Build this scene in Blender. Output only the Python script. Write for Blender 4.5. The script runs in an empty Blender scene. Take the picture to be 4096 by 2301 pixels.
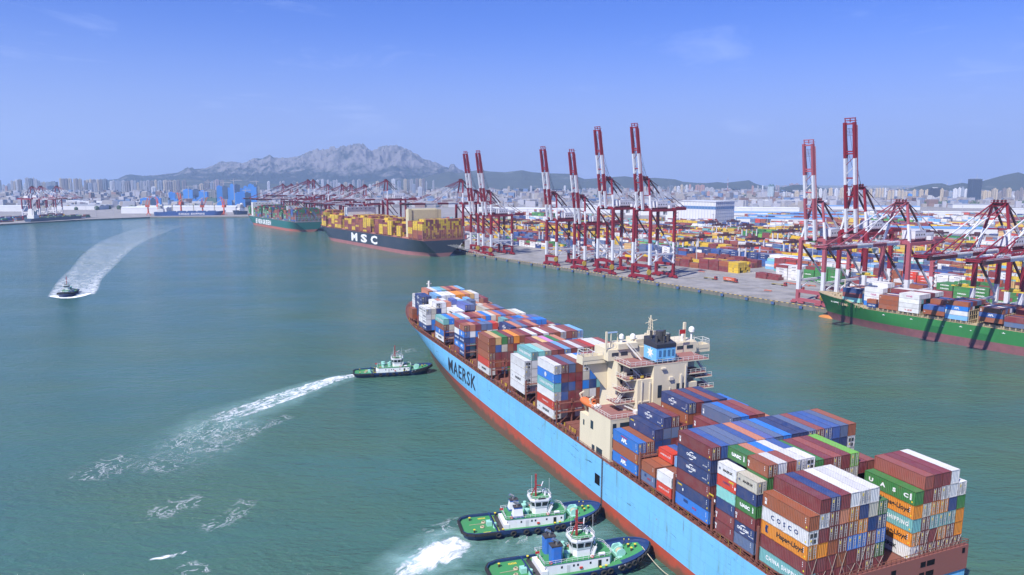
import bpy, bmesh, math, random
import numpy as np
from mathutils import Vector, Matrix, noise
R_ = random.Random(11)
SC = bpy.context.scene
COL = SC.collection
rad = math.radians

# ------------------------------------------------------------ camera
H = 92.0
cam_d = bpy.data.cameras.new('camera')
cam = bpy.data.objects.new('camera', cam_d)
COL.objects.link(cam)
cam.location = (0, 0, H)
cam.rotation_euler = (math.pi/2 - 0.1419, 0, 0)
cam_d.sensor_width = 36
cam_d.lens = 2999.5/4096*36
cam_d.clip_start = 1
cam_d.clip_end = 60000
SC.camera = cam

# ------------------------------------------------------------ sky, sun, exposure
SUN_EL, SUN_AZ = 50.0, 232.6            # azimuth counter-clockwise from +X, towards the sun
w = bpy.data.worlds.new('World'); SC.world = w; w.use_nodes = True
nt = w.node_tree; nt.nodes.clear()
sky = nt.nodes.new('ShaderNodeTexSky'); sky.sky_type = 'NISHITA'; sky.sun_disc = False
sky.sun_elevation = rad(SUN_EL); sky.sun_rotation = rad(90-SUN_AZ)
sky.altitude = 0; sky.air_density = 1.0; sky.dust_density = 0.6; sky.ozone_density = 3.0
gr = nt.nodes.new('ShaderNodeMix'); gr.data_type = 'RGBA'; gr.blend_type = 'MULTIPLY'; gr.inputs[0].default_value = 1
gr.inputs[7].default_value = (.41, .405, .80, 1)
# faint cirrus
tc = nt.nodes.new('ShaderNodeTexCoord'); mp = nt.nodes.new('ShaderNodeMapping')
mp.inputs['Scale'].default_value = (3.0, 3.0, 16.0); mp.inputs['Rotation'].default_value = (0.0, 0.12, 0.0)
nz = nt.nodes.new('ShaderNodeTexNoise'); nz.inputs['Scale'].default_value = 1.9; nz.inputs['Detail'].default_value = 9; nz.inputs['Roughness'].default_value = .62
nz.inputs['Distortion'].default_value = .6
cr = nt.nodes.new('ShaderNodeValToRGB'); cr.color_ramp.elements[0].position = .56; cr.color_ramp.elements[0].color = (0, 0, 0, 1)
cr.color_ramp.elements[1].position = .80; cr.color_ramp.elements[1].color = (.16, .16, .16, 1)
mx = nt.nodes.new('ShaderNodeMix'); mx.data_type = 'RGBA'; mx.inputs[7].default_value = (7.5, 8.2, 10.0, 1)
bg = nt.nodes.new('ShaderNodeBackground'); bg.inputs[1].default_value = 0.12
ow = nt.nodes.new('ShaderNodeOutputWorld')
L = nt.links.new
hs = nt.nodes.new('ShaderNodeHueSaturation'); hs.inputs['Saturation'].default_value = 1.38; hs.inputs['Value'].default_value = 1.12
L(sky.outputs[0], hs.inputs['Color']); L(hs.outputs[0], gr.inputs[6]); L(tc.outputs['Generated'], mp.inputs[0]); L(mp.outputs[0], nz.inputs['Vector'])
L(nz.outputs[0], cr.inputs[0]); L(cr.outputs[0], mx.inputs[0]); 
# the sky pales to periwinkle towards the horizon
sx = nt.nodes.new('ShaderNodeSeparateXYZ'); L(tc.outputs['Generated'], sx.inputs[0])
hr = nt.nodes.new('ShaderNodeMapRange'); hr.interpolation_type = 'SMOOTHSTEP'; hr.inputs[1].default_value = -.02; hr.inputs[2].default_value = .21; hr.inputs[3].default_value = .82; hr.inputs[4].default_value = 0; L(sx.outputs[2], hr.inputs[0])
hm_ = nt.nodes.new('ShaderNodeMix'); hm_.data_type = 'RGBA'; hm_.inputs[7].default_value = (2.05, 2.7, 4.95, 1); L(hr.outputs[0], hm_.inputs[0]); L(gr.outputs[2], hm_.inputs[6]); L(hm_.outputs[2], mx.inputs[6]); L(mx.outputs[2], bg.inputs[0]); L(bg.outputs[0], ow.inputs[0])

sd = bpy.data.lights.new('sun', 'SUN'); sd.energy = 5.0; sd.angle = rad(0.5); sd.color = (1.0, .965, .90)
sun = bpy.data.objects.new('sun', sd); COL.objects.link(sun)
el, az = rad(SUN_EL), rad(SUN_AZ)
sun.rotation_euler = Vector((-math.cos(az)*math.cos(el), -math.sin(az)*math.cos(el), -math.sin(el))).to_track_quat('-Z', 'Y').to_euler()
sun.location = (-300, -300, 600)

SC.view_settings.view_transform = 'Standard'; SC.view_settings.look = 'None'
SC.view_settings.exposure = 0.56; SC.view_settings.gamma = 1.0
HAZE = 8.2e-5
SC.cycles.max_bounces = 5; SC.cycles.diffuse_bounces = 2; SC.cycles.glossy_bounces = 3; SC.cycles.transparent_max_bounces = 8
SC.cycles.volume_bounces = 1; SC.cycles.caustics_reflective = False; SC.cycles.caustics_refractive = False

# ------------------------------------------------------------ frames measured from the photograph
TH = math.pi/2 + .4094
OX, OY = 54.3288, 130.4353               # stern of the big ship
TILT = .0165
SHIP = Matrix.Translation((OX, OY, -0.25)) @ Matrix.Rotation(TH, 4, 'Z') @ Matrix.Rotation(-TILT, 4, 'Y')
QA = Vector((-.55666, .83074)); QN = Vector((.83074, .55666)); Q0 = Vector((0, 846.094))
GZ = 2.7                                 # quay level
def Q(s, t, z=GZ):
    v = Q0 + QA*s + QN*t
    return Vector((v.x, v.y, z))
QROT = math.atan2(-QA.y, -QA.x)          # local x along the quay towards the camera, y inland
QMAT = Matrix.Translation((Q0.x, Q0.y, 0)) @ Matrix.Rotation(QROT, 4, 'Z')   # local x = -s, y = t
F_, PI_ = 2999.5, .1419
def at(u, v, z=0.0):
    """ground point seen at photograph pixel (u, v), at height z"""
    d = Vector((0, math.cos(PI_), -math.sin(PI_))) + Vector((1, 0, 0))*((u-2048)/F_) + Vector((0, math.sin(PI_), math.cos(PI_)))*((1150.5-v)/F_)
    k = (z-H)/d.z
    return Vector((d.x*k, d.y*k, z))

# ------------------------------------------------------------ materials
def lin(c):
    return tuple((x/12.92 if x <= .04045 else ((x+.055)/1.055)**2.4) for x in c)
MATS = {}
def mat(name, col=(.5, .5, .5), rough=.55, metal=0.0, src=None, dirt=.25, scale=.6, dirtcol=None, bump=0.0, bscale=4.0, spec=.5, rust=0.0, streak=False, obj=True):
    if name in MATS: return MATS[name]
    m = bpy.data.materials.new(name); m.use_nodes = True; n = m.node_tree; b = n.nodes['Principled BSDF']
    b.inputs['Roughness'].default_value = rough; b.inputs['Metallic'].default_value = metal; b.inputs['Specular IOR Level'].default_value = spec
    if src == 'object':
        s = n.nodes.new('ShaderNodeObjectInfo'); co = s.outputs['Color']
    elif src == 'attr':
        s = n.nodes.new('ShaderNodeAttribute'); s.attribute_name = 'Col'; co = s.outputs['Color']
    else:
        s = n.nodes.new('ShaderNodeRGB'); s.outputs[0].default_value = (*col, 1); co = s.outputs[0]
    t = n.nodes.new('ShaderNodeTexCoord'); vec = t.outputs['Object']
    if src == 'object':
        ad = n.nodes.new('ShaderNodeVectorMath'); ad.operation = 'ADD'
        ml = n.nodes.new('ShaderNodeMath'); ml.operation = 'MULTIPLY'; ml.inputs[1].default_value = 97
        n.links.new(s.outputs['Random'], ml.inputs[0]); n.links.new(vec, ad.inputs[0]); n.links.new(ml.outputs[0], ad.inputs[1]); vec = ad.outputs[0]
    if streak:
        mm = n.nodes.new('ShaderNodeMapping'); mm.inputs['Scale'].default_value = (1, 1, .12); n.links.new(vec, mm.inputs[0]); vecs = mm.outputs[0]
    else: vecs = vec
    z = n.nodes.new('ShaderNodeTexNoise'); z.inputs['Scale'].default_value = scale; z.inputs['Detail'].default_value = 6; z.inputs['Roughness'].default_value = .65
    n.links.new(vecs, z.inputs['Vector'])
    r = n.nodes.new('ShaderNodeMapRange'); r.inputs[1].default_value = .3; r.inputs[2].default_value = .72; r.inputs[3].default_value = 0; r.inputs[4].default_value = dirt
    n.links.new(z.outputs[0], r.inputs[0])
    x = n.nodes.new('ShaderNodeMix'); x.data_type = 'RGBA'; n.links.new(r.outputs[0], x.inputs[0]); n.links.new(co, x.inputs[6])
    x.inputs[7].default_value = (*(dirtcol or (.22, .19, .16)), 1)
    out = x.outputs[2]
    if rust > 0:
        z2 = n.nodes.new('ShaderNodeTexNoise'); z2.inputs['Scale'].default_value = scale*1.7; z2.inputs['Detail'].default_value = 9; z2.inputs['Roughness'].default_value = .75
        n.links.new(vecs, z2.inputs['Vector'])
        r2 = n.nodes.new('ShaderNodeMapRange'); r2.inputs[1].default_value = .66-rust*.12; r2.inputs[2].default_value = .74-rust*.1; n.links.new(z2.outputs[0], r2.inputs[0])
        x2 = n.nodes.new('ShaderNodeMix'); x2.data_type = 'RGBA'; n.links.new(r2.outputs[0], x2.inputs[0]); n.links.new(out, x2.inputs[6]); x2.inputs[7].default_value = (.20, .085, .04, 1)
        out = x2.outputs[2]
    n.links.new(out, b.inputs['Base Color'])
    if bump > 0:
        z3 = n.nodes.new('ShaderNodeTexNoise'); z3.inputs['Scale'].default_value = bscale; z3.inputs['Detail'].default_value = 4; n.links.new(t.outputs['Object'], z3.inputs['Vector'])
        bb = n.nodes.new('ShaderNodeBump'); bb.inputs['Strength'].default_value = bump; bb.inputs['Distance'].default_value = .1; n.links.new(z3.outputs[0], bb.inputs['Height']); n.links.new(bb.outputs[0], b.inputs['Normal'])
    MATS[name] = m
    return m

# ------------------------------------------------------------ mesh builder
class MB:
    def __init__(s): s.v = []; s.f = []; s.m = []; s.c = []; s.cur = 0; s.col = (1, 1, 1)
    def quad(s, *p, m=None):
        k = len(s.v); s.v += [tuple(q) for q in p]; s.f.append(tuple(range(k, k+len(p)))); s.m.append(s.cur if m is None else m); s.c.append(s.col); return s
    def hexa(s, P, m=None):
        k = len(s.v); s.v += [tuple(q) for q in P]
        for q in ((0, 3, 2, 1), (4, 5, 6, 7), (0, 1, 5, 4), (1, 2, 6, 5), (2, 3, 7, 6), (3, 0, 4, 7)):
            s.f.append(tuple(k+i for i in q)); s.m.append(s.cur if m is None else m); s.c.append(s.col)
        return s
    def box(s, x0, x1, y0, y1, z0, z1, m=None):
        return s.hexa([(x0, y0, z0), (x1, y0, z0), (x1, y1, z0), (x0, y1, z0), (x0, y0, z1), (x1, y0, z1), (x1, y1, z1), (x0, y1, z1)], m)
    def bar(s, a, b, w, h=None, m=None):
        a = Vector(a); b = Vector(b); h = h or w; d = (b-a)
        if d.length < 1e-6: return s
        d.normalize(); up = Vector((0, 0, 1)) if abs(d.z) < .95 else Vector((0, 1, 0))
        x = d.cross(up).normalized()*(w/2); y = x.cross(d).normalized()*(h/2)
        return s.hexa([a-x-y, a+x-y, a+x+y, a-x+y, b-x-y, b+x-y, b+x+y, b-x+y], m)
    def cyl(s, a, b, r, n=10, r2=None, m=None, cap=True):
        a = Vector(a); b = Vector(b); r2 = r if r2 is None else r2; d = (b-a).normalized(); up = Vector((0, 0, 1)) if abs(d.z) < .95 else Vector((0, 1, 0))
        x = d.cross(up).normalized(); y = x.cross(d).normalized(); k = len(s.v)
        for q, rr in ((a, r), (b, r2)):
            for i in range(n):
                t = 2*math.pi*i/n; s.v.append(tuple(q+x*(math.cos(t)*rr)+y*(math.sin(t)*rr)))
        mm = s.cur if m is None else m
        for i in range(n):
            j = (i+1) % n; s.f.append((k+i, k+n+i, k+n+j, k+j)); s.m.append(mm); s.c.append(s.col)
        if cap:
            s.f.append(tuple(k+i for i in range(n))); s.m.append(mm); s.c.append(s.col)
            s.f.append(tuple(k+n+i for i in reversed(range(n)))); s.m.append(mm); s.c.append(s.col)
        return s
    def torus(s, c, ax, R, r, n=12, k=6, m=None):
        c = Vector(c); ax = Vector(ax).normalized(); up = Vector((0, 0, 1)) if abs(ax.z) < .9 else Vector((1, 0, 0)); x = ax.cross(up).normalized(); y = ax.cross(x); b = len(s.v)
        for i in range(n):
            t = 2*math.pi*i/n; d = x*math.cos(t)+y*math.sin(t)
            for j in range(k):
                p = 2*math.pi*j/k; s.v.append(tuple(c+d*(R+r*math.cos(p))+ax*(r*math.sin(p))))
        for i in range(n):
            for j in range(k):
                s.f.append((b+i*k+j, b+((i+1) % n)*k+j, b+((i+1) % n)*k+(j+1) % k, b+i*k+(j+1) % k)); s.m.append(s.cur if m is None else m); s.c.append(s.col)
        return s
    def prism(s, poly, z0, z1, m=None, cap=True):
        k = len(s.v); n = len(poly); mm = s.cur if m is None else m
        s.v += [(p[0], p[1], z0) for p in poly]+[(p[0], p[1], z1) for p in poly]
        for i in range(n):
            j = (i+1) % n; s.f.append((k+i, k+j, k+n+j, k+n+i)); s.m.append(mm); s.c.append(s.col)
        if cap:
            s.f.append(tuple(k+n+i for i in range(n))); s.m.append(mm); s.c.append(s.col)
            s.f.append(tuple(k+i for i in reversed(range(n)))); s.m.append(mm); s.c.append(s.col)
        return s
    def slab(s, P, off, m=None):
        """polygon P (3-D) extruded by vector off"""
        k = len(s.v); n = len(P); off = Vector(off); mm = s.cur if m is None else m
        s.v += [tuple(p) for p in P]+[tuple(Vector(p)+off) for p in P]
        for i in range(n):
            j = (i+1) % n; s.f.append((k+i, k+j, k+n+j, k+n+i)); s.m.append(mm); s.c.append(s.col)
        s.f.append(tuple(k+n+i for i in range(n))); s.m.append(mm); s.c.append(s.col)
        s.f.append(tuple(k+i for i in reversed(range(n)))); s.m.append(mm); s.c.append(s.col)
        return s
    def sphere(s, c, r, n=10, k=6, m=None, half=False, sc=(1, 1, 1)):
        b = len(s.v); mm = s.cur if m is None else m
        for i in range(k+1):
            p = (math.pi/2 if half else math.pi)*i/k
            for j in range(n):
                t = 2*math.pi*j/n; s.v.append((c[0]+r*sc[0]*math.sin(p)*math.cos(t), c[1]+r*sc[1]*math.sin(p)*math.sin(t), c[2]+r*sc[2]*math.cos(p)))
        for i in range(k):
            for j in range(n):
                s.f.append((b+i*n+j, b+(i+1)*n+j, b+(i+1)*n+(j+1) % n, b+i*n+(j+1) % n)); s.m.append(mm); s.c.append(s.col)
        return s
    def rail(s, pts, h=1.05, w=.07, gap=2.0, m=None, mid=True):
        for a, b in zip(pts[:-1], pts[1:]):
            a = Vector(a); b = Vector(b); up = Vector((0, 0, h))
            s.bar(a+up, b+up, w, m=m)
            if mid: s.bar(a+up*.5, b+up*.5, w*.8, m=m)
            k = max(1, int(round((b-a).length/gap)))
            for i in range(k+1):
                p = a+(b-a)*(i/k); s.bar(p, p+up, w, m=m)
        return s
    def addmesh(s, me, M, col=None, m=None):
        k = len(s.v); s.v += [tuple(M @ v.co) for v in me.vertices]
        for p in me.polygons:
            s.f.append(tuple(k+i for i in p.vertices)); s.m.append(s.cur if m is None else m); s.c.append(col or s.col)
        return s
    def mesh(s, name, mats, smooth=False, attr=False):
        me = bpy.data.meshes.new(name); me.from_pydata(s.v, [], s.f)
        for q in mats: me.materials.append(q)
        if len(mats) > 1: me.polygons.foreach_set('material_index', s.m)
        if smooth: me.polygons.foreach_set('use_smooth', [True]*len(s.f))
        if attr:
            a = me.color_attributes.new('Col', 'FLOAT_COLOR', 'CORNER'); buf = []
            for f, c in zip(s.f, s.c): buf += [c[0], c[1], c[2], 1.0]*len(f)
            a.data.foreach_set('color', buf)
        me.update()
        return me
    def build(s, name, mats, parent=None, smooth=False, attr=False, autosmooth=None):
        if not isinstance(mats, (list, tuple)): mats = [mats]
        me = s.mesh(name, mats, smooth, attr)
        o = bpy.data.objects.new(name, me); COL.objects.link(o)
        if parent is not None: o.parent = parent
        return o

def tag(o, label=None, cat=None, group=None, kind=None):
    if label: o['label'] = label
    if cat: o['category'] = cat
    if group: o['group'] = group
    if kind: o['kind'] = kind
    return o
def empty(name, M, label=None, cat=None, group=None):
    o = bpy.data.objects.new(name, None); COL.objects.link(o); o.empty_display_size = 1
    if isinstance(M, Matrix): o.matrix_world = M
    else: o.location = M
    return tag(o, label, cat, group)
def copy_tree(o, parent=None):
    c = o.copy(); COL.objects.link(c)
    if parent is not None: c.parent = parent
    for ch in o.children: copy_tree(ch, c)
    return c
TXT = {}
def text_mesh(word, size=1.0, bold=.02, space=1.0, sx=1.0):
    key = (word, size, bold, space, sx)
    if key in TXT: return TXT[key]
    cu = bpy.data.curves.new('lettering', 'FONT'); cu.body = word; cu.size = 1; cu.offset = bold; cu.space_character = space; cu.resolution_u = 2
    cu.align_x = 'CENTER'; cu.align_y = 'CENTER'
    ob = bpy.data.objects.new('lettering', cu); me = bpy.data.meshes.new_from_object(ob)
    bpy.data.objects.remove(ob); bpy.data.curves.remove(cu)
    xs = [v.co.x for v in me.vertices]; ys = [v.co.y for v in me.vertices]
    cx, cy, hh = (min(xs)+max(xs))/2, (min(ys)+max(ys))/2, max(ys)-min(ys)
    k = size/hh
    for v in me.vertices: v.co = ((v.co.x-cx)*k*sx, (v.co.y-cy)*k, 0)
    me.materials.clear(); TXT[key] = me
    return me
def side_text(mb, word, x, y, z, size, col=None, bold=.02, sx=1.0, space=1.0, m=None, dirx=(-1, 0, 0)):
    """letters on a face whose normal is dirx x Z"""
    X = Vector(dirx); Z = Vector((0, 0, 1)); N = X.cross(Z)
    M = Matrix(((X.x, Z.x, N.x, x), (X.y, Z.y, N.y, y), (X.z, Z.z, N.z, z), (0, 0, 0, 1)))
    mb.addmesh(text_mesh(word, size, bold, space, sx), M, col, m)
    return mb
# ============================================================ water
def build_water():
    m = bpy.data.materials.new('sea_water'); m.use_nodes = True; n = m.node_tree; b = n.nodes['Principled BSDF']; K = n.links.new
    b.inputs['IOR'].default_value = 1.33; b.inputs['Roughness'].default_value = .12
    g = n.nodes.new('ShaderNodeNewGeometry')
    def nzz(sc, det, stretch=(1, 1, 1), rot=0.0, rough=.55, dist=0.0):
        mp = n.nodes.new('ShaderNodeMapping'); mp.inputs['Scale'].default_value = stretch; mp.inputs['Rotation'].default_value = (0, 0, rot)
        z = n.nodes.new('ShaderNodeTexNoise'); z.inputs['Scale'].default_value = sc; z.inputs['Detail'].default_value = det; z.inputs['Roughness'].default_value = rough; z.inputs['Distortion'].default_value = dist
        K(g.outputs['Position'], mp.inputs[0]); K(mp.outputs[0], z.inputs['Vector']); return z.outputs[0]
    big = nzz(.006, 4, (1, 2.2, 1), .5)
    r = n.nodes.new('ShaderNodeMapRange'); r.inputs[1].default_value = .35; r.inputs[2].default_value = .68; K(big, r.inputs[0])
    x = n.nodes.new('ShaderNodeMix'); x.data_type = 'RGBA'; x.inputs[6].default_value = (.060, .128, .080, 1); x.inputs[7].default_value = (.040, .120, .112, 1); K(r.outputs[0], x.inputs[0])
    K(x.outputs[2], b.inputs['Base Color'])
    # chop + ripples + long gentle swell, wind patches
    a1 = nzz(.42, 5, (1, 1.9, 1), .45, .62); a2 = nzz(.075, 3, (1, 2.6, 1), .25, .5, .6); a3 = nzz(.012, 2, (1, 2, 1), .6)
    mm = n.nodes.new('ShaderNodeMath'); mm.operation = 'MULTIPLY'
    pr = n.nodes.new('ShaderNodeMapRange'); pr.inputs[1].default_value = .35; pr.inputs[2].default_value = .65; pr.inputs[3].default_value = .35; pr.inputs[4].default_value = 1.5; K(a3, pr.inputs[0])
    K(a1, mm.inputs[0]); K(pr.outputs[0], mm.inputs[1])
    b1 = n.nodes.new('ShaderNodeBump'); b1.inputs['Distance'].default_value = .7; b1.inputs['Strength'].default_value = .9; K(mm.outputs[0], b1.inputs['Height'])
    b2 = n.nodes.new('ShaderNodeBump'); b2.inputs['Distance'].default_value = 1.5; b2.inputs['Strength'].default_value = .5; K(a2, b2.inputs['Height']); K(b1.outputs[0], b2.inputs['Normal'])
    a4 = nzz(.19, 3, (1, 2.3, 1), .35, .5, .8); b3 = n.nodes.new('ShaderNodeBump'); b3.inputs['Distance'].default_value = .9; b3.inputs['Strength'].default_value = .55; K(a4, b3.inputs['Height']); K(b2.outputs[0], b3.inputs['Normal']); K(b3.outputs[0], b.inputs['Normal'])
    mb = MB(); mb.quad((-16000, -300, 0), (9000, -300, 0), (9000, 14000, 0), (-16000, 14000, 0))
    tag(mb.build('sea_water', m), kind='structure')
build_water()

# ============================================================ land
QJ = 505                     # where the quay steps back for the far berth
P_far = at(1000, 866, GZ); P1 = at(600, 868, GZ); P2 = at(330, 878.5, GZ); P3 = at(0, 897, GZ)
dl = (P3-P2).normalized()
LAND = [Q(-1000, 0), Q(QJ, 0), Q(QJ, 13), Q(1040, 13), P_far, P1, P2, P3, P3+dl*700, Vector((-3500, 700, GZ)), Vector((-14500, 700, GZ)), Vector((-14500, 13800, GZ)), Vector((8800, 13800, GZ)), Vector((8800, -200, GZ))]
def build_land():
    m = bpy.data.materials.new('terminal_ground'); m.use_nodes = True; n = m.node_tree; b = n.nodes['Principled BSDF']; K = n.links.new; b.inputs['Roughness'].default_value = .9
    g = n.nodes.new('ShaderNodeNewGeometry')
    def nz(sc, det=5, st=(1, 1, 1), rot=0):
        mp = n.nodes.new('ShaderNodeMapping'); mp.inputs['Scale'].default_value = st; mp.inputs['Rotation'].default_value = (0, 0, rot)
        z = n.nodes.new('ShaderNodeTexNoise'); z.inputs['Scale'].default_value = sc; z.inputs['Detail'].default_value = det; K(g.outputs['Position'], mp.inputs[0]); K(mp.outputs[0], z.inputs['Vector']); return z.outputs[0]
    c = n.nodes.new('ShaderNodeValToRGB'); c.color_ramp.elements[0].position = .3; c.color_ramp.elements[0].color = (.15, .14, .135, 1); c.color_ramp.elements[1].position = .7; c.color_ramp.elements[1].color = (.33, .31, .30, 1)
    K(nz(.035, 8, (1, 3, 1), QROT*-1), c.inputs[0])
    # far land turns to mixed town and greenery
    c2 = n.nodes.new('ShaderNodeValToRGB'); e = c2.color_ramp.elements; e[0].position = .42; e[0].color = (.05, .075, .035, 1); e[1].position = .58; e[1].color = (.28, .27, .25, 1)
    K(nz(.004, 8), c2.inputs[0])
    sp = n.nodes.new('ShaderNodeSeparateXYZ'); K(g.outputs['Position'], sp.inputs[0])
    r = n.nodes.new('ShaderNodeMapRange'); r.inputs[1].default_value = 2300; r.inputs[2].default_value = 3200; K(sp.outputs[1], r.inputs[0])
    x = n.nodes.new('ShaderNodeMix'); x.data_type = 'RGBA'; K(r.outputs[0], x.inputs[0]); K(c.outputs[0], x.inputs[6]); K(c2.outputs[0], x.inputs[7]); K(x.outputs[2], b.inputs['Base Color'])
    mb = MB(); k = len(LAND); mb.v = [tuple(p) for p in LAND]+[(p.x, p.y, -3) for p in LAND]
    mb.f.append(tuple(range(k))); mb.m.append(0); mb.c.append((1, 1, 1))
    for i in range(k):
        j = (i+1) % k; mb.f.append((i, k+i, k+j, j)); mb.m.append(1); mb.c.append((1, 1, 1))
    wallm = mat('quay_wall_concrete', (.20, .19, .16), .9, dirt=.7, scale=.35, dirtcol=(.05, .05, .045), streak=True)
    o = mb.build('ground', [m, wallm]); 
    bm = bmesh.new(); bm.from_mesh(o.data); bmesh.ops.recalc_face_normals(bm, faces=bm.faces); bm.to_mesh(o.data); bm.free()
    tag(o, kind='structure')
    # quay edge kerb striped yellow and black, and painted lines
    kb = MB(); s = -720.0; i = 0
    while s < 640:
        t0 = 0 if s < QJ-2 else 13
        a = Q(s, t0+.15); bq = Q(s+2.4, t0+.15); nn = Vector((QN.x, QN.y, 0))*.5
        kb.hexa([a, a+nn, bq+nn, bq, a+Vector((0, 0, .35)), a+nn+Vector((0, 0, .35)), bq+nn+Vector((0, 0, .35)), bq+Vector((0, 0, .35))], m=i % 2); s += 2.4; i += 1
    kb.f = [f for f in kb.f]
    tag(kb.build('quay_kerb', [mat('kerb_yellow', (.62, .40, .03), .7, dirt=.5), mat('kerb_black', (.03, .03, .03), .8)]), kind='structure')
    ln = MB()
    for t, w_, mm in ((9.5, .5, 0), (3.2, .35, 1), (7, .35, 1), (34, .35, 1), (37, .35, 1), (48, .4, 0), (60, .3, 2), (72, .3, 2), (84, .3, 2), (95, .5, 0), (101, .3, 2)):
        a, b_, c_, d_ = Q(-720, t, GZ+.005), Q(900, t, GZ+.005), Q(900, t+w_, GZ+.005), Q(-720, t+w_, GZ+.005)
        ln.quad(a, d_, c_, b_, m=mm)
    tag(ln.build('painted_markings', [mat('line_yellow', (.5, .36, .08), .8, dirt=.6), mat('rail_steel', (.10, .09, .08), .6), mat('line_white', (.5, .5, .48), .8, dirt=.7)]), kind='structure')
    # concrete apron a tone lighter than the yard
    ap = MB(); ap.quad(Q(-720, .7, GZ+.002), Q(-720, 104, GZ+.002), Q(505, 104, GZ+.002), Q(505, .7, GZ+.002))
    tag(ap.build('quay_apron', mat('apron_concrete', (.32, .305, .30), .9, dirt=.9, scale=.07, dirtcol=(.13, .125, .12))), kind='structure')
build_land()

# fenders on the quay wall
fm = [mat('fender_blue', (.03, .10, .28), .6), mat('rubber_black', (.015, .015, .016), .7)]
fd = MB(); fd.box(-1.2, 1.2, -1.9, -1.5, .2, 2.3, 0); fd.box(-.9, .9, -1.5, 0, .7, 1.9, 1); fd.box(-1.2, 1.2, -1.95, -1.9, .3, .5, 1)
FO = 'first second third fourth fifth sixth seventh eighth ninth tenth eleventh twelfth thirteenth fourteenth fifteenth sixteenth seventeenth eighteenth nineteenth twentieth twenty-first twenty-second'.split()
fmesh = fd.mesh('quay_fender', fm); fi = 0
for i, s in enumerate([-400+24.0*k for k in range(21)]):
    if -640 < s < 100:
        o = bpy.data.objects.new('quay_fender', fmesh); COL.objects.link(o); o.matrix_world = Matrix.Translation(Q(s, 0, 0)) @ Matrix.Rotation(QROT, 4, 'Z')
        tag(o, 'blue faced rubber fender on the quay wall, %s from the right' % FO[i], 'fender', 'blue fenders along the quay wall')

# ============================================================ mountains
def ridge(pts, D, depth, seed, rocky, name, colr, amp=1.0, step=None, base=40):
    us = [p[0] for p in pts]; vs = [p[1] for p in pts]
    nu = int((us[-1]-us[0])/(step or 5)); nv = 46
    X = np.linspace(us[0], us[-1], nu); V = np.interp(X, us, vs)
    vv = []; horizon = 1150.5-F_*math.tan(PI_)
    for j in range(nv):
        fr = j/(nv-1); y = D-depth*.62+depth*fr
        env = math.sin(min(1, fr/.62)*math.pi/2)**1.25 if fr < .62 else max(0, math.cos((fr-.62)/.38*math.pi/2))
        for i in range(nu):
            a = (X[i]-2048)/F_
            hh = max(0, (horizon-V[i])/F_*D+H-base)*1.012
            x = a*(y*.98995+10)
            p = Vector((x*.0011*seed_s[0]+seed, y*.0011, 0)); q = Vector((x*.0045+seed*3, y*.0045, 0)); q2 = Vector((x*.013, y*.013, seed))
            rd = 1-abs(noise.noise(p*1.3))*1.7; rd2 = 1-abs(noise.noise(q))*2.0; r3 = 1-abs(noise.noise(q2))*2
            k = (rd*.45+rd2*.35+r3*.20*rocky-.45)
            edge = 1-env
            z = base-12+hh*env*(1+amp*.62*k*min(1, edge*4+.08))
            if rocky: z += hh*.03*r3*env+hh*.022*env*noise.noise(q2*2.3)
            vv.append((x, y, max(z, GZ-6)))
    f = [(j*nu+i, j*nu+i+1, (j+1)*nu+i+1, (j+1)*nu+i) for j in range(nv-1) for i in range(nu-1)]
    mb = MB(); mb.v = vv; mb.f = f; mb.m = [0]*len(f); mb.c = [(1, 1, 1)]*len(f)
    m = bpy.data.materials.new(name+'_slopes'); m.use_nodes = True; n = m.node_tree; b = n.nodes['Principled BSDF']; b.inputs['Roughness'].default_value = 1; b.inputs['Specular IOR Level'].default_value = 0; K = n.links.new
    g = n.nodes.new('ShaderNodeNewGeometry'); z1 = n.nodes.new('ShaderNodeTexNoise'); z1.inputs['Scale'].default_value = .006; z1.inputs['Detail'].default_value = 10; z1.inputs['Roughness'].default_value = .7; K(g.outputs['Position'], z1.inputs['Vector'])
    sp = n.nodes.new('ShaderNodeSeparateXYZ'); K(g.outputs['Position'], sp.inputs[0])
    rz = n.nodes.new('ShaderNodeMapRange'); rz.inputs[1].default_value = base; rz.inputs[2].default_value = base+260; rz.inputs[3].default_value = -.13; rz.inputs[4].default_value = .10 if rocky else -.03; K(sp.outputs[2], rz.inputs[0])
    ad = n.nodes.new('ShaderNodeMath'); K(z1.outputs[0], ad.inputs[0]); K(rz.outputs[0], ad.inputs[1])
    c = n.nodes.new('ShaderNodeValToRGB'); c.color_ramp.elements[0].position = .46; c.color_ramp.elements[0].color = (*colr[0], 1); c.color_ramp.elements[1].position = .60; c.color_ramp.elements[1].color = (*colr[1], 1); K(ad.outputs[0], c.inputs[0]); K(c.outputs[0], b.inputs['Base Color'])
    tag(mb.build(name, m, smooth=False), kind='structure')
seed_s = (1.0,)
rockc = ((.022, .03, .03), (.17, .16, .165)); greenc = ((.055, .068, .065), (.19, .19, .18))
ridge([(380, 728), (435, 717), (470, 714), (503, 700), (535, 698), (571, 703), (629, 700), (677, 694), (716, 690), (755, 671), (784, 678), (822, 676), (856, 664), (890, 649), (948, 649), (972, 655), (1021, 642), (1045, 644), (1074, 630), (1084, 624), (1103, 635), (1166, 635), (1210, 627), (1239, 618), (1277, 608), (1302, 612), (1335, 601), (1364, 602), (1390, 596), (1408, 587), (1422, 594), (1447, 591), (1490, 613), (1514, 610), (1529, 603), (1558, 595), (1587, 596), (1626, 608), (1660, 622), (1693, 642), (1747, 656), (1795, 675), (1804, 661), (1816, 660), (1824, 672), (1848, 683), (1880, 700), (1930, 722)], 8800, 2600, 3.1, 1, 'mountain_range', rockc, 1.1, 3.2)
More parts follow.
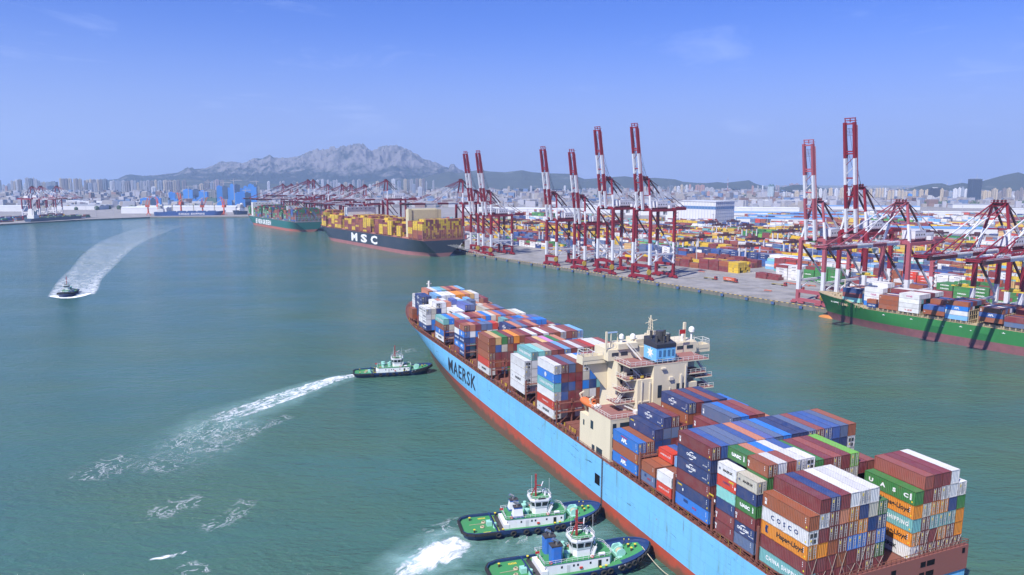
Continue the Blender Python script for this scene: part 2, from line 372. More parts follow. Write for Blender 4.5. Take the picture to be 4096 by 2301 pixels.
ridge([(560, 735), (640, 722), (700, 716), (745, 708), (800, 716), (870, 722), (905, 712), (950, 716), (1040, 728), (1150, 732), (1300, 735), (1420, 728), (1560, 716), (1700, 706), (1760, 690), (1800, 683), (1830, 690), (1870, 684), (1918, 676), (1961, 682), (2020, 686), (2087, 678), (2121, 685), (2184, 689), (2280, 691), (2338, 712), (2372, 710), (2426, 706), (2498, 701), (2556, 709), (2619, 707), (2700, 713), (2730, 722), (2791, 727), (2830, 727), (2868, 723), (2900, 727), (2938, 722), (2994, 716), (3020, 729), (3066, 743), (3112, 752), (3160, 760)], 6600, 1500, 7.7, 0, 'foothills', greenc, .7, 4)
ridge([(3080, 752), (3133, 742), (3172, 733), (3245, 733), (3303, 750), (3400, 758), (3500, 756), (3546, 753), (3597, 756), (3639, 747), (3685, 735), (3731, 728), (3766, 727), (3795, 736), (3824, 729), (3847, 725), (3882, 731), (3923, 719), (3963, 708), (4009, 695), (4040, 688), (4067, 683), (4096, 693), (4200, 700), (4330, 735)], 5200, 1300, 12.4, 0, 'right_hills', greenc, .8, 4)
# ============================================================ containers
PAL = dict(m=('maroon', (.20, .035, .04)), b=('brown', (.30, .085, .035)), r=('rust-red', (.30, .075, .055)), n=('navy', (.018, .048, .17)), u=('blue', (.035, .10, .32)),
           k=('azure', (.02, .19, .62)), g=('slate-blue', (.10, .15, .27)), w=('white', (.68, .68, .68)), e=('cream', (.56, .53, .44)), o=('orange', (.80, .27, .015)), y=('tan', (.62, .40, .16)),
           G=('green', (.035, .20, .045)), l=('lime-green', (.16, .42, .055)), t=('teal', (.16, .42, .42)), T=('mint', (.22, .55, .50)), R=('red', (.58, .045, .02)), p=('pink', (.62, .25, .50)),
           s=('salmon', (.52, .20, .11)), v=('violet-blue', (.09, .13, .38)), c=('pale blue', (.18, .42, .72)), Y=('yellow', (.66, .44, .025)), d=('dark grey', (.05, .06, .08)))
cm_body = mat('container_paint', src='object', rough=.5, dirt=.28, scale=.45, dirtcol=(.24, .19, .17), rust=.35, streak=False)
cm_frame = mat('container_frame', src='object', rough=.6, dirt=.85, scale=1.2, dirtcol=(.07, .04, .03))
cm_bar = mat('galvanised_bar', (.42, .42, .43), .5, dirt=.5)
cm_white = mat('white_lettering', (.78, .78, .78), .6, dirt=.1); cm_black = mat('black_lettering', (.015, .017, .022), .6, dirt=.1)
cm_navy = mat('navy_lettering', (.02, .05, .16), .6, dirt=.1); cm_red = mat('red_lettering', (.45, .02, .02), .6, dirt=.1)
cm_yel = mat('yellow_sticker', (.75, .55, .04), .6, dirt=.1); cm_dark = mat('dark_grille', (.03, .035, .04), .6); cm_mag = mat('magenta_lettering', (.42, .03, .18), .6, dirt=.1)
# corrugation on the painted panels
def corrugate():
    n = cm_body.node_tree; b = n.nodes['Principled BSDF']; t = n.nodes.new('ShaderNodeTexCoord'); s = n.nodes.new('ShaderNodeSeparateXYZ'); n.links.new(t.outputs['Object'], s.inputs[0])
    a = n.nodes.new('ShaderNodeMath'); a.operation = 'ADD'; n.links.new(s.outputs[0], a.inputs[0]); n.links.new(s.outputs[1], a.inputs[1])
    c = n.nodes.new('ShaderNodeMath'); c.operation = 'MULTIPLY'; c.inputs[1].default_value = 2*math.pi/.42; n.links.new(a.outputs[0], c.inputs[0])
    d = n.nodes.new('ShaderNodeMath'); d.operation = 'SINE'; n.links.new(c.outputs[0], d.inputs[0])
    e = n.nodes.new('ShaderNodeBump'); e.inputs['Distance'].default_value = .045; e.inputs['Strength'].default_value = .8; n.links.new(d.outputs[0], e.inputs['Height']); n.links.new(e.outputs[0], b.inputs['Normal'])
corrugate()
W_ = 2.44
BODY = {}
def body_mesh(Lc, Hc):
    k = (round(Lc, 2), round(Hc, 2))
    if k in BODY: return BODY[k]
    mb = MB(); a = Lc/2; w = W_/2; h = Hc-.03; r = .05
    mb.box(-a+r, a-r, -w+r, w-r, .12, h-.02, 0)
    mb.cur = 1
    for sx in (-1, 1):
        for sy in (-1, 1):
            x0, x1 = sorted((sx*a, sx*(a-.16))); y0, y1 = sorted((sy*w, sy*(w-.14))); mb.box(x0, x1, y0, y1, 0, h)
        x0, x1 = sorted((sx*a, sx*(a-.12))); mb.box(x0, x1, -w+.14, w-.14, 0, .15); mb.box(x0, x1, -w+.14, w-.14, h-.13, h)
    for sy in (-1, 1):
        y0, y1 = sorted((sy*w, sy*(w-.10))); mb.box(-a+.16, a-.16, y0, y1, 0, .16); mb.box(-a+.16, a-.16, y0, y1, h-.08, h)
    BODY[k] = mb.mesh('shipping_container', [cm_body, cm_frame]); return BODY[k]
DOOR = {}
def door_mesh(Lc, Hc, kind):
    k = (round(Lc, 2), round(Hc, 2), kind)
    if k in DOOR: return DOOR[k]
    mb = MB(); x = -Lc/2; w = W_/2
    if kind == 'bars':
        for y in (-.86, -.36, .36, .86): mb.box(x-.05, x+.03, y-.035, y+.035, .15, Hc-.15, 0)
        for y in (-.6, .6):
            for z in (.35, .5, .72): mb.box(x-.03, x+.03, y-.32, y+.32, Hc*z-.03, Hc*z+.03, 0)
        mb.box(x-.02, x+.03, .45, .75, Hc*.62, Hc*.80, 1)
        mb.box(x-.02, x+.04, -.02, .02, .15, Hc-.15, 2)
    elif kind == 'reefer':
        mb.box(x-.02, x+.03, -.8, -.15, Hc*.52, Hc*.8, 2); mb.box(x-.02, x+.03, .15, .8, Hc*.52, Hc*.8, 2); mb.box(x-.02, x+.03, -.7, .1, .35, Hc*.38, 2)
        mb.box(x-.03, x+.03, -.06, .06, .2, Hc-.2, 0); mb.box(x-.02, x+.03, .35, .65, Hc*.25, Hc*.38, 1)
    o = mb.mesh('door_bars', [cm_bar, cm_yel, cm_dark]); DOOR[k] = o; return o
LET = {}
def letter_mesh(Lc, Hc, text):
    k = (round(Lc, 2), round(Hc, 2), text)
    if k in LET: return LET[k]
    mb = MB(); y = W_/2+.012; cz = Hc*.52; S = Lc/12.19
    mats = [cm_white, cm_black, cm_navy, cm_red, cm_yel, cm_mag]
    def T(word, x, z, size, m=0, **q): side_text(mb, word, x, y, z, size, m=m, **q)
    if text == 'MAERSK':
        T('MAERSK', -.6*S, cz, .85 if Lc > 8 else .55, 1, bold=.035, sx=1.15)
        for i in range(7):
            a = 2*math.pi*i/7; cx = (4.3 if Lc > 8 else 2.3); mb.quad((cx-.0, y, cz), (cx-.12*math.cos(a+.4), y, cz+.12*math.sin(a+.4)), (cx-.5*math.cos(a), y, cz+.5*math.sin(a)), (cx-.12*math.cos(a-.4), y, cz+.12*math.sin(a-.4)), m=2)
    elif text == 'COSCO': T('COSCO', 0, cz, .95, 2, bold=.03, space=1.9, sx=1.1)
    elif text == 'Hapag-Lloyd':
        T('Hapag-Lloyd', -1.6, cz-.05, 1.35, 1, bold=.03, sx=1.0)
        for dz, s_ in ((.0, 1), (.0, .55)):
            for sg in (1, -1): mb.quad((4.9-dz+s_*.1, y, cz), (4.2+s_*.6, y, cz+sg*.75), (3.8+s_*.6, y, cz+sg*.75), (4.3+s_*.1, y, cz), m=2)
    elif text == 'CHINA SHIPPING': T('CHINA SHIPPING', -.4, cz, .95, 0, bold=.03, sx=.82, space=1.25)
    elif text == 'UASC wide':
        T('U A S C', .2, cz, .9, 0, bold=.05, space=1.9, sx=1.4); mb.quad((-4.9, y, cz-.6), (-5.3, y, cz-.6), (-5.3, y, cz+.7), (-4.9, y, cz+.7), m=0)
    elif text == 'UASC': T('UASC', .2, cz, .8, 0, bold=.06, sx=1.2); mb.quad((-2.0, y, cz-.5), (-2.3, y, cz-.5), (-2.3, y, cz+.6), (-2.0, y, cz+.6), m=0)
    elif text == 'CMA CGM':
        T('CMA CGM', .9*S, cz+.05, .62, 0, bold=.045, sx=.95)
        for sg in (1, -1):
            P = []
            for i in range(9):
                a = math.pi*(.18+.5*i/8); P.append((.9*S+sg*1.25*math.cos(a)*.9-.2*sg, sg*(.95*math.sin(a)-.0), .10+.14*math.sin(math.pi*i/8)))
            for p, q in zip(P[:-1], P[1:]): mb.quad((p[0], y, cz+p[1]), (q[0], y, cz+q[1]), (q[0], y, cz+q[1]-sg*q[2]), (p[0], y, cz+p[1]-sg*p[2]), m=0)
        T('CMA CGM', -4.0*S, cz-.55, .25, 0, bold=.03)
    elif text == 'APL':
        T('APL', .5, cz-.15, 1.15, 0, bold=.07, sx=1.1); mb.quad((2.2, y, cz+.65), (-.9, y, cz+.65), (-1.2, y, cz+.85), (1.8, y, cz+.95), m=3)
    elif text == 'HAMBURG SUD': T('HAMBURG SÜD', 0, cz, .55, 0, bold=.01, sx=.95)
    elif text == 'ONE': T('ONE', 0, cz, 1.1, 5, bold=.04, sx=1.25)
    elif text == 'K LINE': mb.quad((1.9, y-.004, cz-.62), (-1.9, y-.004, cz-.62), (-1.9, y-.004, cz+.62), (1.9, y-.004, cz+.62), m=3); T('K LINE', 0, cz, .7, 0, bold=.04, sx=1.1)
    elif text == 'SUMEC': T('SUMEC', 4.6, cz+.7, .42, 4, bold=.05); mb.quad((3.6, y, cz-.5), (3.2, y, cz-.5), (3.2, y, cz+.1), (3.6, y, cz+.1), m=0)
    elif text == 'TEX': side_text(mb, 'TEX', 5.2*S, y, cz+.1, .55, m=0, bold=.05, sx=.5); mb.quad((5.45*S, y, cz-.9), (4.95*S, y, cz-.9), (4.95*S, y, cz-.3), (5.45*S, y, cz-.3), m=0)
    elif text == 'globe':
        mb.cyl((.2, y-.005, cz), (.2, y+.002, cz), .75, 14, m=0)
        for dz in (-.35, 0, .35): mb.quad((.9, y+.004, cz+dz-.05), (-.5, y+.004, cz+dz-.05), (-.5, y+.004, cz+dz+.05), (.9, y+.004, cz+dz+.05), m=2)
    elif text == 'NYK': T('HAPAG', 0, cz, .5, 2)
    elif text == 'FESCO': mb.quad((3*S, y-.003, cz+.1), (1.4*S, y-.003, cz+.1), (1.4*S, y-.003, cz+.8), (3*S, y-.003, cz+.8), m=2); T('ITCU', -1.0*S, cz-.1, .5, 3, bold=.05)
    # small reference numbers near the aft end
    xe = -Lc/2+.9
    for k_ in range(3): mb.quad((xe+.12, y, Hc*(.45+.14*k_)), (xe-.02, y, Hc*(.45+.14*k_)), (xe-.02, y, Hc*(.45+.14*k_)+.22), (xe+.12, y, Hc*(.45+.14*k_)+.22), m=0)
    if Hc > 2.7: mb.quad((xe-.12, y, .45), (xe-.42, y, .45), (xe-.42, y, .8), (xe-.12, y, .8), m=4)
    LET[k] = mb.mesh('lettering', mats); return LET[k]

CONT = []        # every container of the ships: dict
def add_bay(ship, bay, blk, F, x0, Lc, Hc, z0, rows, cols, pitch=2.5, y0=0.0, rng=None, pal='mmbrnukgwwectGem', extra=0):
    """rows: list of (tiers, top colour); row 0 is the port-most; local x forward, y to port"""
    rng = rng or R_
    for r, tok in enumerate(rows):
        n = int(tok[0]); 
        if n == 0: continue
        top = tok[1] if len(tok) > 1 else rng.choice(pal)
        spec = cols.get(r, [])
        for k in range(n):          # k=0 topmost
            c, tx = (top, None) if k == 0 else (rng.choice(pal), None)
            if k < len(spec):
                q = spec[k]; c = q[0] or c; tx = q[2:] or None
            tier = n-k
            CONT.append(dict(ship=ship, bay=bay, blk=blk, F=F, x=x0+Lc/2, y=y0-(r+.5)*pitch, z=z0+(tier-1)*Hc, L=Lc, H=Hc, row=r, tier=tier, top=k == 0, c=c, tx=tx,
                             n=n, door=rng.choice(['bars', 'bars', 'bars', 'plain', 'plain']) if c not in 'w' else rng.choice(['bars', 'reefer', 'plain'])))
S = lambda s: s.split()
Z0 = 16.7
def B(bay, x0, Lc, Hc, z0, rows, cols={}, blk=None, **k): add_bay('light blue ship', bay, blk or bay, SHIP, x0, Lc, Hc, Z0+z0, S(rows), cols, **k)
D_ = 12.19; S_ = 6.06
B(1, 0, D_, 2.9, 0, '5b 6m 6u 6m 6w 6w 6w 5G 0 0 0 5G 6r 6m 6m 6w 5w', {
  0: ['b:TEX', 'w:COSCO', 'o:Hapag-Lloyd', 'm', 't:CHINA SHIPPING'], 1: list('mwmomm'), 2: list('nmmbmm'), 3: list('msmmbm'), 4: list('wobkmm'), 5: list('wnokmm'), 6: list('wenmmm'), 7: list('GnkGm'),
  11: ['G:UASC wide', 'o:Hapag-Lloyd', 't:CHINA SHIPPING', 'o:Hapag-Lloyd', 'w:MAERSK'], 12: list('rmemmm'), 13: list('mmotmm'), 14: list('mwotom'), 15: list('wwntmm'), 16: list('wGoom')})
B(2, 13.9, S_, 2.59, 0, '6e 0 0 0 0 0 0 0 0 0 0 6m 6r 5c 5g 3r 3m', {0: ['e:MAERSK', 'n:SUMEC', 'G:UASC', 'm:TEX', 'n:CMA CGM', 'g']})
B(2, 13.9, S_, 2.68, 0, '0 7b 7w 7r 7w 7w', {1: ['b:TEX', 'G', 'G']})
B(3, 20.1, S_, 2.59, 0, '6w 0 0 0 0 0 0 0 0 0 0 5r 5r 5k 5r 3m 3b', {0: ['w:MAERSK', 'R:NYK', 'T', 'n:SUMEC', 'm:TEX', 'm:TEX']})
B(3, 20.1, S_, 2.66, 0, '0 7G 7s 7k 7w 7u', {1: ['G:UASC', 'o', 'm']})
B(2, 13.9, 12.26, 2.98, 0, '0 0 0 0 0 0 6G 6m 6r 6m 6l', {6: ['G'], 10: ['l', 'e', 'm']})
B(4, 28.3, D_, 2.95, 0, '6m 6u 6g 6g 6u 6s 6v 6g 6k 6n 6n 6g 6r 6u 6g 6b 6b', {0: ['m:TEX', 'n:CMA CGM', 'n:CMA CGM', 'm', 'n:SUMEC', 'k:FESCO'], 15: ['g', 'n'], 14: ['u', 'n']})
B(5, 42.2, S_, 2.6, 0, '2w 2b 3w 3m 0 0 0 0 0 0 0 0 5r 5w 5w 2m 2m', {0: ['w', 'R:HAMBURG SUD'], 2: ['c', 'w', 'm']})
B(6, 49.0, S_, 2.6, 0, '2b 2b 3R 3u 0 0 0 0 0 0 0 0 5R 5y 5s 2m 2b', {0: ['b', 'g:FESCO'], 2: ['R:HAMBURG SUD', 'm', 'm']})
B(5, 42.5, D_, 2.95, 0, '0 0 0 0 3m 3b 5m 6g 6k 6m 6r 5r', {6: ['m:TEX'], 7: ['g:TEX', 'n']})
B(7, 56.8, D_, 2.9, 0, '3k 3b 4n 5n 5m 4m 6n 6m 6n 6r 6n 5m 5k 5k 3m 3b 3m', {0: ['k:APL', 'b', 'k:APL'], 1: ['b', 'm'], 2: ['n:SUMEC', 'n', 'n'], 3: ['n:CMA CGM', 'g', 'n'], 4: ['m', 'g', 'm'], 5: ['m', 'm', 'n'], 6: ['n:CMA CGM', 'b:TEX', 'n']})
B(8, 104.2, D_, 2.88, 0, '6w 6r 6g 6b 6w 6k 6r 6m 6w 6b 6w 6g 6r 6m 6w 6r 6r', {0: ['w', 'k:globe', 't:CHINA SHIPPING', 'w', 'R:HAMBURG SUD', 'w:MAERSK'], 1: list('mmnumeb'), 2: list('gmummb'), 3: list('bmmmmw')}, pal='mmbrnkgwetmuw')
B(9, 126.2, D_, 2.9, 1.7, '4w 5t 5T 5e 5r 5m 5c 5r 5w 5r 5R 5w 5w 5r 3m 3b 3m', {0: ['w', 'w', 'w:MAERSK', 'w'], 1: ['t:CHINA SHIPPING', 'w', 'w', 'w', 'w']})
B(10, 142, D_, 2.95, 0, '0 0 0 0 0 5m 5y 5p 5G 5s 3m 3b 3r 3m 3m 3b 3m')
B(11, 158.4, D_, 2.88, 0, '5b 5y 5G 5m 5e 5b 5m 5w 5m 5w 5r 5b 5w 5r 5r 5c 3m', {0: ['b:TEX', 'b', 'b', 'R', 'w:MAERSK'], 1: list('yumbm'), 3: list('mbmmG'), 4: list('omTmm')})
B(12, 172.9, D_, 2.75, .8, '0 0 2m 2w 2m 2e 5n 5s 5g 5m 5s 4m 4w 4m 4b 4e 4n', {6: ['n:CMA CGM']})
B(13, 186.1, S_, 2.6, .8, '5b 5s 5m 5g 5g 5R 4m 4b 4m 5v 5g 5r 5v 5k 5k 4m 4m', {0: ['b:TEX', 'k:globe', 'n:CMA CGM', 'k:APL', 'n:CMA CGM']})
B(14, 192.3, S_, 2.6, .8, '5m 5m 5v 5b 5k 4m 4b 4m 5t 5r 5u 5k 5s 5v 5g 4m 4b', {0: ['m:TEX', 'w', 'n:CMA CGM', 'k:APL', 'm']})
B(15, 199.8, D_, 2.7, .9, '0 0 0 2m 2e 0 0 3w 3m 3s 3g 3w 3b 3m 3e 3r 0')
B(16, 212.7, D_, 2.62, 1.0, '4T 4k 4s 4c 4w 4m 4r 4s 4k 4e 4s 4v 4r 4s 4e 4w 0', {0: ['T:CHINA SHIPPING', 'b', 'k:globe', 'w:MAERSK']})
B(17, 226.4, D_, 2.7, 1.0, '0 0 0 0 4w 4w 5v 5g 3w 3w 4e 4s 4r 4g 3r 0 0', {4: ['w:MAERSK'], 6: ['v', 'n'], 7: ['g:CMA CGM', 'n']})
B(18, 238.8, S_, 2.6, 1.0, '4e 4e 5w 5w 5s 4w 4w 5c 4w 5g 4w 4e 4s 3m 3w 0 0', {0: ['w:MAERSK', 'w:MAERSK', 'w:MAERSK', 'n:CMA CGM']})
B(19, 245.1, S_, 2.6, 1.0, '4w 4w 5w 5s 5w 4w 5v 5w 4g 5c 4w 4s 3e 3m 3w 0 0', {0: ['w:MAERSK', 'w', 'w', 'n']})
B(20, 254, D_, 2.7, 1.2, '0 5n 5n 4m 5c 5w 5w 5w 5o 5o 5s 5y 5w 4s 4m 3s 0', {1: ['n:CMA CGM', 'n:CMA CGM'], 2: ['n:CMA CGM', 'n:CMA CGM']})
B(21, 262.8, S_, 2.6, 2.2, '2b', {0: ['b', 'b']})
B(22, 268, D_, 2.7, 1.6, '0 0 4w 4w 5s 5w 5c 5t 5s 5m 5s 5c 4r 4m 0 0 0', {2: ['w:MAERSK', 'w', 'w']})

# ---- green ship: frame x forward along the quay (away), port towards the basin
GSH = Matrix.Translation((0, 0, 0)) @ Matrix.Translation(Q(-640, -15.6, 0)) @ Matrix.Rotation(math.atan2(QA.y, QA.x), 4, 'Z')
def Gb(bay, x0, Lc, Hc, z0, rows, cols={}, y0=14.6): add_bay('green ship', bay, bay, GSH, x0, Lc, Hc, z0, S(rows), cols, y0=y0)
Gb(9, 204.5, D_, 2.9, 14.9, '3n 3w 3b 3s 3s 3b 3u 3s', {0: ['n', 'm', 'T']}, y0=10.5)
Gb(8, 191.4, S_, 2.6, 13.9, '2b', {0: ['b', 'n:CMA CGM']})
Gb(8, 190.3, D_, 2.9, 14.0, '0 0 4w 4w 5w 5w 5w 4m 4u 4b', {2: ['w', 'w:ONE', 'w:K LINE']})
Gb(7, 177.6, D_, 2.8, 14.2, '3b 3n 3b 3w 3u 4m 4w 4w 4w 3b', {0: ['b:TEX', 'b', 'b']})
Gb(6, 165.2, D_, 2.75, 14.2, '4w 4w 4w 4w 4w 4m 4m 4w 4w 4w 4w', {0: ['w:ONE', 'w', 'w', 'w:K LINE']})
Gb(5, 150.5, D_, 2.7, 14.8, '2u 2v 2m 3b 3m 3n 2m 3u 3b', {0: ['u', 'b:TEX']})
Gb(4, 138.0, D_, 2.65, 14.0, '4b 4u 4m 4m 4g 4g 4m 4b 3m 3b', {0: ['b:TEX', 'k:APL', 'w', 'c'], 3: ['m']})
Gb(3, 120.1, D_, 2.65, 15.2, '3b 3g 3b 3w 3g 3g 3m 3b 3m 3n', {0: ['b:TEX', 'u:APL', 'b']})
Gb(2, 107.2, D_, 2.65, 14.2, '2m 2b 2n 2m 2b 3m 3b 3m 3r 3m', {0: ['m', 'g:FESCO']})
Gb(1, 94, D_, 2.65, 14.2, '3w 3g 3b 3m 3b 3m 3b 3m 3r 3m')

# ---- exposure, selection
occ = {}
for c in CONT:
    for q in range(int((c['x']-c['L']/2)//3), int((c['x']+c['L']/2-.01)//3)+1): occ.setdefault((c['ship'], q, c['row']), 0); occ[(c['ship'], q, c['row'])] = max(occ[(c['ship'], q, c['row'])], c['z']+c['H'])
def hgt(sh, q, r): return occ.get((sh, q, r), 0)
sel = []
for c in CONT:
    q0 = int((c['x']-c['L']/2)//3); q1 = int((c['x']+c['L']/2-.01)//3); zt = c['z']+c['H']-.5; sh = c['ship']; r = c['row']
    aft = max(hgt(sh, q0-1, r), hgt(sh, q0-2, r)) < zt; fwd = max(hgt(sh, q1+1, r), hgt(sh, q1+2, r)) < zt
    port = min(hgt(sh, q, r-1) for q in range(q0, q1+1)) < zt; stb = min(hgt(sh, q, r+1) for q in range(q0, q1+1)) < zt
    c['p'] = (c['top'], aft, port)
    W = c['F'] @ Vector((c['x'], c['y'], c['z']+c['H']/2)); d = (W-Vector((0, 0, H))).length
    area = (c['L']*2.4*.35 if c['top'] else 0)+(c['H']*2.4*.8 if aft else 0)+(c['L']*c['H']*.5 if port else 0)
    c['area'] = area/d/d; c['W'] = W
    ax = W.x/W.y; 
    c['vis'] = (c['top'] or aft or port or fwd or stb)
    if area == 0: c['area'] = 1e-9
CONT = [c for c in CONT if c['vis'] and c['W'].y > 60]
CONT.sort(key=lambda c: -c['area'])
near = [c for c in CONT if c['p'][0] or c['p'][1] or c['p'][2]]
INDIV = near[:296]; ids = set(id(c) for c in INDIV); REST = [c for c in CONT if id(c) not in ids]
ORD = ['', 'bottom', 'second', 'third', 'fourth', 'fifth', 'sixth', 'seventh', 'eighth', 'ninth', 'tenth', 'eleventh', 'twelfth', 'thirteenth', 'fourteenth', 'fifteenth', 'sixteenth', 'seventeenth', 'eighteenth', 'nineteenth', 'twentieth', 'twenty-first', 'twenty-second']
OR1 = list(ORD); OR1[1] = 'first'
for c in INDIV:
    key = PAL[c['c']][0]
    o = bpy.data.objects.new('shipping_container', body_mesh(c['L'], c['H'])); COL.objects.link(o)
    o.matrix_world = c['F'] @ Matrix.Translation((c['x'], c['y'], c['z']))
    j = .85+.3*R_.random(); bc = PAL[c['c']][1]; o.color = (bc[0]*j, bc[1]*j, bc[2]*j, 1)
    if c['ship'] == 'green ship': lab = '%s container, %s tier, %s row from port, %s block from the green ship bow' % (key, ORD[c['tier']], OR1[c['row']+1], OR1[10-c['bay']])
    else: lab = '%s container, %s tier, %s row from port, %s block from light blue stern' % (key, ORD[c['tier']], OR1[c['row']+1], OR1[c['bay']])
    tag(o, lab, 'container', 'shipping containers stacked on the ships')
    if c['p'][1] and c['door'] != 'plain':
        d = bpy.data.objects.new('door_bars', door_mesh(c['L'], c['H'], c['door'])); COL.objects.link(d); d.parent = o
    if c['p'][2] and (c['tx'] or c['row'] == 0):
        d = bpy.data.objects.new('lettering', letter_mesh(c['L'], c['H'], c['tx'])); COL.objects.link(d); d.parent = o
print('containers', len(CONT), 'individual', len(INDIV))

# ---- everything beyond: one mesh
class Bulk:
    def __init__(s): s.V = []; s.C = []; s.U = []; s.n = 0; s.tx = MB(); s.tx.col = (.75, .75, .75)
    def add(s, M, x, y, z, L_, W2, H_, col):
        a, w = L_/2, W2/2
        P = [M @ Vector(q) for q in ((x-a, y-w, z), (x+a, y-w, z), (x+a, y+w, z), (x-a, y+w, z), (x-a, y-w, z+H_), (x+a, y-w, z+H_), (x+a, y+w, z+H_), (x-a, y+w, z+H_))]
        s.V.append([tuple(p) for p in P]); s.C.append(col); s.U.append((L_, W2, H_)); s.n += 1
    def finish(s, name):
        fq = np.array([(4, 5, 6, 7), (0, 1, 5, 4), (1, 2, 6, 5), (2, 3, 7, 6), (3, 0, 4, 7)])
        V = np.array(s.V, dtype=np.float32).reshape(-1, 3); n = s.n
        Fs = (fq[None, :, :]+(np.arange(n)*8)[:, None, None]).reshape(-1, 4)
        tv = np.array(s.tx.v, dtype=np.float32).reshape(-1, 3) if s.tx.v else np.zeros((0, 3), np.float32)
        loops = Fs.reshape(-1).tolist(); starts = list(range(0, len(Fs)*4, 4)); tot = len(loops)
        for f in s.tx.f:
            starts.append(tot); loops += [i+len(V) for i in f]; tot += len(f)
        me = bpy.data.meshes.new(name); me.vertices.add(len(V)+len(tv)); me.vertices.foreach_set('co', np.concatenate([V, tv]).reshape(-1))
        me.loops.add(tot); me.loops.foreach_set('vertex_index', loops); me.polygons.add(len(starts)); me.polygons.foreach_set('loop_start', starts)
        C = np.repeat(np.array(s.C, dtype=np.float32), 20, axis=0); C = np.concatenate([C, np.ones((len(C), 1), np.float32)], 1)
        TC = []
        for f, c in zip(s.tx.f, s.tx.c): TC += [(c[0], c[1], c[2], 1)]*len(f)
        if TC: C = np.concatenate([C, np.array(TC, dtype=np.float32)])
        a = me.color_attributes.new('Col', 'FLOAT_COLOR', 'CORNER'); a.data.foreach_set('color', C.reshape(-1))
        U = np.array(s.U, dtype=np.float32); uv = np.zeros((n, 5, 4, 2), np.float32); sz = np.ones((n, 5, 4, 2), np.float32)
        dims = [(0, 1), (0, 2), (1, 2), (0, 2), (1, 2)]
        cr_ = np.array([(0, 0), (1, 0), (1, 1), (0, 1)], np.float32)
        for k, (i, j) in enumerate(dims):
            uv[:, k, :, 0] = cr_[None, :, 0]; uv[:, k, :, 1] = cr_[None, :, 1]
            sz[:, k, :, 0] = U[:, i][:, None]; sz[:, k, :, 1] = U[:, j][:, None]
        pad = np.full((tot-n*20, 2), .5, np.float32); pad2 = np.ones((tot-n*20, 2), np.float32)*10
        u1 = me.uv_layers.new(name='UVMap'); u1.data.foreach_set('uv', np.concatenate([uv.reshape(-1, 2), pad]).reshape(-1))
        u2 = me.uv_layers.new(name='Size'); u2.data.foreach_set('uv', np.concatenate([sz.reshape(-1, 2), pad2]).reshape(-1))
        me.materials.append(bulk_mat()); me.polygons.foreach_set('use_smooth', [False]*len(me.polygons)); me.update(calc_edges=True); me.validate()
        o = bpy.data.objects.new(name, me); COL.objects.link(o); return o
def bulk_mat():
    m = bpy.data.materials.new('container_paint_far'); m.use_nodes = True; n = m.node_tree; b = n.nodes['Principled BSDF']; K = n.links.new; b.inputs['Roughness'].default_value = .55
    a = n.nodes.new('ShaderNodeAttribute'); a.attribute_name = 'Col'
    u = n.nodes.new('ShaderNodeUVMap'); u.uv_map = 'UVMap'; z = n.nodes.new('ShaderNodeUVMap'); z.uv_map = 'Size'
    # distance to the nearest edge in metres
    h = n.nodes.new('ShaderNodeVectorMath'); h.operation = 'SUBTRACT'; h.inputs[1].default_value = (.5, .5, 0); K(u.outputs[0], h.inputs[0])
    ab = n.nodes.new('ShaderNodeVectorMath'); ab.operation = 'ABSOLUTE'; K(h.outputs[0], ab.inputs[0])
    iv = n.nodes.new('ShaderNodeVectorMath'); iv.operation = 'SUBTRACT'; iv.inputs[0].default_value = (.5, .5, 0); K(ab.outputs[0], iv.inputs[1])
    mu = n.nodes.new('ShaderNodeVectorMath'); mu.operation = 'MULTIPLY'; K(iv.outputs[0], mu.inputs[0]); K(z.outputs[0], mu.inputs[1])
    sp = n.nodes.new('ShaderNodeSeparateXYZ'); K(mu.outputs[0], sp.inputs[0]); mi = n.nodes.new('ShaderNodeMath'); mi.operation = 'MINIMUM'; K(sp.outputs[0], mi.inputs[0]); K(sp.outputs[1], mi.inputs[1])
    r = n.nodes.new('ShaderNodeMapRange'); r.inputs[1].default_value = .05; r.inputs[2].default_value = .16; r.inputs[3].default_value = .55; r.inputs[4].default_value = 0; K(mi.outputs[0], r.inputs[0])
    x = n.nodes.new('ShaderNodeMix'); x.data_type = 'RGBA'; K(r.outputs[0], x.inputs[0]); K(a.outputs['Color'], x.inputs[6]); x.inputs[7].default_value = (.06, .04, .035, 1)
    g = n.nodes.new('ShaderNodeNewGeometry'); nz = n.nodes.new('ShaderNodeTexNoise'); nz.inputs['Scale'].default_value = .35; nz.inputs['Detail'].default_value = 6; K(g.outputs['Position'], nz.inputs['Vector'])
    r2 = n.nodes.new('ShaderNodeMapRange'); r2.inputs[1].default_value = .4; r2.inputs[2].default_value = .75; r2.inputs[3].default_value = 0; r2.inputs[4].default_value = .35; K(nz.outputs[0], r2.inputs[0])
    x2 = n.nodes.new('ShaderNodeMix'); x2.data_type = 'RGBA'; K(r2.outputs[0], x2.inputs[0]); K(x.outputs[2], x2.inputs[6]); x2.inputs[7].default_value = (.22, .18, .16, 1); K(x2.outputs[2], b.inputs['Base Color'])
    return m
BULK = Bulk()
def cjit(c, k=.2):
    j = 1-k/2+k*R_.random(); return (c[0]*j, c[1]*j, c[2]*j)
TXC = {'MAERSK': ((.03, .04, .09), .85, 1.15), 'CMA CGM': ((.78, .78, .78), .75, 1.0), 'APL': ((.78, .78, .78), 1.15, 1.1), 'ONE': ((.42, .03, .18), 1.1, 1.25), 'K LINE': ((.45, .02, .02), 1.0, 1.1), 'CHINA SHIPPING': ((.8, .8, .8), .9, .8), 'TEX': ((.75, .75, .75), .5, .6), 'HAMBURG SUD': ((.75, .75, .75), .6, .9)}
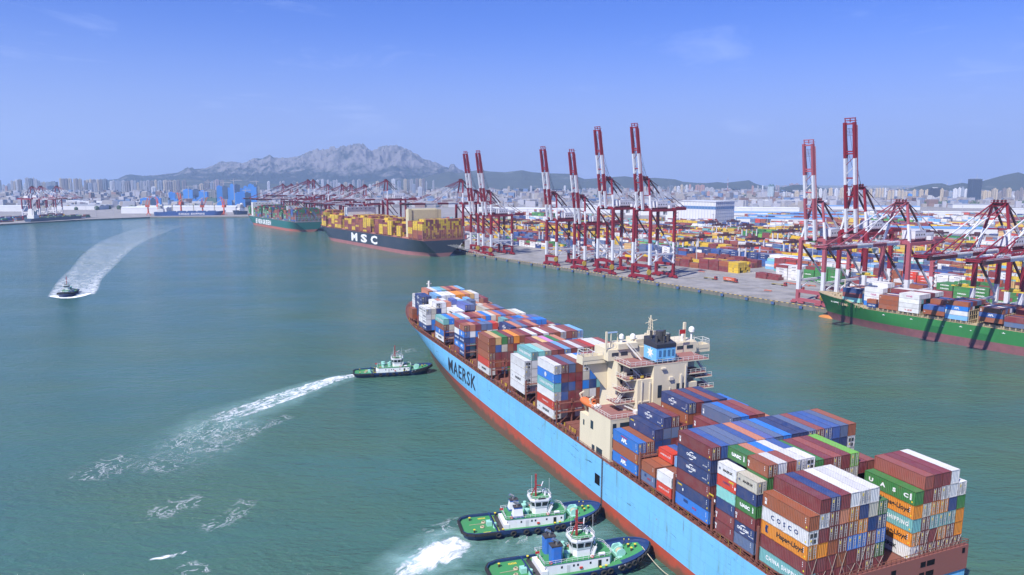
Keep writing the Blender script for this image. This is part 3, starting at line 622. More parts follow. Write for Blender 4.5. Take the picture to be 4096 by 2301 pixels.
for c in REST:
    BULK.add(c['F'], c['x'], c['y'], c['z'], c['L'], W_, c['H']-.04, cjit(PAL[c['c']][1]))
    if c['tx'] in TXC and c['p'][2]:
        cc, sz_, sx_ = TXC[c['tx']]; tmb = MB(); side_text(tmb, c['tx'].replace('SUD', 'SÜD'), c['x']+(5.2 if c['tx'] == 'TEX' else 0), c['y']+1.235, c['z']+c['H']*.52, sz_, sx=sx_, bold=.035)
        BULK.tx.col = cc; k_ = len(BULK.tx.v); BULK.tx.v += [tuple(c['F'] @ Vector(v)) for v in tmb.v]
        for f in tmb.f: BULK.tx.f.append(tuple(k_+i for i in f)); BULK.tx.m.append(0); BULK.tx.c.append(cc)
# ============================================================ hulls
def make_hull(parent, x0, xe_w, xe_d, Bm, deck, levels, mats, lvmat, xs_w, xs_d, yc=0.0, pw=1.6, qw=.8, pd=2.4, qd=.8, zr=9, xr=45, kr=.75, zk=-7, deckmat=None, n=64, bulb=None, name='hull'):
    """levels: list of absolute z (last is the deck, given by function deck(x))"""
    fr = [1-(1-i/(n-1))**1.35 for i in range(n)]; mb = MB(); Lw = xe_w-x0
    rows = []
    nl = len(levels)+1
    for i in range(n):
        col = []
        for l in range(nl):
            xg = x0+fr[i]*(xe_d-x0); z = (levels[l](xg) if callable(levels[l]) else levels[l]) if l < nl-1 else deck(xg)
            zd = deck(xe_d); t = max(0, min(1, z/zd)); tt = t**1.15
            xe = xe_w+(xe_d-xe_w)*tt-(0 if z >= 0 else -z*.25); xs = xs_w+(xs_d-xs_w)*t; p = pw+(pd-pw)*t; q = qw+(qd-qw)*t
            x = x0+fr[i]*(xe-x0); u = (x-xs)/(xe-xs); f = 1 if u <= 0 else max(0, 1-min(1, u)**p)**q
            if z < zr and x < x0+xr: f *= 1-kr*(1-max(z, zk)/zr if z > 0 else 1)*(1-(x-x0)/xr)**1.6
            if l == nl-1: z = deck(x)
            col.append((x, Bm/2*f, z))
        rows.append(col)
    for i in range(n):
        for l in range(nl):
            x, h, z = rows[i][l]; mb.v.append((x, yc+h, z)); mb.v.append((x, yc-h, z))
    I = lambda i, l, s: (i*nl+l)*2+s
    for i in range(n-1):
        for l in range(nl-1):
            mb.f.append((I(i, l, 0), I(i, l+1, 0), I(i+1, l+1, 0), I(i+1, l, 0))); mb.m.append(lvmat[l]); mb.c.append((1, 1, 1))
            mb.f.append((I(i, l, 1), I(i+1, l, 1), I(i+1, l+1, 1), I(i, l+1, 1))); mb.m.append(lvmat[l]); mb.c.append((1, 1, 1))
    for l in range(nl-1): mb.f.append((I(0, l, 0), I(0, l, 1), I(0, l+1, 1), I(0, l+1, 0))); mb.m.append(lvmat[l]); mb.c.append((1, 1, 1))
    hull = mb.build(name, mats, parent, smooth=False)
    # smooth side shading only
    hull.data.polygons.foreach_set('use_smooth', [i < len(hull.data.polygons)-(nl-1) for i in range(len(hull.data.polygons))])
    e = [ed for ed in hull.data.edges]
    dk = MB()
    for i in range(n-1):
        a, b = rows[i][-1], rows[i+1][-1]
        dk.quad((a[0], yc-a[1], a[2]-.02), (b[0], yc-b[1], b[2]-.02), (b[0], yc+b[1], b[2]-.02), (a[0], yc+a[1], a[2]-.02))
    dk.build('deck', deckmat or mats[0], parent)
    if bulb:
        bb = MB(); bb.sphere(bulb[:3], bulb[3], 16, 10, sc=(2.8, 1, 1)); bb.build('bulbous_bow', bulb[4], parent, smooth=True)
    return rows

def big_hull_mat():
    m = mat('hull_light_blue', (.165, .48, .80), .38, dirt=.35, scale=.05, dirtcol=(.25, .50, .70), rust=0, streak=True); n = m.node_tree; K = n.links.new; b = n.nodes['Principled BSDF']
    src = b.inputs['Base Color'].links[0].from_socket; t = n.nodes.new('ShaderNodeTexCoord')
    def layer(src, sc, scale, lo, hi, col, rot=(0, 0, 0), det=6):
        mp = n.nodes.new('ShaderNodeMapping'); mp.inputs['Scale'].default_value = sc; mp.inputs['Rotation'].default_value = rot; K(t.outputs['Object'], mp.inputs[0])
        z = n.nodes.new('ShaderNodeTexNoise'); z.inputs['Scale'].default_value = scale; z.inputs['Detail'].default_value = det; z.inputs['Roughness'].default_value = .7; K(mp.outputs[0], z.inputs['Vector'])
        r = n.nodes.new('ShaderNodeMapRange'); r.inputs[1].default_value = lo; r.inputs[2].default_value = hi; K(z.outputs[0], r.inputs[0])
        x = n.nodes.new('ShaderNodeMix'); x.data_type = 'RGBA'; K(r.outputs[0], x.inputs[0]); K(src, x.inputs[6]); x.inputs[7].default_value = (*col, 1); return x.outputs[2]
    src = layer(src, (1, 1, .10), .55, .50, .72, (.17, .40, .46))          # greenish run-off streaks
    src = layer(src, (1, 1, .07), 1.3, .62, .70, (.13, .20, .20))          # thin dark streaks
    src = layer(src, (.16, 1, 1.5), .9, .635, .665, (.05, .10, .14))       # tug scuffs
    src = layer(src, (.5, .5, .5), .35, .655, .69, (.28, .19, .12), det=9)  # small rust blooms
    br_ = n.nodes.new('ShaderNodeTexBrick'); mp = n.nodes.new('ShaderNodeMapping'); sp = n.nodes.new('ShaderNodeSeparateXYZ'); cb = n.nodes.new('ShaderNodeCombineXYZ'); K(t.outputs['Object'], sp.inputs[0]); K(sp.outputs[0], cb.inputs[0]); K(sp.outputs[2], cb.inputs[1]); K(cb.outputs[0], br_.inputs['Vector'])
    br_.inputs['Scale'].default_value = 1; br_.inputs['Brick Width'].default_value = 11; br_.inputs['Row Height'].default_value = 2.6; br_.inputs['Mortar Size'].default_value = .05; br_.inputs['Color1'].default_value = (1, 1, 1, 1); br_.inputs['Color2'].default_value = (.93, .95, .97, 1); br_.inputs['Mortar'].default_value = (.80, .84, .88, 1)
    x = n.nodes.new('ShaderNodeMix'); x.data_type = 'RGBA'; x.blend_type = 'MULTIPLY'; x.inputs[0].default_value = 1; K(src, x.inputs[6]); K(br_.outputs['Color'], x.inputs[7]); K(x.outputs[2], b.inputs['Base Color']); return m
hullblue = big_hull_mat()
_unused = lambda: mat('hull_light_blue', (.165, .48, .80), .38, dirt=.30, scale=.05, dirtcol=(.27, .52, .72), rust=.02, streak=True)
boot = mat('boot_top_red', (.44, .07, .035), .6, dirt=.9, scale=.16, dirtcol=(.24, .07, .05), rust=.35, streak=False)
deckbrown = mat('deck_red_brown', (.20, .065, .045), .8, dirt=.6, scale=.5, dirtcol=(.13, .06, .045), rust=.2)
cream = mat('superstructure_cream', (.68, .60, .43), .55, dirt=.35, scale=.25, dirtcol=(.48, .42, .32), streak=True)
railw = mat('rail_white', (.70, .68, .62), .5); yellowp = mat('safety_yellow', (.65, .45, .04), .6); dark = mat('dark_opening', (.012, .012, .014), .95, dirt=0, spec=.05); glass = mat('window_glass', (.03, .045, .06), .12, dirt=0)
blackp = mat('funnel_black', (.02, .025, .04), .5, dirt=.1); steel = mat('exhaust_steel', (.25, .25, .26), .35, metal=.7)

def waterline(m, lo, hi, col):
    n = m.node_tree; K = n.links.new; b = n.nodes['Principled BSDF']; src = b.inputs['Base Color'].links[0].from_socket; t = n.nodes.new('ShaderNodeTexCoord'); sp = n.nodes.new('ShaderNodeSeparateXYZ'); K(t.outputs['Object'], sp.inputs[0])
    z = n.nodes.new('ShaderNodeTexNoise'); z.inputs['Scale'].default_value = .35; z.inputs['Detail'].default_value = 7; K(t.outputs['Object'], z.inputs['Vector']); a = n.nodes.new('ShaderNodeMath'); a.operation = 'MULTIPLY_ADD'; a.inputs[1].default_value = -4.5; K(z.outputs[0], a.inputs[0]); K(sp.outputs[2], a.inputs[2])
    r = n.nodes.new('ShaderNodeMapRange'); r.inputs[1].default_value = lo-2.2; r.inputs[2].default_value = hi-2.2; r.inputs[3].default_value = .8; r.inputs[4].default_value = 0; K(a.outputs[0], r.inputs[0])
    x = n.nodes.new('ShaderNodeMix'); x.data_type = 'RGBA'; K(r.outputs[0], x.inputs[0]); K(src, x.inputs[6]); x.inputs[7].default_value = (*col, 1); K(x.outputs[2], b.inputs['Base Color'])
waterline(boot, .3, 1.8, (.085, .075, .045))     # weed and silt along the waterline
big = empty('container_ship', SHIP, 'huge light blue container ship with red boot-top and cream bridge block, moving ahead of tugs', 'container ship', 'large container ships')
YC = -21.25
rows_big = make_hull(big, -1.2, 303, 329, 43.2, lambda x: 14.9+max(0, x-285)*.05, [-9, 0, lambda x: 3.0+.009*x, 9.5], [boot, hullblue, deckbrown], [0, 0, 1, 1], 150, 254, YC, zr=4, xr=30, kr=.35, deckmat=deckbrown, n=80)
def Bx(mb, X0, X1, Y0, Y1, z0, z1, m=None): return mb.box(X0, X1, -Y1, -Y0, z0, z1, m)
# hull lettering
hl = MB(); hl.col = (1, 1, 1)
me = text_mesh('MAERSK', 6.0, .012, 1.12, 1.35)
xs = [v.co.x for v in me.vertices]; wd = max(xs)-min(xs)
def hullY(x, z, rows=rows_big, yc=YC):
    def hb(c):
        best = 0
        for k in range(len(c)-1):
            if c[k][2] <= z <= c[k+1][2]: t = (z-c[k][2])/(c[k+1][2]-c[k][2]); return (c[k][0]+(c[k+1][0]-c[k][0])*t, c[k][1]+(c[k+1][1]-c[k][1])*t)
        return (c[-1][0], c[-1][1])
    P = [hb(c) for c in rows]
    for p, q in zip(P[:-1], P[1:]):
        if p[0] <= x <= q[0]: return yc+p[1]+(q[1]-p[1])*(x-p[0])/(q[0]-p[0])
    return yc+P[-1][1]
sx = 33.5/wd; k0 = len(hl.v)
bm = bmesh.new(); bm.from_mesh(me)
for zc in (-.4, -2, 1.4):
    bmesh.ops.bisect_plane(bm, geom=bm.verts[:]+bm.edges[:]+bm.faces[:], plane_co=(0, zc, 0), plane_no=(0, 1, 0))
for k_ in range(-17, 18): bmesh.ops.bisect_plane(bm, geom=bm.verts[:]+bm.edges[:]+bm.faces[:], plane_co=(k_*wd/35, 0, 0), plane_no=(1, 0, 0))
me = bpy.data.meshes.new('hull_word'); bm.to_mesh(me); bm.free()
for v in me.vertices: x = 188.5-v.co.x*sx; z = 9.9+v.co.y; hl.v.append((x, hullY(x, z)+.15, z))
for p in me.polygons: hl.f.append(tuple(p.vertices)); hl.m.append(0); hl.c.append((1, 1, 1))
hl.build('hull_lettering', mat('lettering_navy_black', (.012, .018, .035), .5, dirt=.15), big)
# transom band and mooring openings
tr = MB(); Bx(tr, -1.5, -.7, -.35, 42.85, 12.6, 17.9, 0)
tr.build('stern_bulwark', [mat('stern_red_brown', (.25, .085, .07), .7, dirt=.4, scale=.3, dirtcol=(.17, .08, .06), rust=.1, streak=True)], big)
op = MB()
for Y, z, w_ in ((28.9, 15.7, 1.4), (30.7, 15.7, 2.2), (20.7, 15.6, 1.3), (28.7, 13.4, 1.4), (30.6, 13.4, 2.2), (9.5, 15.4, 2.2), (12.2, 15.4, 1.3), (20.6, 13.2, 1.2), (41, 16.3, .8), (4, 15.2, 1.2)):
    Bx(op, -1.56, -1.49, Y, Y+w_, z, z+1.1)
Bx(op, -1.56, -1.49, 37.8, 40.0, 6.4, 9.0); Bx(op, -1.56, -1.49, 35, 35.4, 6.8, 8.2)
op.build('mooring_opening', dark, big)
rl = MB(); rl.rail([(-1.4, .2, 17.9), (-1.4, -42.7, 17.9)], 1.1, .09, 1.3)
rl.rail([(-1.4, .2, 17.9), (8, .2, 15.2)], 1.1, .09, 1.5); rl.rail([(-1.4, -42.7, 17.9), (8, -42.7, 15.2)], 1.1, .09, 1.5)
rl.build('stern_railing', deckbrown, big)
# side rails along the deck edge
rl = MB(); pts = [(r[-1][0], YC+r[-1][1]-.15, r[-1][2]) for r in rows_big if r[-1][0] < 322]; pts = [pts[0]]+[p for a, p in zip(pts, pts[1:])]
rl.rail(pts, 1.1, .08, 2.4); rl.rail([(p[0], 2*YC-p[1], p[2]) for p in pts], 1.1, .08, 4)
rl.build('side_railing', deckbrown, big)
# coaming, hatch covers, pillars, ladders
bays = [(0, 12.2), (13.9, 26.2), (28.3, 40.5), (42.2, 55), (56.8, 69), (90, 101.5), (104.2, 116.4), (118, 124.5), (126.2, 138.4), (142, 154.2), (158.4, 170.6), (172.9, 185.1), (186.1, 198.4), (199.8, 212), (212.7, 224.9), (226.4, 238.6), (238.8, 251.2), (254, 266.2), (268, 280.2)]
cm = MB()
def inset(x): return max(0, -(hullY(x, 14.5)-.1))
for a, b in bays:
    o_ = inset(b)
    Bx(cm, a+.2, b-.2, 2.6+o_, 39.9-o_, 14.9, 16.55, 0)
    k = int((b-a)/3)
    for i in range(k+1):
        x = a+.6+(b-a-1.2)*i/k
        for Y in ((.1+o_, 42.1-o_) if o_ < 3 else (.3+o_,)): Bx(cm, x-.22, x+.22, Y, Y+.5, 14.9, 16.7, 0)
    Bx(cm, a+.2, b-.2, .0+o_, .35+o_, 16.3, 16.68, 0)
    for q in range(3):      # hatch cover seams and lashing gear
        Bx(cm, a+1+q*3.6, a+1.5+q*3.6, 2.6+o_, 39.9-o_, 16.55, 16.68, 0)
cm.build('hatch_coaming', [deckbrown], big)
yl = MB(); rr = random.Random(4)
for a, b in bays:
    for i in range(5):
        x = a+1+rr.random()*(b-a-2); o_ = inset(x); z = 14.9; y = -(2.4+o_)+.25
        for dx in (0, .5): yl.box(x+dx, x+dx+.09, y, y+.09, z, z+1.7)
        for q in range(3): yl.box(x, x+.55, y, y+.08, z+.4+q*.5, z+.5+q*.5)
        if rr.random() < .5: x += 1.2; yl.box(x, x+.08, -.3-o_, -.2-o_, z, z+1.2); yl.box(x, x+.9, -.3-o_, -.2-o_, z+1.1, z+1.22)
yl.build('access_ladders', yellowp, big)
wn = MB()
for a, b in bays[5:]:
    o_ = inset(a); x = a-1
    wn.cyl((x, -(1.2+o_), 15.1), (x, -(2.3+o_), 15.1), .35, 8); wn.cyl((x+.5, -(.6+o_), 14.9), (x+.5, -(.6+o_), 15.9), .22, 8)
wn.build('deck_vents', mat('vent_blue', (.05, .25, .45), .6), big)
# lashing bridges in the gaps
lb = [12.95, 27.25, 41.35, 55.9, 102.5, 117.2, 125.3, 139.6, 156.2, 171.7, 185.6, 199.1, 212.35, 225.6, 252.6, 267.1, 281.3]
for x in lb:
    mb = MB(); o_ = inset(x); hi = 2 if x < 60 or x > 160 else 2
    e0, e1 = .15+o_, 42.3-o_
    n_ = 9; ys = [e0+(e1-e0)*i/(n_-1) for i in range(n_)]
    for Y in ys: Bx(mb, x-.3, x+.3, Y-.14, Y+.14, 14.9, 16.7+2.9*hi+.9)
    for k in range(1, hi+1):
        z = 16.7+2.9*k-.3; Bx(mb, x-.55, x+.55, e0, e1, z-.12, z)
        mb.rail([(x-.5, -e0, z), (x-.5, -e1, z)], 1.0, .06, 2.6)
    for i in range(n_-1):
        mb.bar((x, -ys[i], 15), (x, -ys[i+1], 19.2), .16); 
    mb.build('lashing_bridge', deckbrown, big)
# lashing rods on the aft faces at the stern
ls = MB(); rr = random.Random(9)
for r in list(range(0, 8))+list(range(11, 17)):
    y = -(r*2.5); 
    ls.bar((-.45, y-.2, 17.0), (-.12, y-2.3, 19.6+2.9*(rr.random() < .5)), .07); ls.bar((-.45, y-2.3, 17.0), (-.12, y-.2, 19.6+2.9*(rr.random() < .5)), .07)
    for k in range(3): ls.box(-.75, -.3, y-.5-k*.7, y-.2-k*.7, 16.7, 17.2+.4*rr.random())
ls.build('lashing_rods', mat('lashing_steel', (.33, .27, .22), .6, dirt=.5), big)
# pilot ladder / gangway down the port side
gw = MB()
for dx in (0, .55): gw.box(73+dx, 73.08+dx, .42, .52, 1.2, 15.5)
for k in range(34): gw.box(73, 73.6, .40, .55, 1.4+k*.42, 1.5+k*.42)
gw.build('pilot_ladder', mat('ladder_dark', (.06, .05, .045), .8), big)
so = MB(); so.box(74.6, 77.2, .32, .46, 6.9, 9.8); so.build('side_door_opening', dark, big)

# ------------------------------------------------ accommodation
ac = MB()
Bx(ac, 71, 83, .4, 8.2, 15, 27.0); Bx(ac, 83, 88, .4, 8.2, 15, 24.3)
Bx(ac, 71, 88, 34.3, 42.1, 15, 27.0)
Bx(ac, 80.5, 90, 8.0, 34.5, 14.95, 40.0)
Bx(ac, 74, 80.6, 15.8, 27.2, 14.95, 40.1)
Bx(ac, 74.6, 80.6, 11, 15.9, 14.95, 36.0); Bx(ac, 76.2, 80.6, 7.6, 11.1, 14.95, 29.4)
Bx(ac, 74.6, 80.6, 27.1, 31.2, 14.95, 33.5)
Bx(ac, 72, 80.6, 8.1, 34.4, 26.6, 27.0)          # boat deck
for z in (18.7, 22.6):
    Bx(ac, 71.2, 80.5, 8.3, 34.2, z-.25, z)
for Y in (8.3, 12.5, 16.5, 20.5, 24.5, 28.5, 32.5): Bx(ac, 71.3, 71.9, Y, Y+.7, 15, 26.6)
ac.build('deckhouse', cream, big)
wh = MB(); Bx(wh, 82.5, 90.2, 6, 36.6, 40.0, 43.2); Bx(wh, 85, 88.4, -.7, 43.2, 39.0, 40.15)
Bx(wh, 84.9, 85.1, -.7, 8, 40.1, 41.3); Bx(wh, 88.3, 88.5, -.7, 43.2, 40.1, 41.3); Bx(wh, 84.9, 85.1, 34.6, 43.2, 40.1, 41.3); Bx(wh, 84.9, 88.5, -.9, -.7, 39, 41.3); Bx(wh, 84.9, 88.5, 43.2, 43.4, 39, 41.3)
wh.slab([(86.2, -8.0, 39.1), (86.2, -1.6, 39.1), (86.2, -1.6, 38.2), (86.2, -7.9, 30.5)], (.5, 0, 0)); wh.slab([(86.2, -34.5, 39.1), (86.2, -40.9, 39.1), (86.2, -40.9, 38.2), (86.2, -34.6, 30.5)], (.5, 0, 0))
Bx(wh, 83.2, 88.5, 15.5, 27.5, 43.2, 45.3); Bx(wh, 82, 86.5, 9, 15.5, 43.2, 44.8); Bx(wh, 83, 90, 6, 36.6, 43.2, 43.35)
wh.build('wheelhouse', cream, big)
wd_ = MB()
Bx(wd_, 90.15, 90.25, 7, 35.6, 41.2, 42.5)
for Y0 in (7.2, 10.2, 29.5, 33): Bx(wd_, 82.42, 82.5, Y0, Y0+2.2, 41.3, 42.3)
for Y0, z0, w_, h_ in ((17.3, 30.4, 1.3, 3.6), (23.6, 30.3, 2.6, 3.6)): Bx(wd_, 73.93, 74.02, Y0, Y0+w_, z0, z0+h_)
for Y0 in (9.1, 13.3, 17.3): 
    for z0 in (15.4, 19.1, 23.0): Bx(wd_, 71.05, 71.15, Y0+.2, Y0+3.0, z0, z0+2.9)  # dark panes standing in for the shade inside the open galleries
for X0, z0, w_, h_ in ((80.2, 21.3, 1.5, 2.4), (85.3, 21, .7, 1.6), (75, 15.3, 3.2, 1.8), (79.2, 15.3, 1.5, 1.6)): wd_.box(X0, X0+w_, -.42, -.34, z0, z0+h_)
for z0, h_ in ((15.6, 2.5), (19.2, 2.8), (23.0, 2.8)):
    Bx(wd_, 70.93, 71.02, 1.1, 2.2, z0, z0+h_); Bx(wd_, 70.93, 71.02, 3.4, 7.4, z0, z0+h_)  # tall openings drawn as dark panes, their shade put into the colour
for z0 in (37.2, 33.8, 30.8):
    for Y0 in (9.0, 12.2): Bx(wd_, 80.42, 80.5, Y0, Y0+.7, z0-.2, z0+1.7)
wd_.build('windows', glass, big)
# balconies, stairs and rails on the port quarter
bl_ = MB(); br = MB()
decks = [(36.1, 75.2, 80.6, 7.6, 15.9), (32.7, 76, 80.6, 6.6, 11.2), (29.5, 75.6, 80.6, 4.6, 11.2), (40.15, 74.0, 85, 8.0, 34.6), (27.05, 71, 83, .4, 34.4), (36.1, 74.6, 80.6, 27.1, 34.3), (31.2, 75, 81, 31, 37.6), (34.6, 75, 81, 31, 36.8)]
for z, X0, X1, Y0, Y1 in decks:
    Bx(bl_, X0, X1, Y0, Y1, z, z+.12, 1); Bx(bl_, X0-.05, X1, Y0-.05, Y1, z-.25, z, 0)
    br.rail([(X1, -Y0-.1, z+.1), (X0+.1, -Y0-.1, z+.1), (X0+.1, -Y1+.1, z+.1)], 1.1, .08, 1.8)
bl_.build('balcony_decks', [cream, mat('deck_rose', (.26, .10, .09), .8, dirt=.3)], big)
br.rail([(84.9, -8, 41.3), (84.9, .7, 41.3), (88.4, .7, 41.3)], .9, .07, 2); br.rail([(84.9, -34.6, 41.3), (84.9, -43.2, 41.3), (88.4, -43.2, 41.3)], .9, .07, 2)
br.rail([(83.2, -16, 45.3), (83.2, -27, 45.3), (88.4, -27, 45.3)], 1, .07, 2); br.rail([(83.0, -6, 43.3), (83, -36, 43.3)], 1, .07, 2)
for sg in (-.9, 43.4):      # raised canopy frames on the wing tips
    y = -sg-(.3 if sg < 0 else -.3)
    for dx in (0, 3.2):
        for dy in (0, 3): br.bar((85+dx, y-(dy if sg < 0 else -dy), 41.2), (85+dx, y-(dy if sg < 0 else -dy), 42.9), .12)
    for dx in (0, 3.2): br.bar((85+dx, y, 42.9), (85+dx, y-(3 if sg < 0 else -3), 42.9), .12)
    for dy in (0, 3): br.bar((85, y-(dy if sg < 0 else -dy), 42.9), (88.2, y-(dy if sg < 0 else -dy), 42.9), .12)
def stair(mb, a, b, w=.8):
    a = Vector(a); b = Vector(b); s_ = Vector((b-a).cross(Vector((0, 0, 1)))).normalized()*w/2
    for sg in (1, -1): mb.bar(a+s_*sg, b+s_*sg, .12, .3); mb.bar(a+s_*sg+Vector((0, 0, 1)), b+s_*sg+Vector((0, 0, 1)), .06)
    for i in range(12): p = a+(b-a)*(i/11); mb.bar(p-s_, p+s_, .22, .05)
stair(br, (75.8, -13, 36.2), (77.5, -9.2, 40.2)); stair(br, (77, -10.6, 32.8), (77.8, -7.8, 36.2)); stair(br, (76.6, -5.4, 29.6), (78.2, -9.5, 32.8)); stair(br, (74.5, -11, 27.1), (77, -6.2, 29.6))
stair(br, (79.5, -15.2, 40.2), (81.5, -11.5, 44.8)); stair(br, (76, -36.8, 31.3), (79.5, -33.4, 34.7)); stair(br, (76, -35.5, 34.7), (79.5, -33, 40.2))
br.build('railings', railw, big)
# funnel
fu = MB(); fu.box(74.1, 80.6, -23.1, -16.5, 40.1, 40.8, 1); fu.box(74.2, 80.5, -23.0, -16.6, 40.8, 44.6, 0)
fu.hexa([(74.1, -23.1, 44.6), (80.6, -23.1, 44.6), (80.6, -16.5, 44.6), (74.1, -16.5, 44.6), (74.1, -23.1, 45.7), (80.6, -23.1, 47.0), (80.6, -16.5, 47.0), (74.1, -16.5, 45.7)], 1)
fu.build('funnel', [hullblue, blackp], big)
pp = MB()
for X, Y, r, h_ in ((77.3, 19.6, 1.15, 48.9), (75.8, 17.6, .4, 47.9), (75.9, 21.4, .45, 48), (78.6, 17.6, .42, 48.8), (75.2, 19.6, .35, 47.6), (78.8, 22.2, .42, 48.6), (76.6, 22.4, .3, 47.9)): pp.cyl((X, -Y, 45.6), (X, -Y, h_), r, 12, m=0)
pp.build('exhaust_pipes', [mat('exhaust_dark', (.07, .07, .075), .4, metal=.4)], big)
pi_ = MB(); rp_ = random.Random(2)          # pipework, vents, lockers and lamps on the cream walls
for Y, z0, z1 in ((12.2, 17, 35.6), (14.9, 27.2, 35), (21.2, 17, 33), (26.4, 20, 39)): Bx(pi_, 74.3 if Y < 15.8 else 73.75, 74.62 if Y < 15.8 else 74.02, Y, Y+.3, z0, z1)
Bx(pi_, 74.35, 74.62, 11.5, 15.2, 29.5, 29.8); Bx(pi_, 73.5, 74.05, 20.9, 22.2, 35.2, 36.1); Bx(pi_, 73.6, 74.05, 24.7, 25.3, 31, 36.5); Bx(pi_, 73.4, 74.05, 18.2, 19.6, 38.6, 39.0)
for i in range(26):
    X, Y, z = rp_.choice(((78+rp_.random()*2, 8.5+rp_.random()*6, 36.2), (72+rp_.random()*7, 9+rp_.random()*24, 27.1), (83+rp_.random()*6, 7+rp_.random()*28, 43.3), (75+rp_.random()*5, 24+rp_.random()*3, 40.2), (84+rp_.random()*4, 17+rp_.random()*9, 45.3)))
    if 74 < X < 80.7 and 15.8 < Y < 27.2 and z < 40: continue
    w_ = .3+rp_.random()*.5; Bx(pi_, X, X+w_, Y, Y+w_*1.3, z, z+.5+rp_.random()*.9)
for Y in (6.5, 12, 20, 29, 36): pi_.cyl((83.2, -Y, 43.3), (83.2, -Y, 44.9), .06, 5)
pi_.build('pipework', mat('pipe_cream', (.66, .60, .48), .5), big)
hb2 = MB()
for X0, Y0 in ((75.0, 9), (75.0, 12.5)): hb2.box(X0-.1, X0+.3, -Y0-.6, -Y0+.2, 36.4, 37)
hb2.build('locker', yellowp, big)
st = MB(); y = -16.57; cx, cz = 77.3, 42.9; P = []
for i in range(14):
    a = math.pi/2+math.pi*i/7; r = 1.75 if i % 2 == 0 else .72; P.append((cx-r*math.cos(a), y, cz+r*math.sin(a)))
for i in range(14): st.quad((cx, y, cz), P[i], P[(i+1) % 14])
st.build('funnel_star', cm_white, big)
lv = MB()
for q in range(4):
    for k in range(6): Bx(lv, 74.12, 74.2, 17.4+q*1.45, 18.2+q*1.45, 42.2+k*.32, 42.36+k*.32)
for q in range(2): Bx(lv, 74.12, 74.2, 17.0+q*.9, 17.6+q*.9, 41.1, 41.7)
lv.build('funnel_louvres', mat('louvre_blue', (.05, .18, .30), .6), big)
# masts, radars, domes
ms = MB()
for dx, dy in ((-.6, -.6), (.6, -.6), (.6, .6), (-.6, .6)): ms.bar((85.5+dx, -22+dy, 45.3), (85.5+dx*.4, -22+dy*.4, 50.6), .16)
for k in range(5): z = 46+k; ms.bar((84.9, -22.5, z), (86.1, -21.5, z+.9), .1); ms.bar((84.9, -21.5, z), (86.1, -22.5, z+.9), .1)
ms.bar((85.5, -20.2, 49.4), (85.5, -24.2, 50.2), .14); ms.bar((85.5, -22, 50.6), (85.5, -22, 51.6), .3)
ms.bar((84, -33, 43.3), (84, -33, 49), .7); ms.bar((83, -5.6, 43.3), (83, -5.6, 48.5), .5); ms.bar((84.5, -8, 43.3), (84.5, -8, 47.6), .25); ms.bar((85, -10.5, 43.3), (85, -10.5, 47.2), .25)
ms.build('radar_mast', cream, big)
rd = MB(); rd.bar((84.5, -6.3, 47.8), (84.5, -10.0, 47.8), .3, .35); rd.build('radar_scanner', mat('scanner_blue', (.35, .5, .7), .5), big)
for X, Y, z, r in ((84, 11.2, 46.2, .7), (84.3, 15.2, 45.8, .8), (85, 36.4, 46.0, .9), (84, 32.4, 45.0, .4)):
    dm = MB(); dm.cyl((X, -Y, z-1.6 if Y < 20 else z-2.6), (X, -Y, z-.2), .3, 8); dm.cyl((X, -Y, z-.3), (X, -Y, z+.4), r, 14); dm.sphere((X, -Y, z+.4), r, 14, 5, half=True); dm.build('satellite_dome', mat('dome_white', (.75, .74, .70), .4, dirt=.1), big, smooth=False)
fm_ = MB(); fm_.cyl((303, YC, 17), (303, YC, 31.5), .9, 10, .6); fm_.bar((303, YC-2.4, 21), (303, YC+2.4, 21), .35); fm_.bar((303, YC-1.4, 30), (303, YC+1.4, 30), .5); fm_.bar((303, YC-2.3, 17), (303, YC, 23), .3); fm_.bar((303, YC+2.3, 17), (303, YC, 23), .3); fm_.build('foremast', mat('foremast_white', (.72, .70, .64), .5), big)
fl = MB(); fl.bar((81, -29, 43.2), (81, -29, 47.6), .1, m=1); fl.box(80.98, 81.02, -31.2, -29.1, 46.3, 47.6, 0); fl.build('signal_flag', [cm_red, railw], big)
# starboard davits and boats
dv = MB()
for X in (70, 73.5): dv.bar((X, -41.5, 15), (X+.3, -43, 21), .5); dv.sphere((X+.3, -43, 21.3), .7, 8, 5)
dv.build('davit', cream, big)
# lifeboat: hangs from the ship
def lifeboat(X, Y, z, lab):
    o = empty('lifeboat', SHIP @ Matrix.Translation((X, -Y, z)), lab, 'lifeboat')
    b = MB(); n, k = 12, 8
    for i in range(n+1):
        x = -4.2+8.4*i/n; f = (1-abs(x/4.3)**2.6)**.6
        for j in range(k): a = 2*math.pi*j/k; b.v.append((x, 1.45*f*math.cos(a), (1.3 if math.sin(a) > 0 else 1.15)*math.sin(a)*f))
    for i in range(n):
        for j in range(k): b.f.append((i*k+j, (i+1)*k+j, (i+1)*k+(j+1) % k, i*k+(j+1) % k)); b.m.append(0); b.c.append((1, 1, 1))
    b.build('hull', mat('lifeboat_orange', (.72, .16, .03), .45, dirt=.2), o, smooth=True)
    c = MB(); c.box(-3.4, -1.8, -.6, .6, .9, 1.75); c.build('conning_cabin', mat('lifeboat_orange', ()), o)
    w_ = MB(); w_.box(-3.42, -3.38, -.4, .4, 1.2, 1.6); 
    for x in (-2.9, -2.3): w_.box(x, x+.35, .58, .62, 1.2, 1.6)
    w_.build('windows', dark, o)
    return o
lifeboat(85.2, 1.4, 27.6, 'orange enclosed lifeboat hanging beside the cream superstructure of the light blue ship')
db = MB(); 
for X in (82.3, 88): db.bar((X, -2.5, 24.3), (X, -.2, 29.6), .4); db.bar((X, -.2, 29.6), (X, -1.6, 30.2), .35)
db.build('davit', cream, big)
rf = MB()
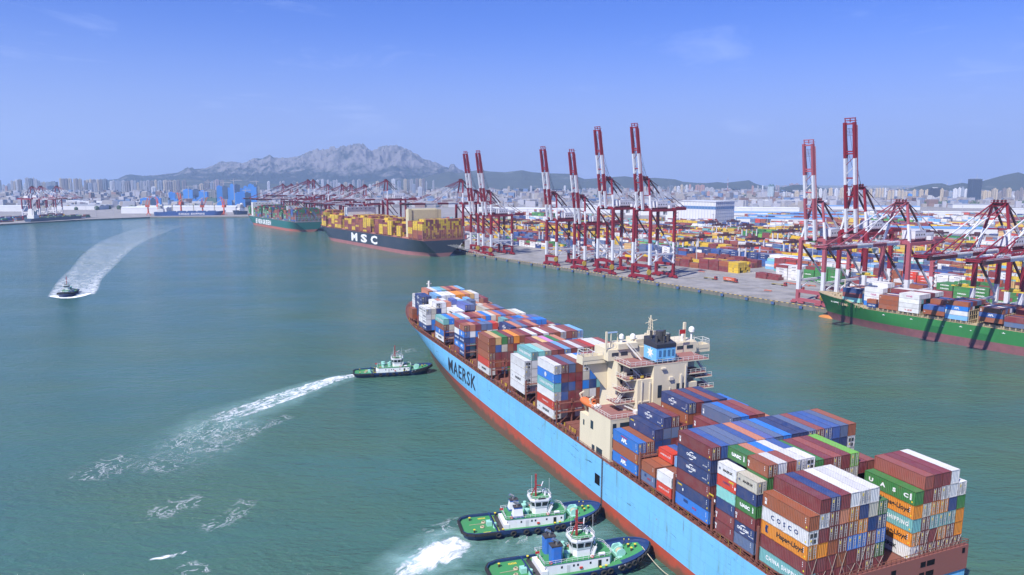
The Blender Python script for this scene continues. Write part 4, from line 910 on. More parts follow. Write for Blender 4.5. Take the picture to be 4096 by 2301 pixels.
for X, Y in ((80.5, 1.5), (81.8, 1.5), (80.5, 2.6)): rf.cyl((X, -Y, 27.7), (X+1.3, -Y, 27.7), .5, 10)
for Y in (9, 14, 20, 26): rf.box(72, 73.5, -Y-1.4, -Y, 27.1, 28.1)
rf.build('liferafts', mat('raft_white', (.72, .70, .66), .5), big)

# ============================================================ green ship
gpaint = mat('hull_green', (.035, .20, .055), .45, dirt=.55, scale=.12, dirtcol=(.03, .12, .04), rust=.25, streak=True)
gboot = mat('boot_top_plum', (.22, .085, .095), .75, dirt=.8, scale=.35, dirtcol=(.13, .06, .07), rust=.15)
gtan = mat('weathered_tan_steel', (.42, .34, .20), .75, dirt=.7, scale=.7, dirtcol=(.25, .16, .09), rust=.3)
green = empty('container_ship', GSH, 'green hulled container ship with plum boot-top at the near quay, right edge of photo', 'container ship', 'large container ships')
rows_g = make_hull(green, -20, 232, 241, 30.5, lambda x: 12.4+(max(0, min(1, (x-196)/16))**1.5)*3.4+max(0, x-212)*.06, [-5, 0, 4.8, 8.5], [gboot, gpaint, gtan], [0, 0, 1, 1], 150, 196, 0, pw=1.7, qw=.85, pd=2.3, qd=.7, zr=8, xr=40, kr=.6, deckmat=gtan, n=70)
bb = MB(); bb.sphere((233, 0, -.6), 2.5, 16, 10, sc=(2.9, 1, 1)); bb.build('bulbous_bow', mat('bulb_orange_rust', (.55, .22, .05), .7, dirt=.7, scale=.8, dirtcol=(.32, .10, .03)), green, smooth=True)
gl = MB()
side_text(gl, 'TSL COSMOS', 221, 0, 0, .9)
gl.v = [(x, 0+max([r[-1][1] for r in rows_g if abs(r[-1][0]-x) < 3] or [8])+.05-.35, z+13.6) for x, y, z in gl.v]
gl.build('bow_lettering', cm_white, green)
gd = MB()
for x, w_ in ((204.5, 12.2), (190.3, 12.2), (177.6, 12.2), (165.2, 12.2), (150.5, 12.2), (138, 12.2), (120.1, 12.2), (107.2, 12.2), (94, 12.2)):
    gd.box(x, x+w_, -12.4, 12.4, 12.3, 13.9)
    for k in range(5):
        for y in (14.2, -14.4): gd.box(x+.2+k*2.9, x+.7+k*2.9, y, y+.4, 12.3, 14.1)
for x in (203.4, 189.4, 176.7, 164.4, 149.6, 137.2, 132.6, 119.2, 106.3, 93.2):
    hh = 20.5 if x < 155 else 15.5
    for y in [14.4-2.4*k for k in range(13)]: gd.bar((x, y, 12.4), (x, y, hh), .28)
    for z in ((14.4, 17.2, 20) if x < 155 else (14.4,)): gd.bar((x, 14.5, z), (x, -14.5, z), .3, .2)
gd.build('cell_guides', gtan, green)
gr_ = MB(); gr_.rail([(r[-1][0], r[-1][1]-.1, r[-1][2]) for r in rows_g[::2] if r[-1][0] < 239], 1.1, .08, 2.5); gr_.rail([(r[-1][0], -r[-1][1]+.1, r[-1][2]) for r in rows_g[::2] if r[-1][0] < 239], 1.1, .08, 2.5)
gr_.cyl((222, 0, 16.5), (222, 0, 27.5), .35, 8); gr_.bar((222, -1.8, 22), (222, 1.8, 22), .25); gr_.sphere((222, 0, 21.5), .9, 8, 5)
gr_.build('railing', mat('rail_cream', (.6, .55, .4), .6), green)
ww = MB()
for x, y in ((229, 3), (229, -3), (226, 5), (226, -5), (223, 3.5)): ww.cyl((x, y-.9, 17.2), (x, y+.9, 17.2), .7, 10); ww.box(x-.9, x+.9, y-1.2, y+1.2, 16.4, 16.7)
ww.build('windlass', mat('windlass_tan', (.45, .38, .25), .6, dirt=.5), green)
br_ = MB()
for x in (150, 135, 100): br_.box(x, x+.8, 15.27, 15.33, 9.2, 9.5)
for x in (185, 168, 140, 118): 
    br_.box(x, x+1.6, 15.27, 15.33, 10.4, 10.65); br_.box(x+.6, x+1, 15.27, 15.33, 10.6, 11.0)
br_.build('draft_marks', cm_white, green)

# ============================================================ the two big ships at the far berths
def far_ship(nm, s0, t_c, Lh, Bm, label, paint, bootm, deckz, word, wx, wz, wsize, boards, tiers, pal, beam_rows, bare=(), boot_z=4.5, wsx=1.1, spc=1.6, stern_lattice=None, houses=()):
    F = Matrix.Translation(Q(s0, t_c, 0)) @ Matrix.Rotation(math.atan2(QA.y, QA.x), 4, 'Z')
    o = empty('container_ship', F, label, 'container ship', 'large container ships')
    rows = make_hull(o, 0, Lh-26, Lh, Bm, lambda x: deckz+max(0, x-Lh+60)*.05, [-5, 0, boot_z, deckz*.6], [bootm, paint, deckbrown], [0, 0, 1, 1], Lh*.72, Lh*.84, 0, pw=1.9, qw=.8, pd=2.6, qd=.75, zr=deckz*.9, xr=55, kr=.8, deckmat=deckbrown, n=44)
    for i_, ch in enumerate(word):
        t = MB(); cx = wx+wsx/2-wsx*(i_+.5)/len(word); tm_ = text_mesh(ch, wsize, .045); xs_ = [v.co.x for v in tm_.vertices]; side_text(t, ch, cx, Bm/2+.35, wz, wsize, bold=.045, sx=spc*wsx/len(word)/(max(xs_)-min(xs_))); t.build('hull_letter', cm_white, o)
    rng = random.Random(len(nm)*7); frm = MB()
    nr = beam_rows; pitch = (Bm-1.6)/nr
    for bi, (x, kind) in enumerate(boards):
        L2 = 12.19; uh = (Lh-x)/Lh
        hb = min([r[-1][1] for r in rows if abs(r[-1][0]-(x+L2)) < 9] or [Bm/2])
        for y in (Bm/2-.6, -Bm/2+.6):
            if hb > Bm/2-3: frm.bar((x-.6, y, deckz), (x-.6, y, deckz+14), .5)
        if kind == 0: continue
        base = tiers(bi, x)
        for r in range(nr):
            yy = (nr/2-.5-r)*pitch
            if abs(yy)+pitch/2 > hb+.3: continue
            nt = max(1, base+(1 if 2 < r < nr-3 and bi % 2 else 0)-(1 if r == 0 and bi % 3 == 0 else 0))
            col = rng.choice(pal)
            for k in range(nt):
                if 1 < r < nr-1 and k < nt-4 and bi > 0: continue
                if rng.random() < .6: col = rng.choice(pal)
                BULK.add(F, x+L2/2, yy, deckz+1.6+k*2.62, L2, 2.42, 2.58, cjit(PAL[col][1]))
                if r <= 1 and col in 'YG' and rng.random() < .75:
                    p = F @ Vector((x+L2/2, yy+1.235, deckz+1.6+k*2.62+1.3)); ux = (F.to_3x3() @ Vector((1, 0, 0))); a_, h_ = (2.4, .45) if col == 'G' else (.55, .7)
                    c0 = (.8, .8, .8) if col == 'G' else (.05, .05, .05)
                    B_ = BULK.tx; B_.col = c0; Z = Vector((0, 0, 1)); B_.quad(p+ux*a_-Z*h_, p-ux*a_-Z*h_, p-ux*a_+Z*h_, p+ux*a_+Z*h_); B_.col = (.75, .75, .75)
    frm.box(3, Lh*.86, -Bm/2+2, Bm/2-2, deckz, deckz+1.5)
    if stern_lattice:
        for r in range(nr+1):
            y = (nr/2-r)*pitch; frm.bar((2.2, y, deckz), (2.2, y, deckz+stern_lattice), .35)
        for k in range(4): frm.bar((2.2, Bm/2-1, deckz+2+k*3.4), (2.2, -Bm/2+1, deckz+2+k*3.4), .3)
        for r in range(0, nr, 3): y = (nr/2-r)*pitch; frm.bar((2.1, y, deckz), (2.1, y-pitch*3, deckz+stern_lattice*.9), .25)
    frm.build('lashing_frames', mat('lashing_salmon', (.42, .17, .12), .7) if nm == 'msc' else mat('lashing_grey', (.36, .38, .38), .7), o)
    for (x0, x1, y0, y1, z1, m_, nm2) in houses:
        h = MB(); h.box(x0, x1, y0, y1, deckz, z1); hb_ = h.build(nm2, m_, o)
        if nm2 == 'deckhouse':
            w_ = MB(); 
            for k in range(6): w_.box(x0-.08, x0, y0+2+(y1-y0-4)*k/6, y0+3.5+(y1-y0-4)*k/6, z1-3, z1-1.6)
            w_.build('windows', glass, hb_)
    return o, rows, F
msc_h = [(48, 58, -22, 23, 55.5, mat('house_cream', (.62, .55, .36), .6), 'funnel_casing'), (47, 50, 20, 24.5, 57, mat('house_cream', ()), 'funnel_casing'), (57, 62, -20, 20, 56.5, mat('house_cream', ()), 'funnel_casing'), (253, 265, -22, 23, 53, mat('house_white', (.66, .66, .66), .6), 'deckhouse')]
bd = [(4, 1), (17.5, 1), (31, 1)]+[(64+13.6*k, 1 if k not in (1, 6, 14) else 0) for k in range(19)]+[(332, 1), (345.6, 1), (359, 1), (373, 1)]
far_ship('msc', 100, -32, 399, 57, 'dark navy container ship loaded with yellow boxes, three huge white letters on its side', mat('hull_dark_navy', (.022, .035, .055), .4, dirt=.15, scale=.03), mat('boot_rose', (.32, .13, .13), .75, dirt=.6, scale=.1, dirtcol=(.2, .1, .09)), 20.0, 'MSC', 180.5, 12, 11.6, bd, lambda b, x: (9, 8, 8, 6, 6)[b] if b < 5 else (7 if x < 330 else 8), 'YYmbYYmbYr', 22, boot_z=4.6, wsx=104, spc=.64, stern_lattice=13, houses=msc_h)
ev_h = [(300, 312, -22, 22, 46, mat('house_white', ()), 'deckhouse'), (88, 96, -12, 14, 44, mat('house_white', ()), 'funnel_casing')]
bd = [(4, 1), (17.5, 1)]+[(32+13.6*k, 1 if k % 5 != 3 else 0) for k in range(19)]+[(314, 1), (328, 1), (341, 1)]
far_ship('evergreen_', 626, -17, 366, 56, 'teal green container ship beyond the navy one, long white word on its side', mat('hull_teal_green', (.02, .13, .115), .4, dirt=.25, scale=.03, dirtcol=(.03, .17, .14)), mat('boot_coral', (.42, .10, .07), .7, dirt=.5, scale=.1), 17.5, 'EVERGREEN', 205, 9.8, 9.2, bd, lambda b, x: 8 if b < 2 else 6+(b % 3), 'GGmbGrmug', 21, boot_z=4.2, wsx=108, spc=.84, stern_lattice=11, houses=ev_h)

# ---- mooring lines of the dark ship
ml = MB()
for k in range(4): ml.bar(Q(100, -28+k*4, 14), Q(66-k*5, .4, 3.2), .18)
tag(ml.build('mooring_lines', mat('rope_pale', (.6, .6, .56), .8)), 'pale mooring ropes from the navy ship stern to the quay', 'rope')

# ============================================================ bulk carriers on the far shore
def small_ship(A, Bp, Bm, deckz, name, label, paint, bootm, word, house_aft, house_m, gears=0, deckm=None, text_s=5):
    d = (Bp-A); Ls = d.length; ang = math.atan2(d.y, d.x); F = Matrix.Translation(A) @ Matrix.Rotation(ang, 4, 'Z')
    o = empty(name, F, label, 'cargo ship'); 
    make_hull(o, 0, Ls-6, Ls, Bm, lambda x: deckz+max(0, x-Ls+22)*.1, [-3, 0, deckz*.14, deckz*.5], [bootm, paint], [0, 0, 1, 1], Ls*.8, Ls*.88, 0, zr=deckz*.8, xr=20, kr=.6, deckmat=deckm or paint, n=26)
    if word: t = MB(); side_text(t, word, Ls*.52, -Bm/2-.35, deckz*.58, text_s, bold=.05, space=1.3, dirx=(1, 0, 0)); t.build('hull_lettering', cm_white, o)
    h = MB(); x = 8
    h.box(x, x+14, -Bm*.42, Bm*.42, deckz, deckz+7); h.box(x+2, x+12, -Bm*.36, Bm*.36, deckz+7, deckz+18); h.box(x+5, x+12, -Bm*.5, Bm*.5, deckz+15, deckz+18.2); h.box(x+1, x+5, -4, 4, deckz+7, deckz+21)
    hh = h.build('deckhouse', house_m, o)
    w_ = MB(); 
    for k in range(4): w_.box(x+2.1, x+12.05, -Bm*.36-.08, Bm*.36+.08, deckz+8.6+k*2.6, deckz+9.4+k*2.6)
    w_.build('windows', glass, hh)
    for g_ in range(gears):
        gx = 42+g_*(Ls-70)/max(1, gears-1)*1.0; g = MB(); g.cyl((gx, 0, deckz), (gx, 0, deckz+19), 1.3, 10); g.box(gx-2, gx+2, -2, 2, deckz+17, deckz+21); g.bar((gx+1, 0, deckz+19), (gx+23, 0, deckz+32 if g_ % 2 == 0 else deckz+36), 1.2); g.build('deck_crane', mat('crane_cream', (.55, .50, .36), .6), o)
    c = MB()
    for k in range(5): x0 = 30+k*(Ls-50)/5; c.box(x0, x0+(Ls-50)/5-5, -Bm*.3, Bm*.3, deckz, deckz+2)
    c.build('hatch_cover', deckm or paint, o)
    return o
wht = mat('house_white', ())
small_ship(at(620, 868, 0), at(905, 864.5, 0), 26, 12.5, 'bulk_carrier', 'royal blue bulk carrier lettered COSCO SHIPPING across the basin'.replace('COSCO SHIPPING', 'in white'), mat('hull_royal_blue', (.02, .075, .26), .45, dirt=.15), mat('boot_dull_red', (.25, .06, .05), .7), 'COSCO SHIPPING', 1, wht, 3, mat('deck_blue', (.03, .09, .24), .6))
small_ship(at(112, 893, 0), at(328, 878, 0), 20, 9.5, 'cargo_ship', 'empty dark blue cargo ship with white stern house at the left quay', mat('hull_ink_blue', (.015, .045, .11), .45, dirt=.2), mat('boot_dull_red', ()), None, 1, wht, 0, mat('deck_moss_green', (.08, .16, .08), .8, dirt=.5))
small_ship(at(985, 862, 0), at(935, 866, 0)+Vector((-12, 30, 0)), 20, 12, 'cargo_ship', 'small navy cargo ship showing its stern beyond the bow of the teal container ship', mat('hull_ink_blue', ()), mat('boot_dull_red', ()), None, 1, wht, 0)
# ============================================================ ship-to-shore cranes
redp = mat('crane_red', (.235, .010, .020), .5, dirt=.3, scale=.3, dirtcol=(.16, .03, .04)); whtp = mat('crane_white', (.66, .66, .70), .5, dirt=.2, scale=.3)
faded = mat('crane_faded_red', (.36, .085, .11), .6, dirt=.5, scale=.2, dirtcol=(.28, .08, .09)); drk = mat('crane_dark', (.07, .012, .018), .6, dirt=.2); blk = mat('machinery_black', (.02, .02, .025), .6)
yel = mat('spreader_yellow', (.62, .42, .03), .6)
def seg(mb, a, b, w, h, bands):
    """bands: list of (fraction end, material)"""
    a = Vector(a); b = Vector(b); p = 0
    for f, m_ in bands:
        mb.bar(a+(b-a)*p, a+(b-a)*f, w, h, m_); p = f
def make_crane(nm, gz, az, raised, label, group, M, red=redp, Lb=76.0, hw=9.0, detail=True):
    o = empty('gantry_crane', M, label, 'gantry crane', group); G = 30.0; mats = [red, whtp, drk, blk, yel]
    lz = gz-1
    for x in (-hw, hw):
        for y in (0, G):
            l = MB(); seg(l, (x, y, 1.6), (x*.96, y, lz), 2.3, 2.3, [(.20, 0), (.52, 1), (1.0, 0)]); l.build('leg', mats, o)
    for y in (0, G):
        s = MB(); s.box(-hw-1, hw+1, y-.9, y+.9, 2.2, 4.4, 0); s.box(-hw, hw, y-.7, y+.7, gz*.2-1.2, gz*.2+1.2, 0); s.build('sill_beam', mats, o)
        for x in (-hw, hw):
            b = MB()
            for k in (-3.2, 3.2): b.box(x+k-2.2, x+k+2.2, y-1, y+1, .7, 1.9, 0)
            b.box(x-4.2, x+4.2, y-.8, y+.8, 1.9, 3.0, 0)
            for k in (-4.6, -3.4, -2.2, 2.2, 3.4, 4.6): b.cyl((x+k, y-.5, .55), (x+k, y+.5, .55), .5, 8, m=3)
            b.build('bogie', mats, o)
    for x in (-hw, hw):
        p = MB(); p.bar((x, 0, gz*.36), (x, G, gz*.36), 1.3, 1.5, 1); p.build('portal_beam', mats, o)
        d = MB(); seg(d, (x, 0, lz-2), (x, G, gz*.38), 1.1, 1.1, [(.55, 2), (1, 1)]); d.bar((x, G, gz*.22), (x, G*.5, gz*.35), .9, m=1); d.bar((x, 0, gz*.22), (x, G*.5, gz*.35), .9, m=1); d.build('brace', mats, o)
        u = MB(); u.bar((x, -1, gz-1), (x, G+1, gz-1), 1.5, 2.0, 0); u.build('upper_beam', mats, o)
    for y in (0, G): u = MB(); u.bar((-hw, y, gz), (hw, y, gz), 1.6, 2.2, 0); u.build('cross_beam', mats, o)
    g = MB()
    for x in (-3.4, 3.4): g.bar((x, -2, gz-.4), (x, G+22, gz-.4), 1.2, 2.6, 0)
    for y in (-1, 12, 26, 40, G+21): g.bar((-3.4, y, gz+.4), (3.4, y, gz+.4), .8, m=0)
    g.rail([(4.6, -1, gz+1), (4.6, G+21, gz+1)], 1.1, .1, 3, m=0); g.rail([(-4.6, -1, gz+1), (-4.6, G+21, gz+1)], 1.1, .1, 3, m=0)
    g.box(-3, 3, G+12, G+20, gz+1, gz+1.3, 0); g.build('girder', mats, o)
    h = MB(); h.box(-4.4, 4.4, 14, 27, gz+1.3, gz+6.6, 1); h.box(-4.5, 4.5, 13.9, 27.1, gz+6.6, gz+6.9, 1)
    for k in range(4): h.box(4.4, 4.46, 15.5+k*3, 16.7+k*3, gz+3.6, gz+4.6, 3)
    hs = h.build('machinery_house', mats, o)
    sg = MB(); sg.box(3.9, 4.2, 27.5, 37.5, gz-1.6+1.5, gz+5.2, 1); t_ = sg.build('name_board', mats, o)
    tx = MB(); side_text(tx, '青岛港', 4.28, 33, gz+2.6, 2.0, dirx=(0, 1, 0), bold=.0, space=1.2); tx.build('lettering', cm_navy, t_)
    e = MB(); e.box(5.6, 8.4, 26, 28.6, gz+.6, gz+3.2, 1); e.build('electrical_box', mats, o)
    # apex frame
    A = MB()
    for sgx in (-1, 1):
        seg(A, (sgx*(hw-.5), 0, gz), (sgx*3.6, 3, az), 1.3, 1.3, [(.45, 1), (1, 0)])
        seg(A, (sgx*3.6, 3, az), (sgx*3.8, G, gz+.5), 1.0, 1.0, [(.5, 2), (1, 1)])
        seg(A, (sgx*3.6, 3, az), (sgx*3.8, G+20, gz+1), .45, .45, [(.25, 2), (.6, 1), (1, 2)])
    A.bar((-3.8, 3, az-1), (3.8, 3, az-1), 1.6, 2.0, 0); A.box(-4.6, 4.6, 1, 5, az, az+.3, 0)
    for k in range(-4, 5): A.bar((k, 1, az+.3), (k, 1, az+1.6), .15, m=0)
    for x in (-3, -1.2, 1.2, 3): A.cyl((x-.25, 2.2, az+1.1), (x+.25, 2.2, az+1.1), 1.0, 10, m=3)
    A.bar((-4.4, 1, az+1.5), (4.4, 1, az+1.5), .2, m=0); A.bar((-hw*.62, 1.5, gz+(az-gz)*.45), (hw*.62, 1.5, gz+(az-gz)*.45), .8, m=0)
    A.build('apex_frame', mats, o)
    # boom
    hy, hz = -3.0, gz-.2
    th = rad(82.5) if raised else rad(0)
    dr = Vector((0, -math.cos(th), math.sin(th))); nr = Vector((0, math.sin(th), math.cos(th)))
    def bp(u, v=0.0, x=0.0): q = Vector((x, hy, hz))+dr*u+nr*v; return q
    b = MB(); bands = [(.22, 1), (.44, 0), (.68, 1), (1.0, 0)] if raised else [(.20, 1), (.40, 0), (.62, 1), (.86, 0), (1, 2)]
    for x in (-3.4, 3.4): seg(b, bp(0, 0, x), bp(Lb, 0, x), 1.5, 2.4, bands)
    for u, m_ in ((2, 0), (Lb*.33, 0), (Lb*.5, 0), (Lb*.72, 0), (Lb*.74, 0), (Lb-1, 0)): b.bar(bp(u, .2, -3.4), bp(u, .2, 3.4), .9, m=m_)
    for k in range(8):
        u0 = Lb*(.02+.085*k); b.bar(bp(u0, 0, -3.2), bp(u0+Lb*.08, 0, 3.2), .3, m=1 if k % 4 != 3 else 0)
    for x in (-4.6, 4.6):
        b.bar(bp(3, 1.6, x), bp(Lb-2, 1.6, x), .14, m=bands[0][1]); b.bar(bp(3, 1.0, x), bp(Lb-2, 1.0, x), .5, .08, m=0 if raised else 1)
        for k in range(24): u = 3+(Lb-5)*k/23; b.bar(bp(u, .5, x*.85), bp(u, 1.7, x), .12, m=1 if (not raised and k < 15) else 0)
    for dx in (-3.6, 0, 3.6): b.bar(bp(Lb, .6, dx), bp(Lb+2.6, .6, dx), .5, m=0)
    b.bar(bp(Lb+2.6, .6, -4.0), bp(Lb+2.6, .6, 4.0), .6, m=0); b.bar(bp(Lb+1, 1.4, -4), bp(Lb+1, 1.4, 4), 1.6, .4, m=0)
    for k in range(6): b.bar(bp(Lb-4-k*.9, 0, -3), bp(Lb-4-k*.9, 0, 3), .18, m=2)
    b.build('boom', mats, o)
    f = MB()
    if raised:
        for x in (-3.6, 3.6):
            seg(f, (x, 3, az), bp(Lb*.42, 1.2, x), .45, .45, [(1, 0)]); f.bar(bp(Lb*.42, 1.6, x*.9), bp(Lb*.70, 2.6, x*.9), .35, m=1); f.bar(bp(Lb*.70, 2.6, x*.9), bp(Lb*.93, 1.5, x*.9), .35, m=2)
            f.bar((x*.4, 3, az+1), bp(Lb*.72, .8, x*.4), .14, m=3); f.bar((x*.25, 3, az+1), bp(Lb*.95, .8, x*.3), .12, m=3)
    else:
        for x in (-3.6, 3.6):
            seg(f, (x, 3, az), bp(Lb*.46, 1.2, x), .55, .55, [(.35, 0), (.75, 1), (1, 0)]); seg(f, (x, 3, az), bp(Lb*.88, 1.2, x), .55, .55, [(.3, 0), (.62, 1), (1, 0)])
            f.bar((x*.5, 3, az+1), bp(Lb*.7, .8, x*.5), .15, m=3)
    f.build('forestay', mats, o)
    # trolley, cab, spreader
    ty = 22 if raised else -32
    t = MB(); t.box(-4.5, 4.5, ty-3, ty+3, gz-2.2, gz-1.6, 1); t.box(1.5, 4.2, ty+2.5, ty+5, gz-5.5, gz-2.2, 1); t.box(-3, 3, ty-2, ty+2, gz-1.6, gz-.8, 3)
    tr_ = t.build('trolley', mats, o)
    hp = gz*.72 if raised else gz*.62
    s = MB(); s.box(-6.1, 6.1, ty-1.1, ty+1.1, hp-.5, hp, 4); s.box(-2.4, 2.4, ty-1, ty+1, hp+.2, hp+1.2, 4)
    for x in (-1.8, 1.8):
        for y in (-.8, .8): s.bar((x, ty+y, hp+1), (x, ty+y, gz-2), .12, m=3)
    s.build('spreader', mats, o)
    # stair tower, cable reel, small gear
    k_ = MB(); k_.rail([(hw+1.4, G, 3), (hw+1.4, G, 3.01)], .1)
    for z in np.arange(4, gz-4, 3.2):
        k_.bar((hw+1.2, G-1, z), (hw+1.2, G+2, z+1.6), .5, .12, 0); k_.bar((hw+1.2, G+2, z+1.6), (hw+1.2, G-1, z+3.2), .5, .12, 0)
    k_.bar((hw+2, G-1.3, 3), (hw+2, G-1.3, gz-2), .15, m=3); k_.bar((hw+2, G+2.3, 3), (hw+2, G+2.3, gz-2), .15, m=3)
    k_.build('stair_tower', mats, o)
    c = MB(); c.cyl((hw+.9, -1.9+0, 7.5), (hw+1.3, -1.9, 7.5), 2.6, 16, m=4); c.build('cable_reel', mats, o)
    return o
CR = lambda s, t=5: Matrix.Translation(Q(s, t, GZ)) @ Matrix.Rotation(QROT, 4, 'Z')
gr1 = 'red and white gantry cranes with raised booms on the main quay'; gr2 = 'red and white gantry cranes with lowered booms over the moored ships'
kS = make_crane('s', 48.5, 76, True, Lb=73.5, label= 'gantry crane, boom raised, leftmost raised boom beyond the navy ship stern', group=gr1, M=CR(90))
c = copy_tree(kS); c.matrix_world = CR(61); c['label'] = 'gantry crane, boom raised, second raised boom from the left'
c = copy_tree(kS); c.matrix_world = CR(-68); c['label'] = 'gantry crane, boom raised, third raised boom from the left'
c = copy_tree(kS); c.matrix_world = CR(-115) @ Matrix.Scale(.965, 4); c['label'] = 'gantry crane, boom raised, fourth from the left and lower than its right neighbour'
kB = make_crane('b', 63.5, 91, True, Lb=73.5, label= 'very tall gantry crane, raised boom, left one of the tall middle pair', group=gr1, M=CR(-154), hw=11)
c = copy_tree(kB); c.matrix_world = CR(-204); c['label'] = 'very tall gantry crane, raised boom, right one of the tall middle pair'
make_crane('f', 47.6, 75, True, Lb=67.5, label= 'faded rose gantry crane with raised boom, left of the tallest boom at right', group=gr1, M=CR(-378.5), red=faded, hw=10)
make_crane('g', 54.8, 85, True, Lb=73, label= 'tallest raised boom at right, dark red gantry crane behind the green ship bow', group=gr1, M=CR(-409), hw=10)
make_crane('h', 49.9, 75.4, False, 'faded rose gantry crane with boom lowered over the green ship bow', gr2, CR(-439), red=faded)
kD = make_crane('d', 49.2, 76.3, False, 'bright red gantry crane, boom lowered over the middle of the green ship', gr2, CR(-497), hw=9.5)
c = copy_tree(kD); c.matrix_world = CR(-523); c['label'] = 'gantry crane at the right edge, boom lowered over the green ship'
ordn = ['first', 'second', 'third', 'fourth', 'fifth', 'sixth', 'seventh', 'eighth', 'ninth', 'tenth', 'eleventh']
far = [(126.6, 5, 62, 89, 0), (352.8, 5, 62, 89, 0), (434, 5, 0, 0, 1), (515, 14, 0, 0, 1), (555.6, 14, 0, 0, 1), (631.5, 16, 0, 0, 1), (707.9, 16, 62, 88.6, 0), (738.3, 16, 62, 88.6, 0), (812.2, 18, 0, 0, 1), (848.2, 18, 0, 0, 1), (906.6, 18, 0, 0, 1)]
kA = make_crane('a', 61, 89.3, False, 'large gantry crane with lowered boom at the stern of the navy ship', gr2, CR(126.6)); kC = make_crane('c', 52, 81, False, 'gantry crane, lowered boom over the bow of the navy ship', gr2, CR(434))
fl_ = ['', 'large gantry crane with lowered boom over the middle of the navy ship', '', 'gantry crane, boom lowered between the navy and teal ships, right of its close neighbour', 'gantry crane, boom lowered between the navy and teal ships, left of its close neighbour', 'gantry crane, boom lowered at the stern of the teal ship', 'taller crane with lowered boom over the teal ship, right of a touching pair', 'taller crane with lowered boom over the teal ship, left of a touching pair', 'smaller crane, lowered boom over the teal ship, just left of the tall pair', 'smaller crane, lowered boom over the teal ship, second left of the tall pair', 'leftmost crane with lowered boom, over the teal ship bow']
for i, (s, t, gz, az, sm) in enumerate(far):
    if i in (0, 2): continue
    c = copy_tree(kC if sm else kA); c.matrix_world = CR(s, t); c['label'] = fl_[i]
# left terminal cranes, booms towards the basin on the right
ldir = Vector((P2.x-P3.x, P2.y-P3.y)).normalized(); lrot = math.atan2(ldir.y, ldir.x)
for i, (u, v, lab) in enumerate([(143, 882, 'nearest of the three cranes at the left terminal, its boom reaching right'), (176, 877, 'middle of the three gantry cranes at the left terminal'), (240, 872, 'farthest right of the three gantry cranes at the left terminal')]):
    p = at(u, v, GZ); c = copy_tree(kC); c.matrix_world = Matrix.Translation(p) @ Matrix.Rotation(lrot, 4, 'Z') @ Matrix.Scale(.93, 4); c['label'] = lab; c['group'] = 'gantry cranes at the left terminal'
# ============================================================ orange harbour cranes
orng = mat('crane_orange', (.62, .09, .02), .55, dirt=.2)
def harbour_crane(nm, p, label, hgt_=30, jib=26, luff=62, turn=0.0):
    o = empty('harbour_crane', Matrix.Translation(p) @ Matrix.Rotation(turn, 4, 'Z'), label, 'harbour crane', 'orange level-luffing cranes across the basin')
    a = MB(); a.cyl((0, 0, 5), (0, 0, hgt_*.62), 2.2, 10, 1.6)
    for x in (-5, 5):
        for y in (-5, 5): a.bar((x, y, 0), (x*.25, y*.25, 7), 1.1)
    a.build('pedestal', orng, o)
    b = MB(); b.box(-6, 4, -3, 3, hgt_*.62, hgt_*.62+6); b.bar((-5, 0, hgt_*.62+5), (0, 0, hgt_+10), 1.4); b.bar((3, 0, hgt_*.62+5), (0, 0, hgt_+10), 1.1); b.build('slewing_house', orng, o)
    e = Vector((jib*math.cos(rad(luff)), 0, jib*math.sin(rad(luff)))); s = Vector((3, 0, hgt_*.62+4)); j = MB(); j.bar(s, s+e, 1.5); j.bar(s+e, s+e+Vector((7, 0, -3)), .8); j.bar(s+e, (0, 0, hgt_+10), .5); j.build('jib', orng, o)
    return o
for i, (u, v, hh, lu, tn, sc_) in enumerate([(594, 862, 34, 82, .4, 1.0), (634, 858, 34, 70, 2.4, .95), (726, 861, 38, 70, 2.5, 1.15), (812, 861, 32, 66, .5, 1.0), (897, 861, 32, 75, 2.6, 1.0)]):
    c = harbour_crane('h', at(u, v, GZ), ['leftmost orange crane, left of the royal blue bulk carrier', 'dull red luffing crane behind the blue carrier stern house', 'largest orange luffing crane, behind the middle of the blue carrier', 'orange luffing crane right of the largest, its jib leaning right', 'rightmost slim orange crane by the blue carrier bow'][i], hh, 24, lu, tn)
    c.scale = (sc_, sc_, sc_)
def nth(n):
    a = ['', 'first', 'second', 'third', 'fourth', 'fifth', 'sixth', 'seventh', 'eighth', 'ninth', 'tenth', 'eleventh', 'twelfth', 'thirteenth', 'fourteenth', 'fifteenth', 'sixteenth', 'seventeenth', 'eighteenth', 'nineteenth']
    T_ = ['', '', 'twent', 'thirt', 'fort', 'fift', 'sixt']
    return a[n] if n < 20 else (T_[n//10]+'ieth' if n % 10 == 0 else T_[n//10]+'y-'+a[n % 10])
# ============================================================ container yard
yr = random.Random(77)
YP = [('ytYYbYm', 3), ('mbmrbm', 4), ('GGlGm', 2), ('wwcwew', 4), ('nugmwn', 3), ('mbwgrRt', 5), ('YYYmbY', 2), ('wmRbgw', 3)]
YPL = [p for p, k in YP for _ in range(k)]
def infr(w): return w.y > 80 and -.80 < w.x/w.y < .95
def stackmap(t): return None
bands = []
t = 112.0
while t < 560: bands.append(t); t += 30.5 if len(bands) % 2 else 24
FARB = []
SHF = [(3100, 862, 430, 46), (3350, 880, 520, 60), (3120, 890, 240, 44), (3030, 845, 300, 60), (3450, 838, 420, 60), (3180, 812, 520, 60), (3420, 815, 380, 60), (2620, 860, 200, 80), (2480, 850, 240, 70), (3700, 930, 280, 60), (3800, 860, 180, 30), (3880, 832, 160, 70), (4040, 868, 70, 30), (2230, 850, 400, 90), (2000, 846, 300, 70), (2090, 820, 320, 70), (1750, 822, 340, 90), (2350, 822, 340, 90)]
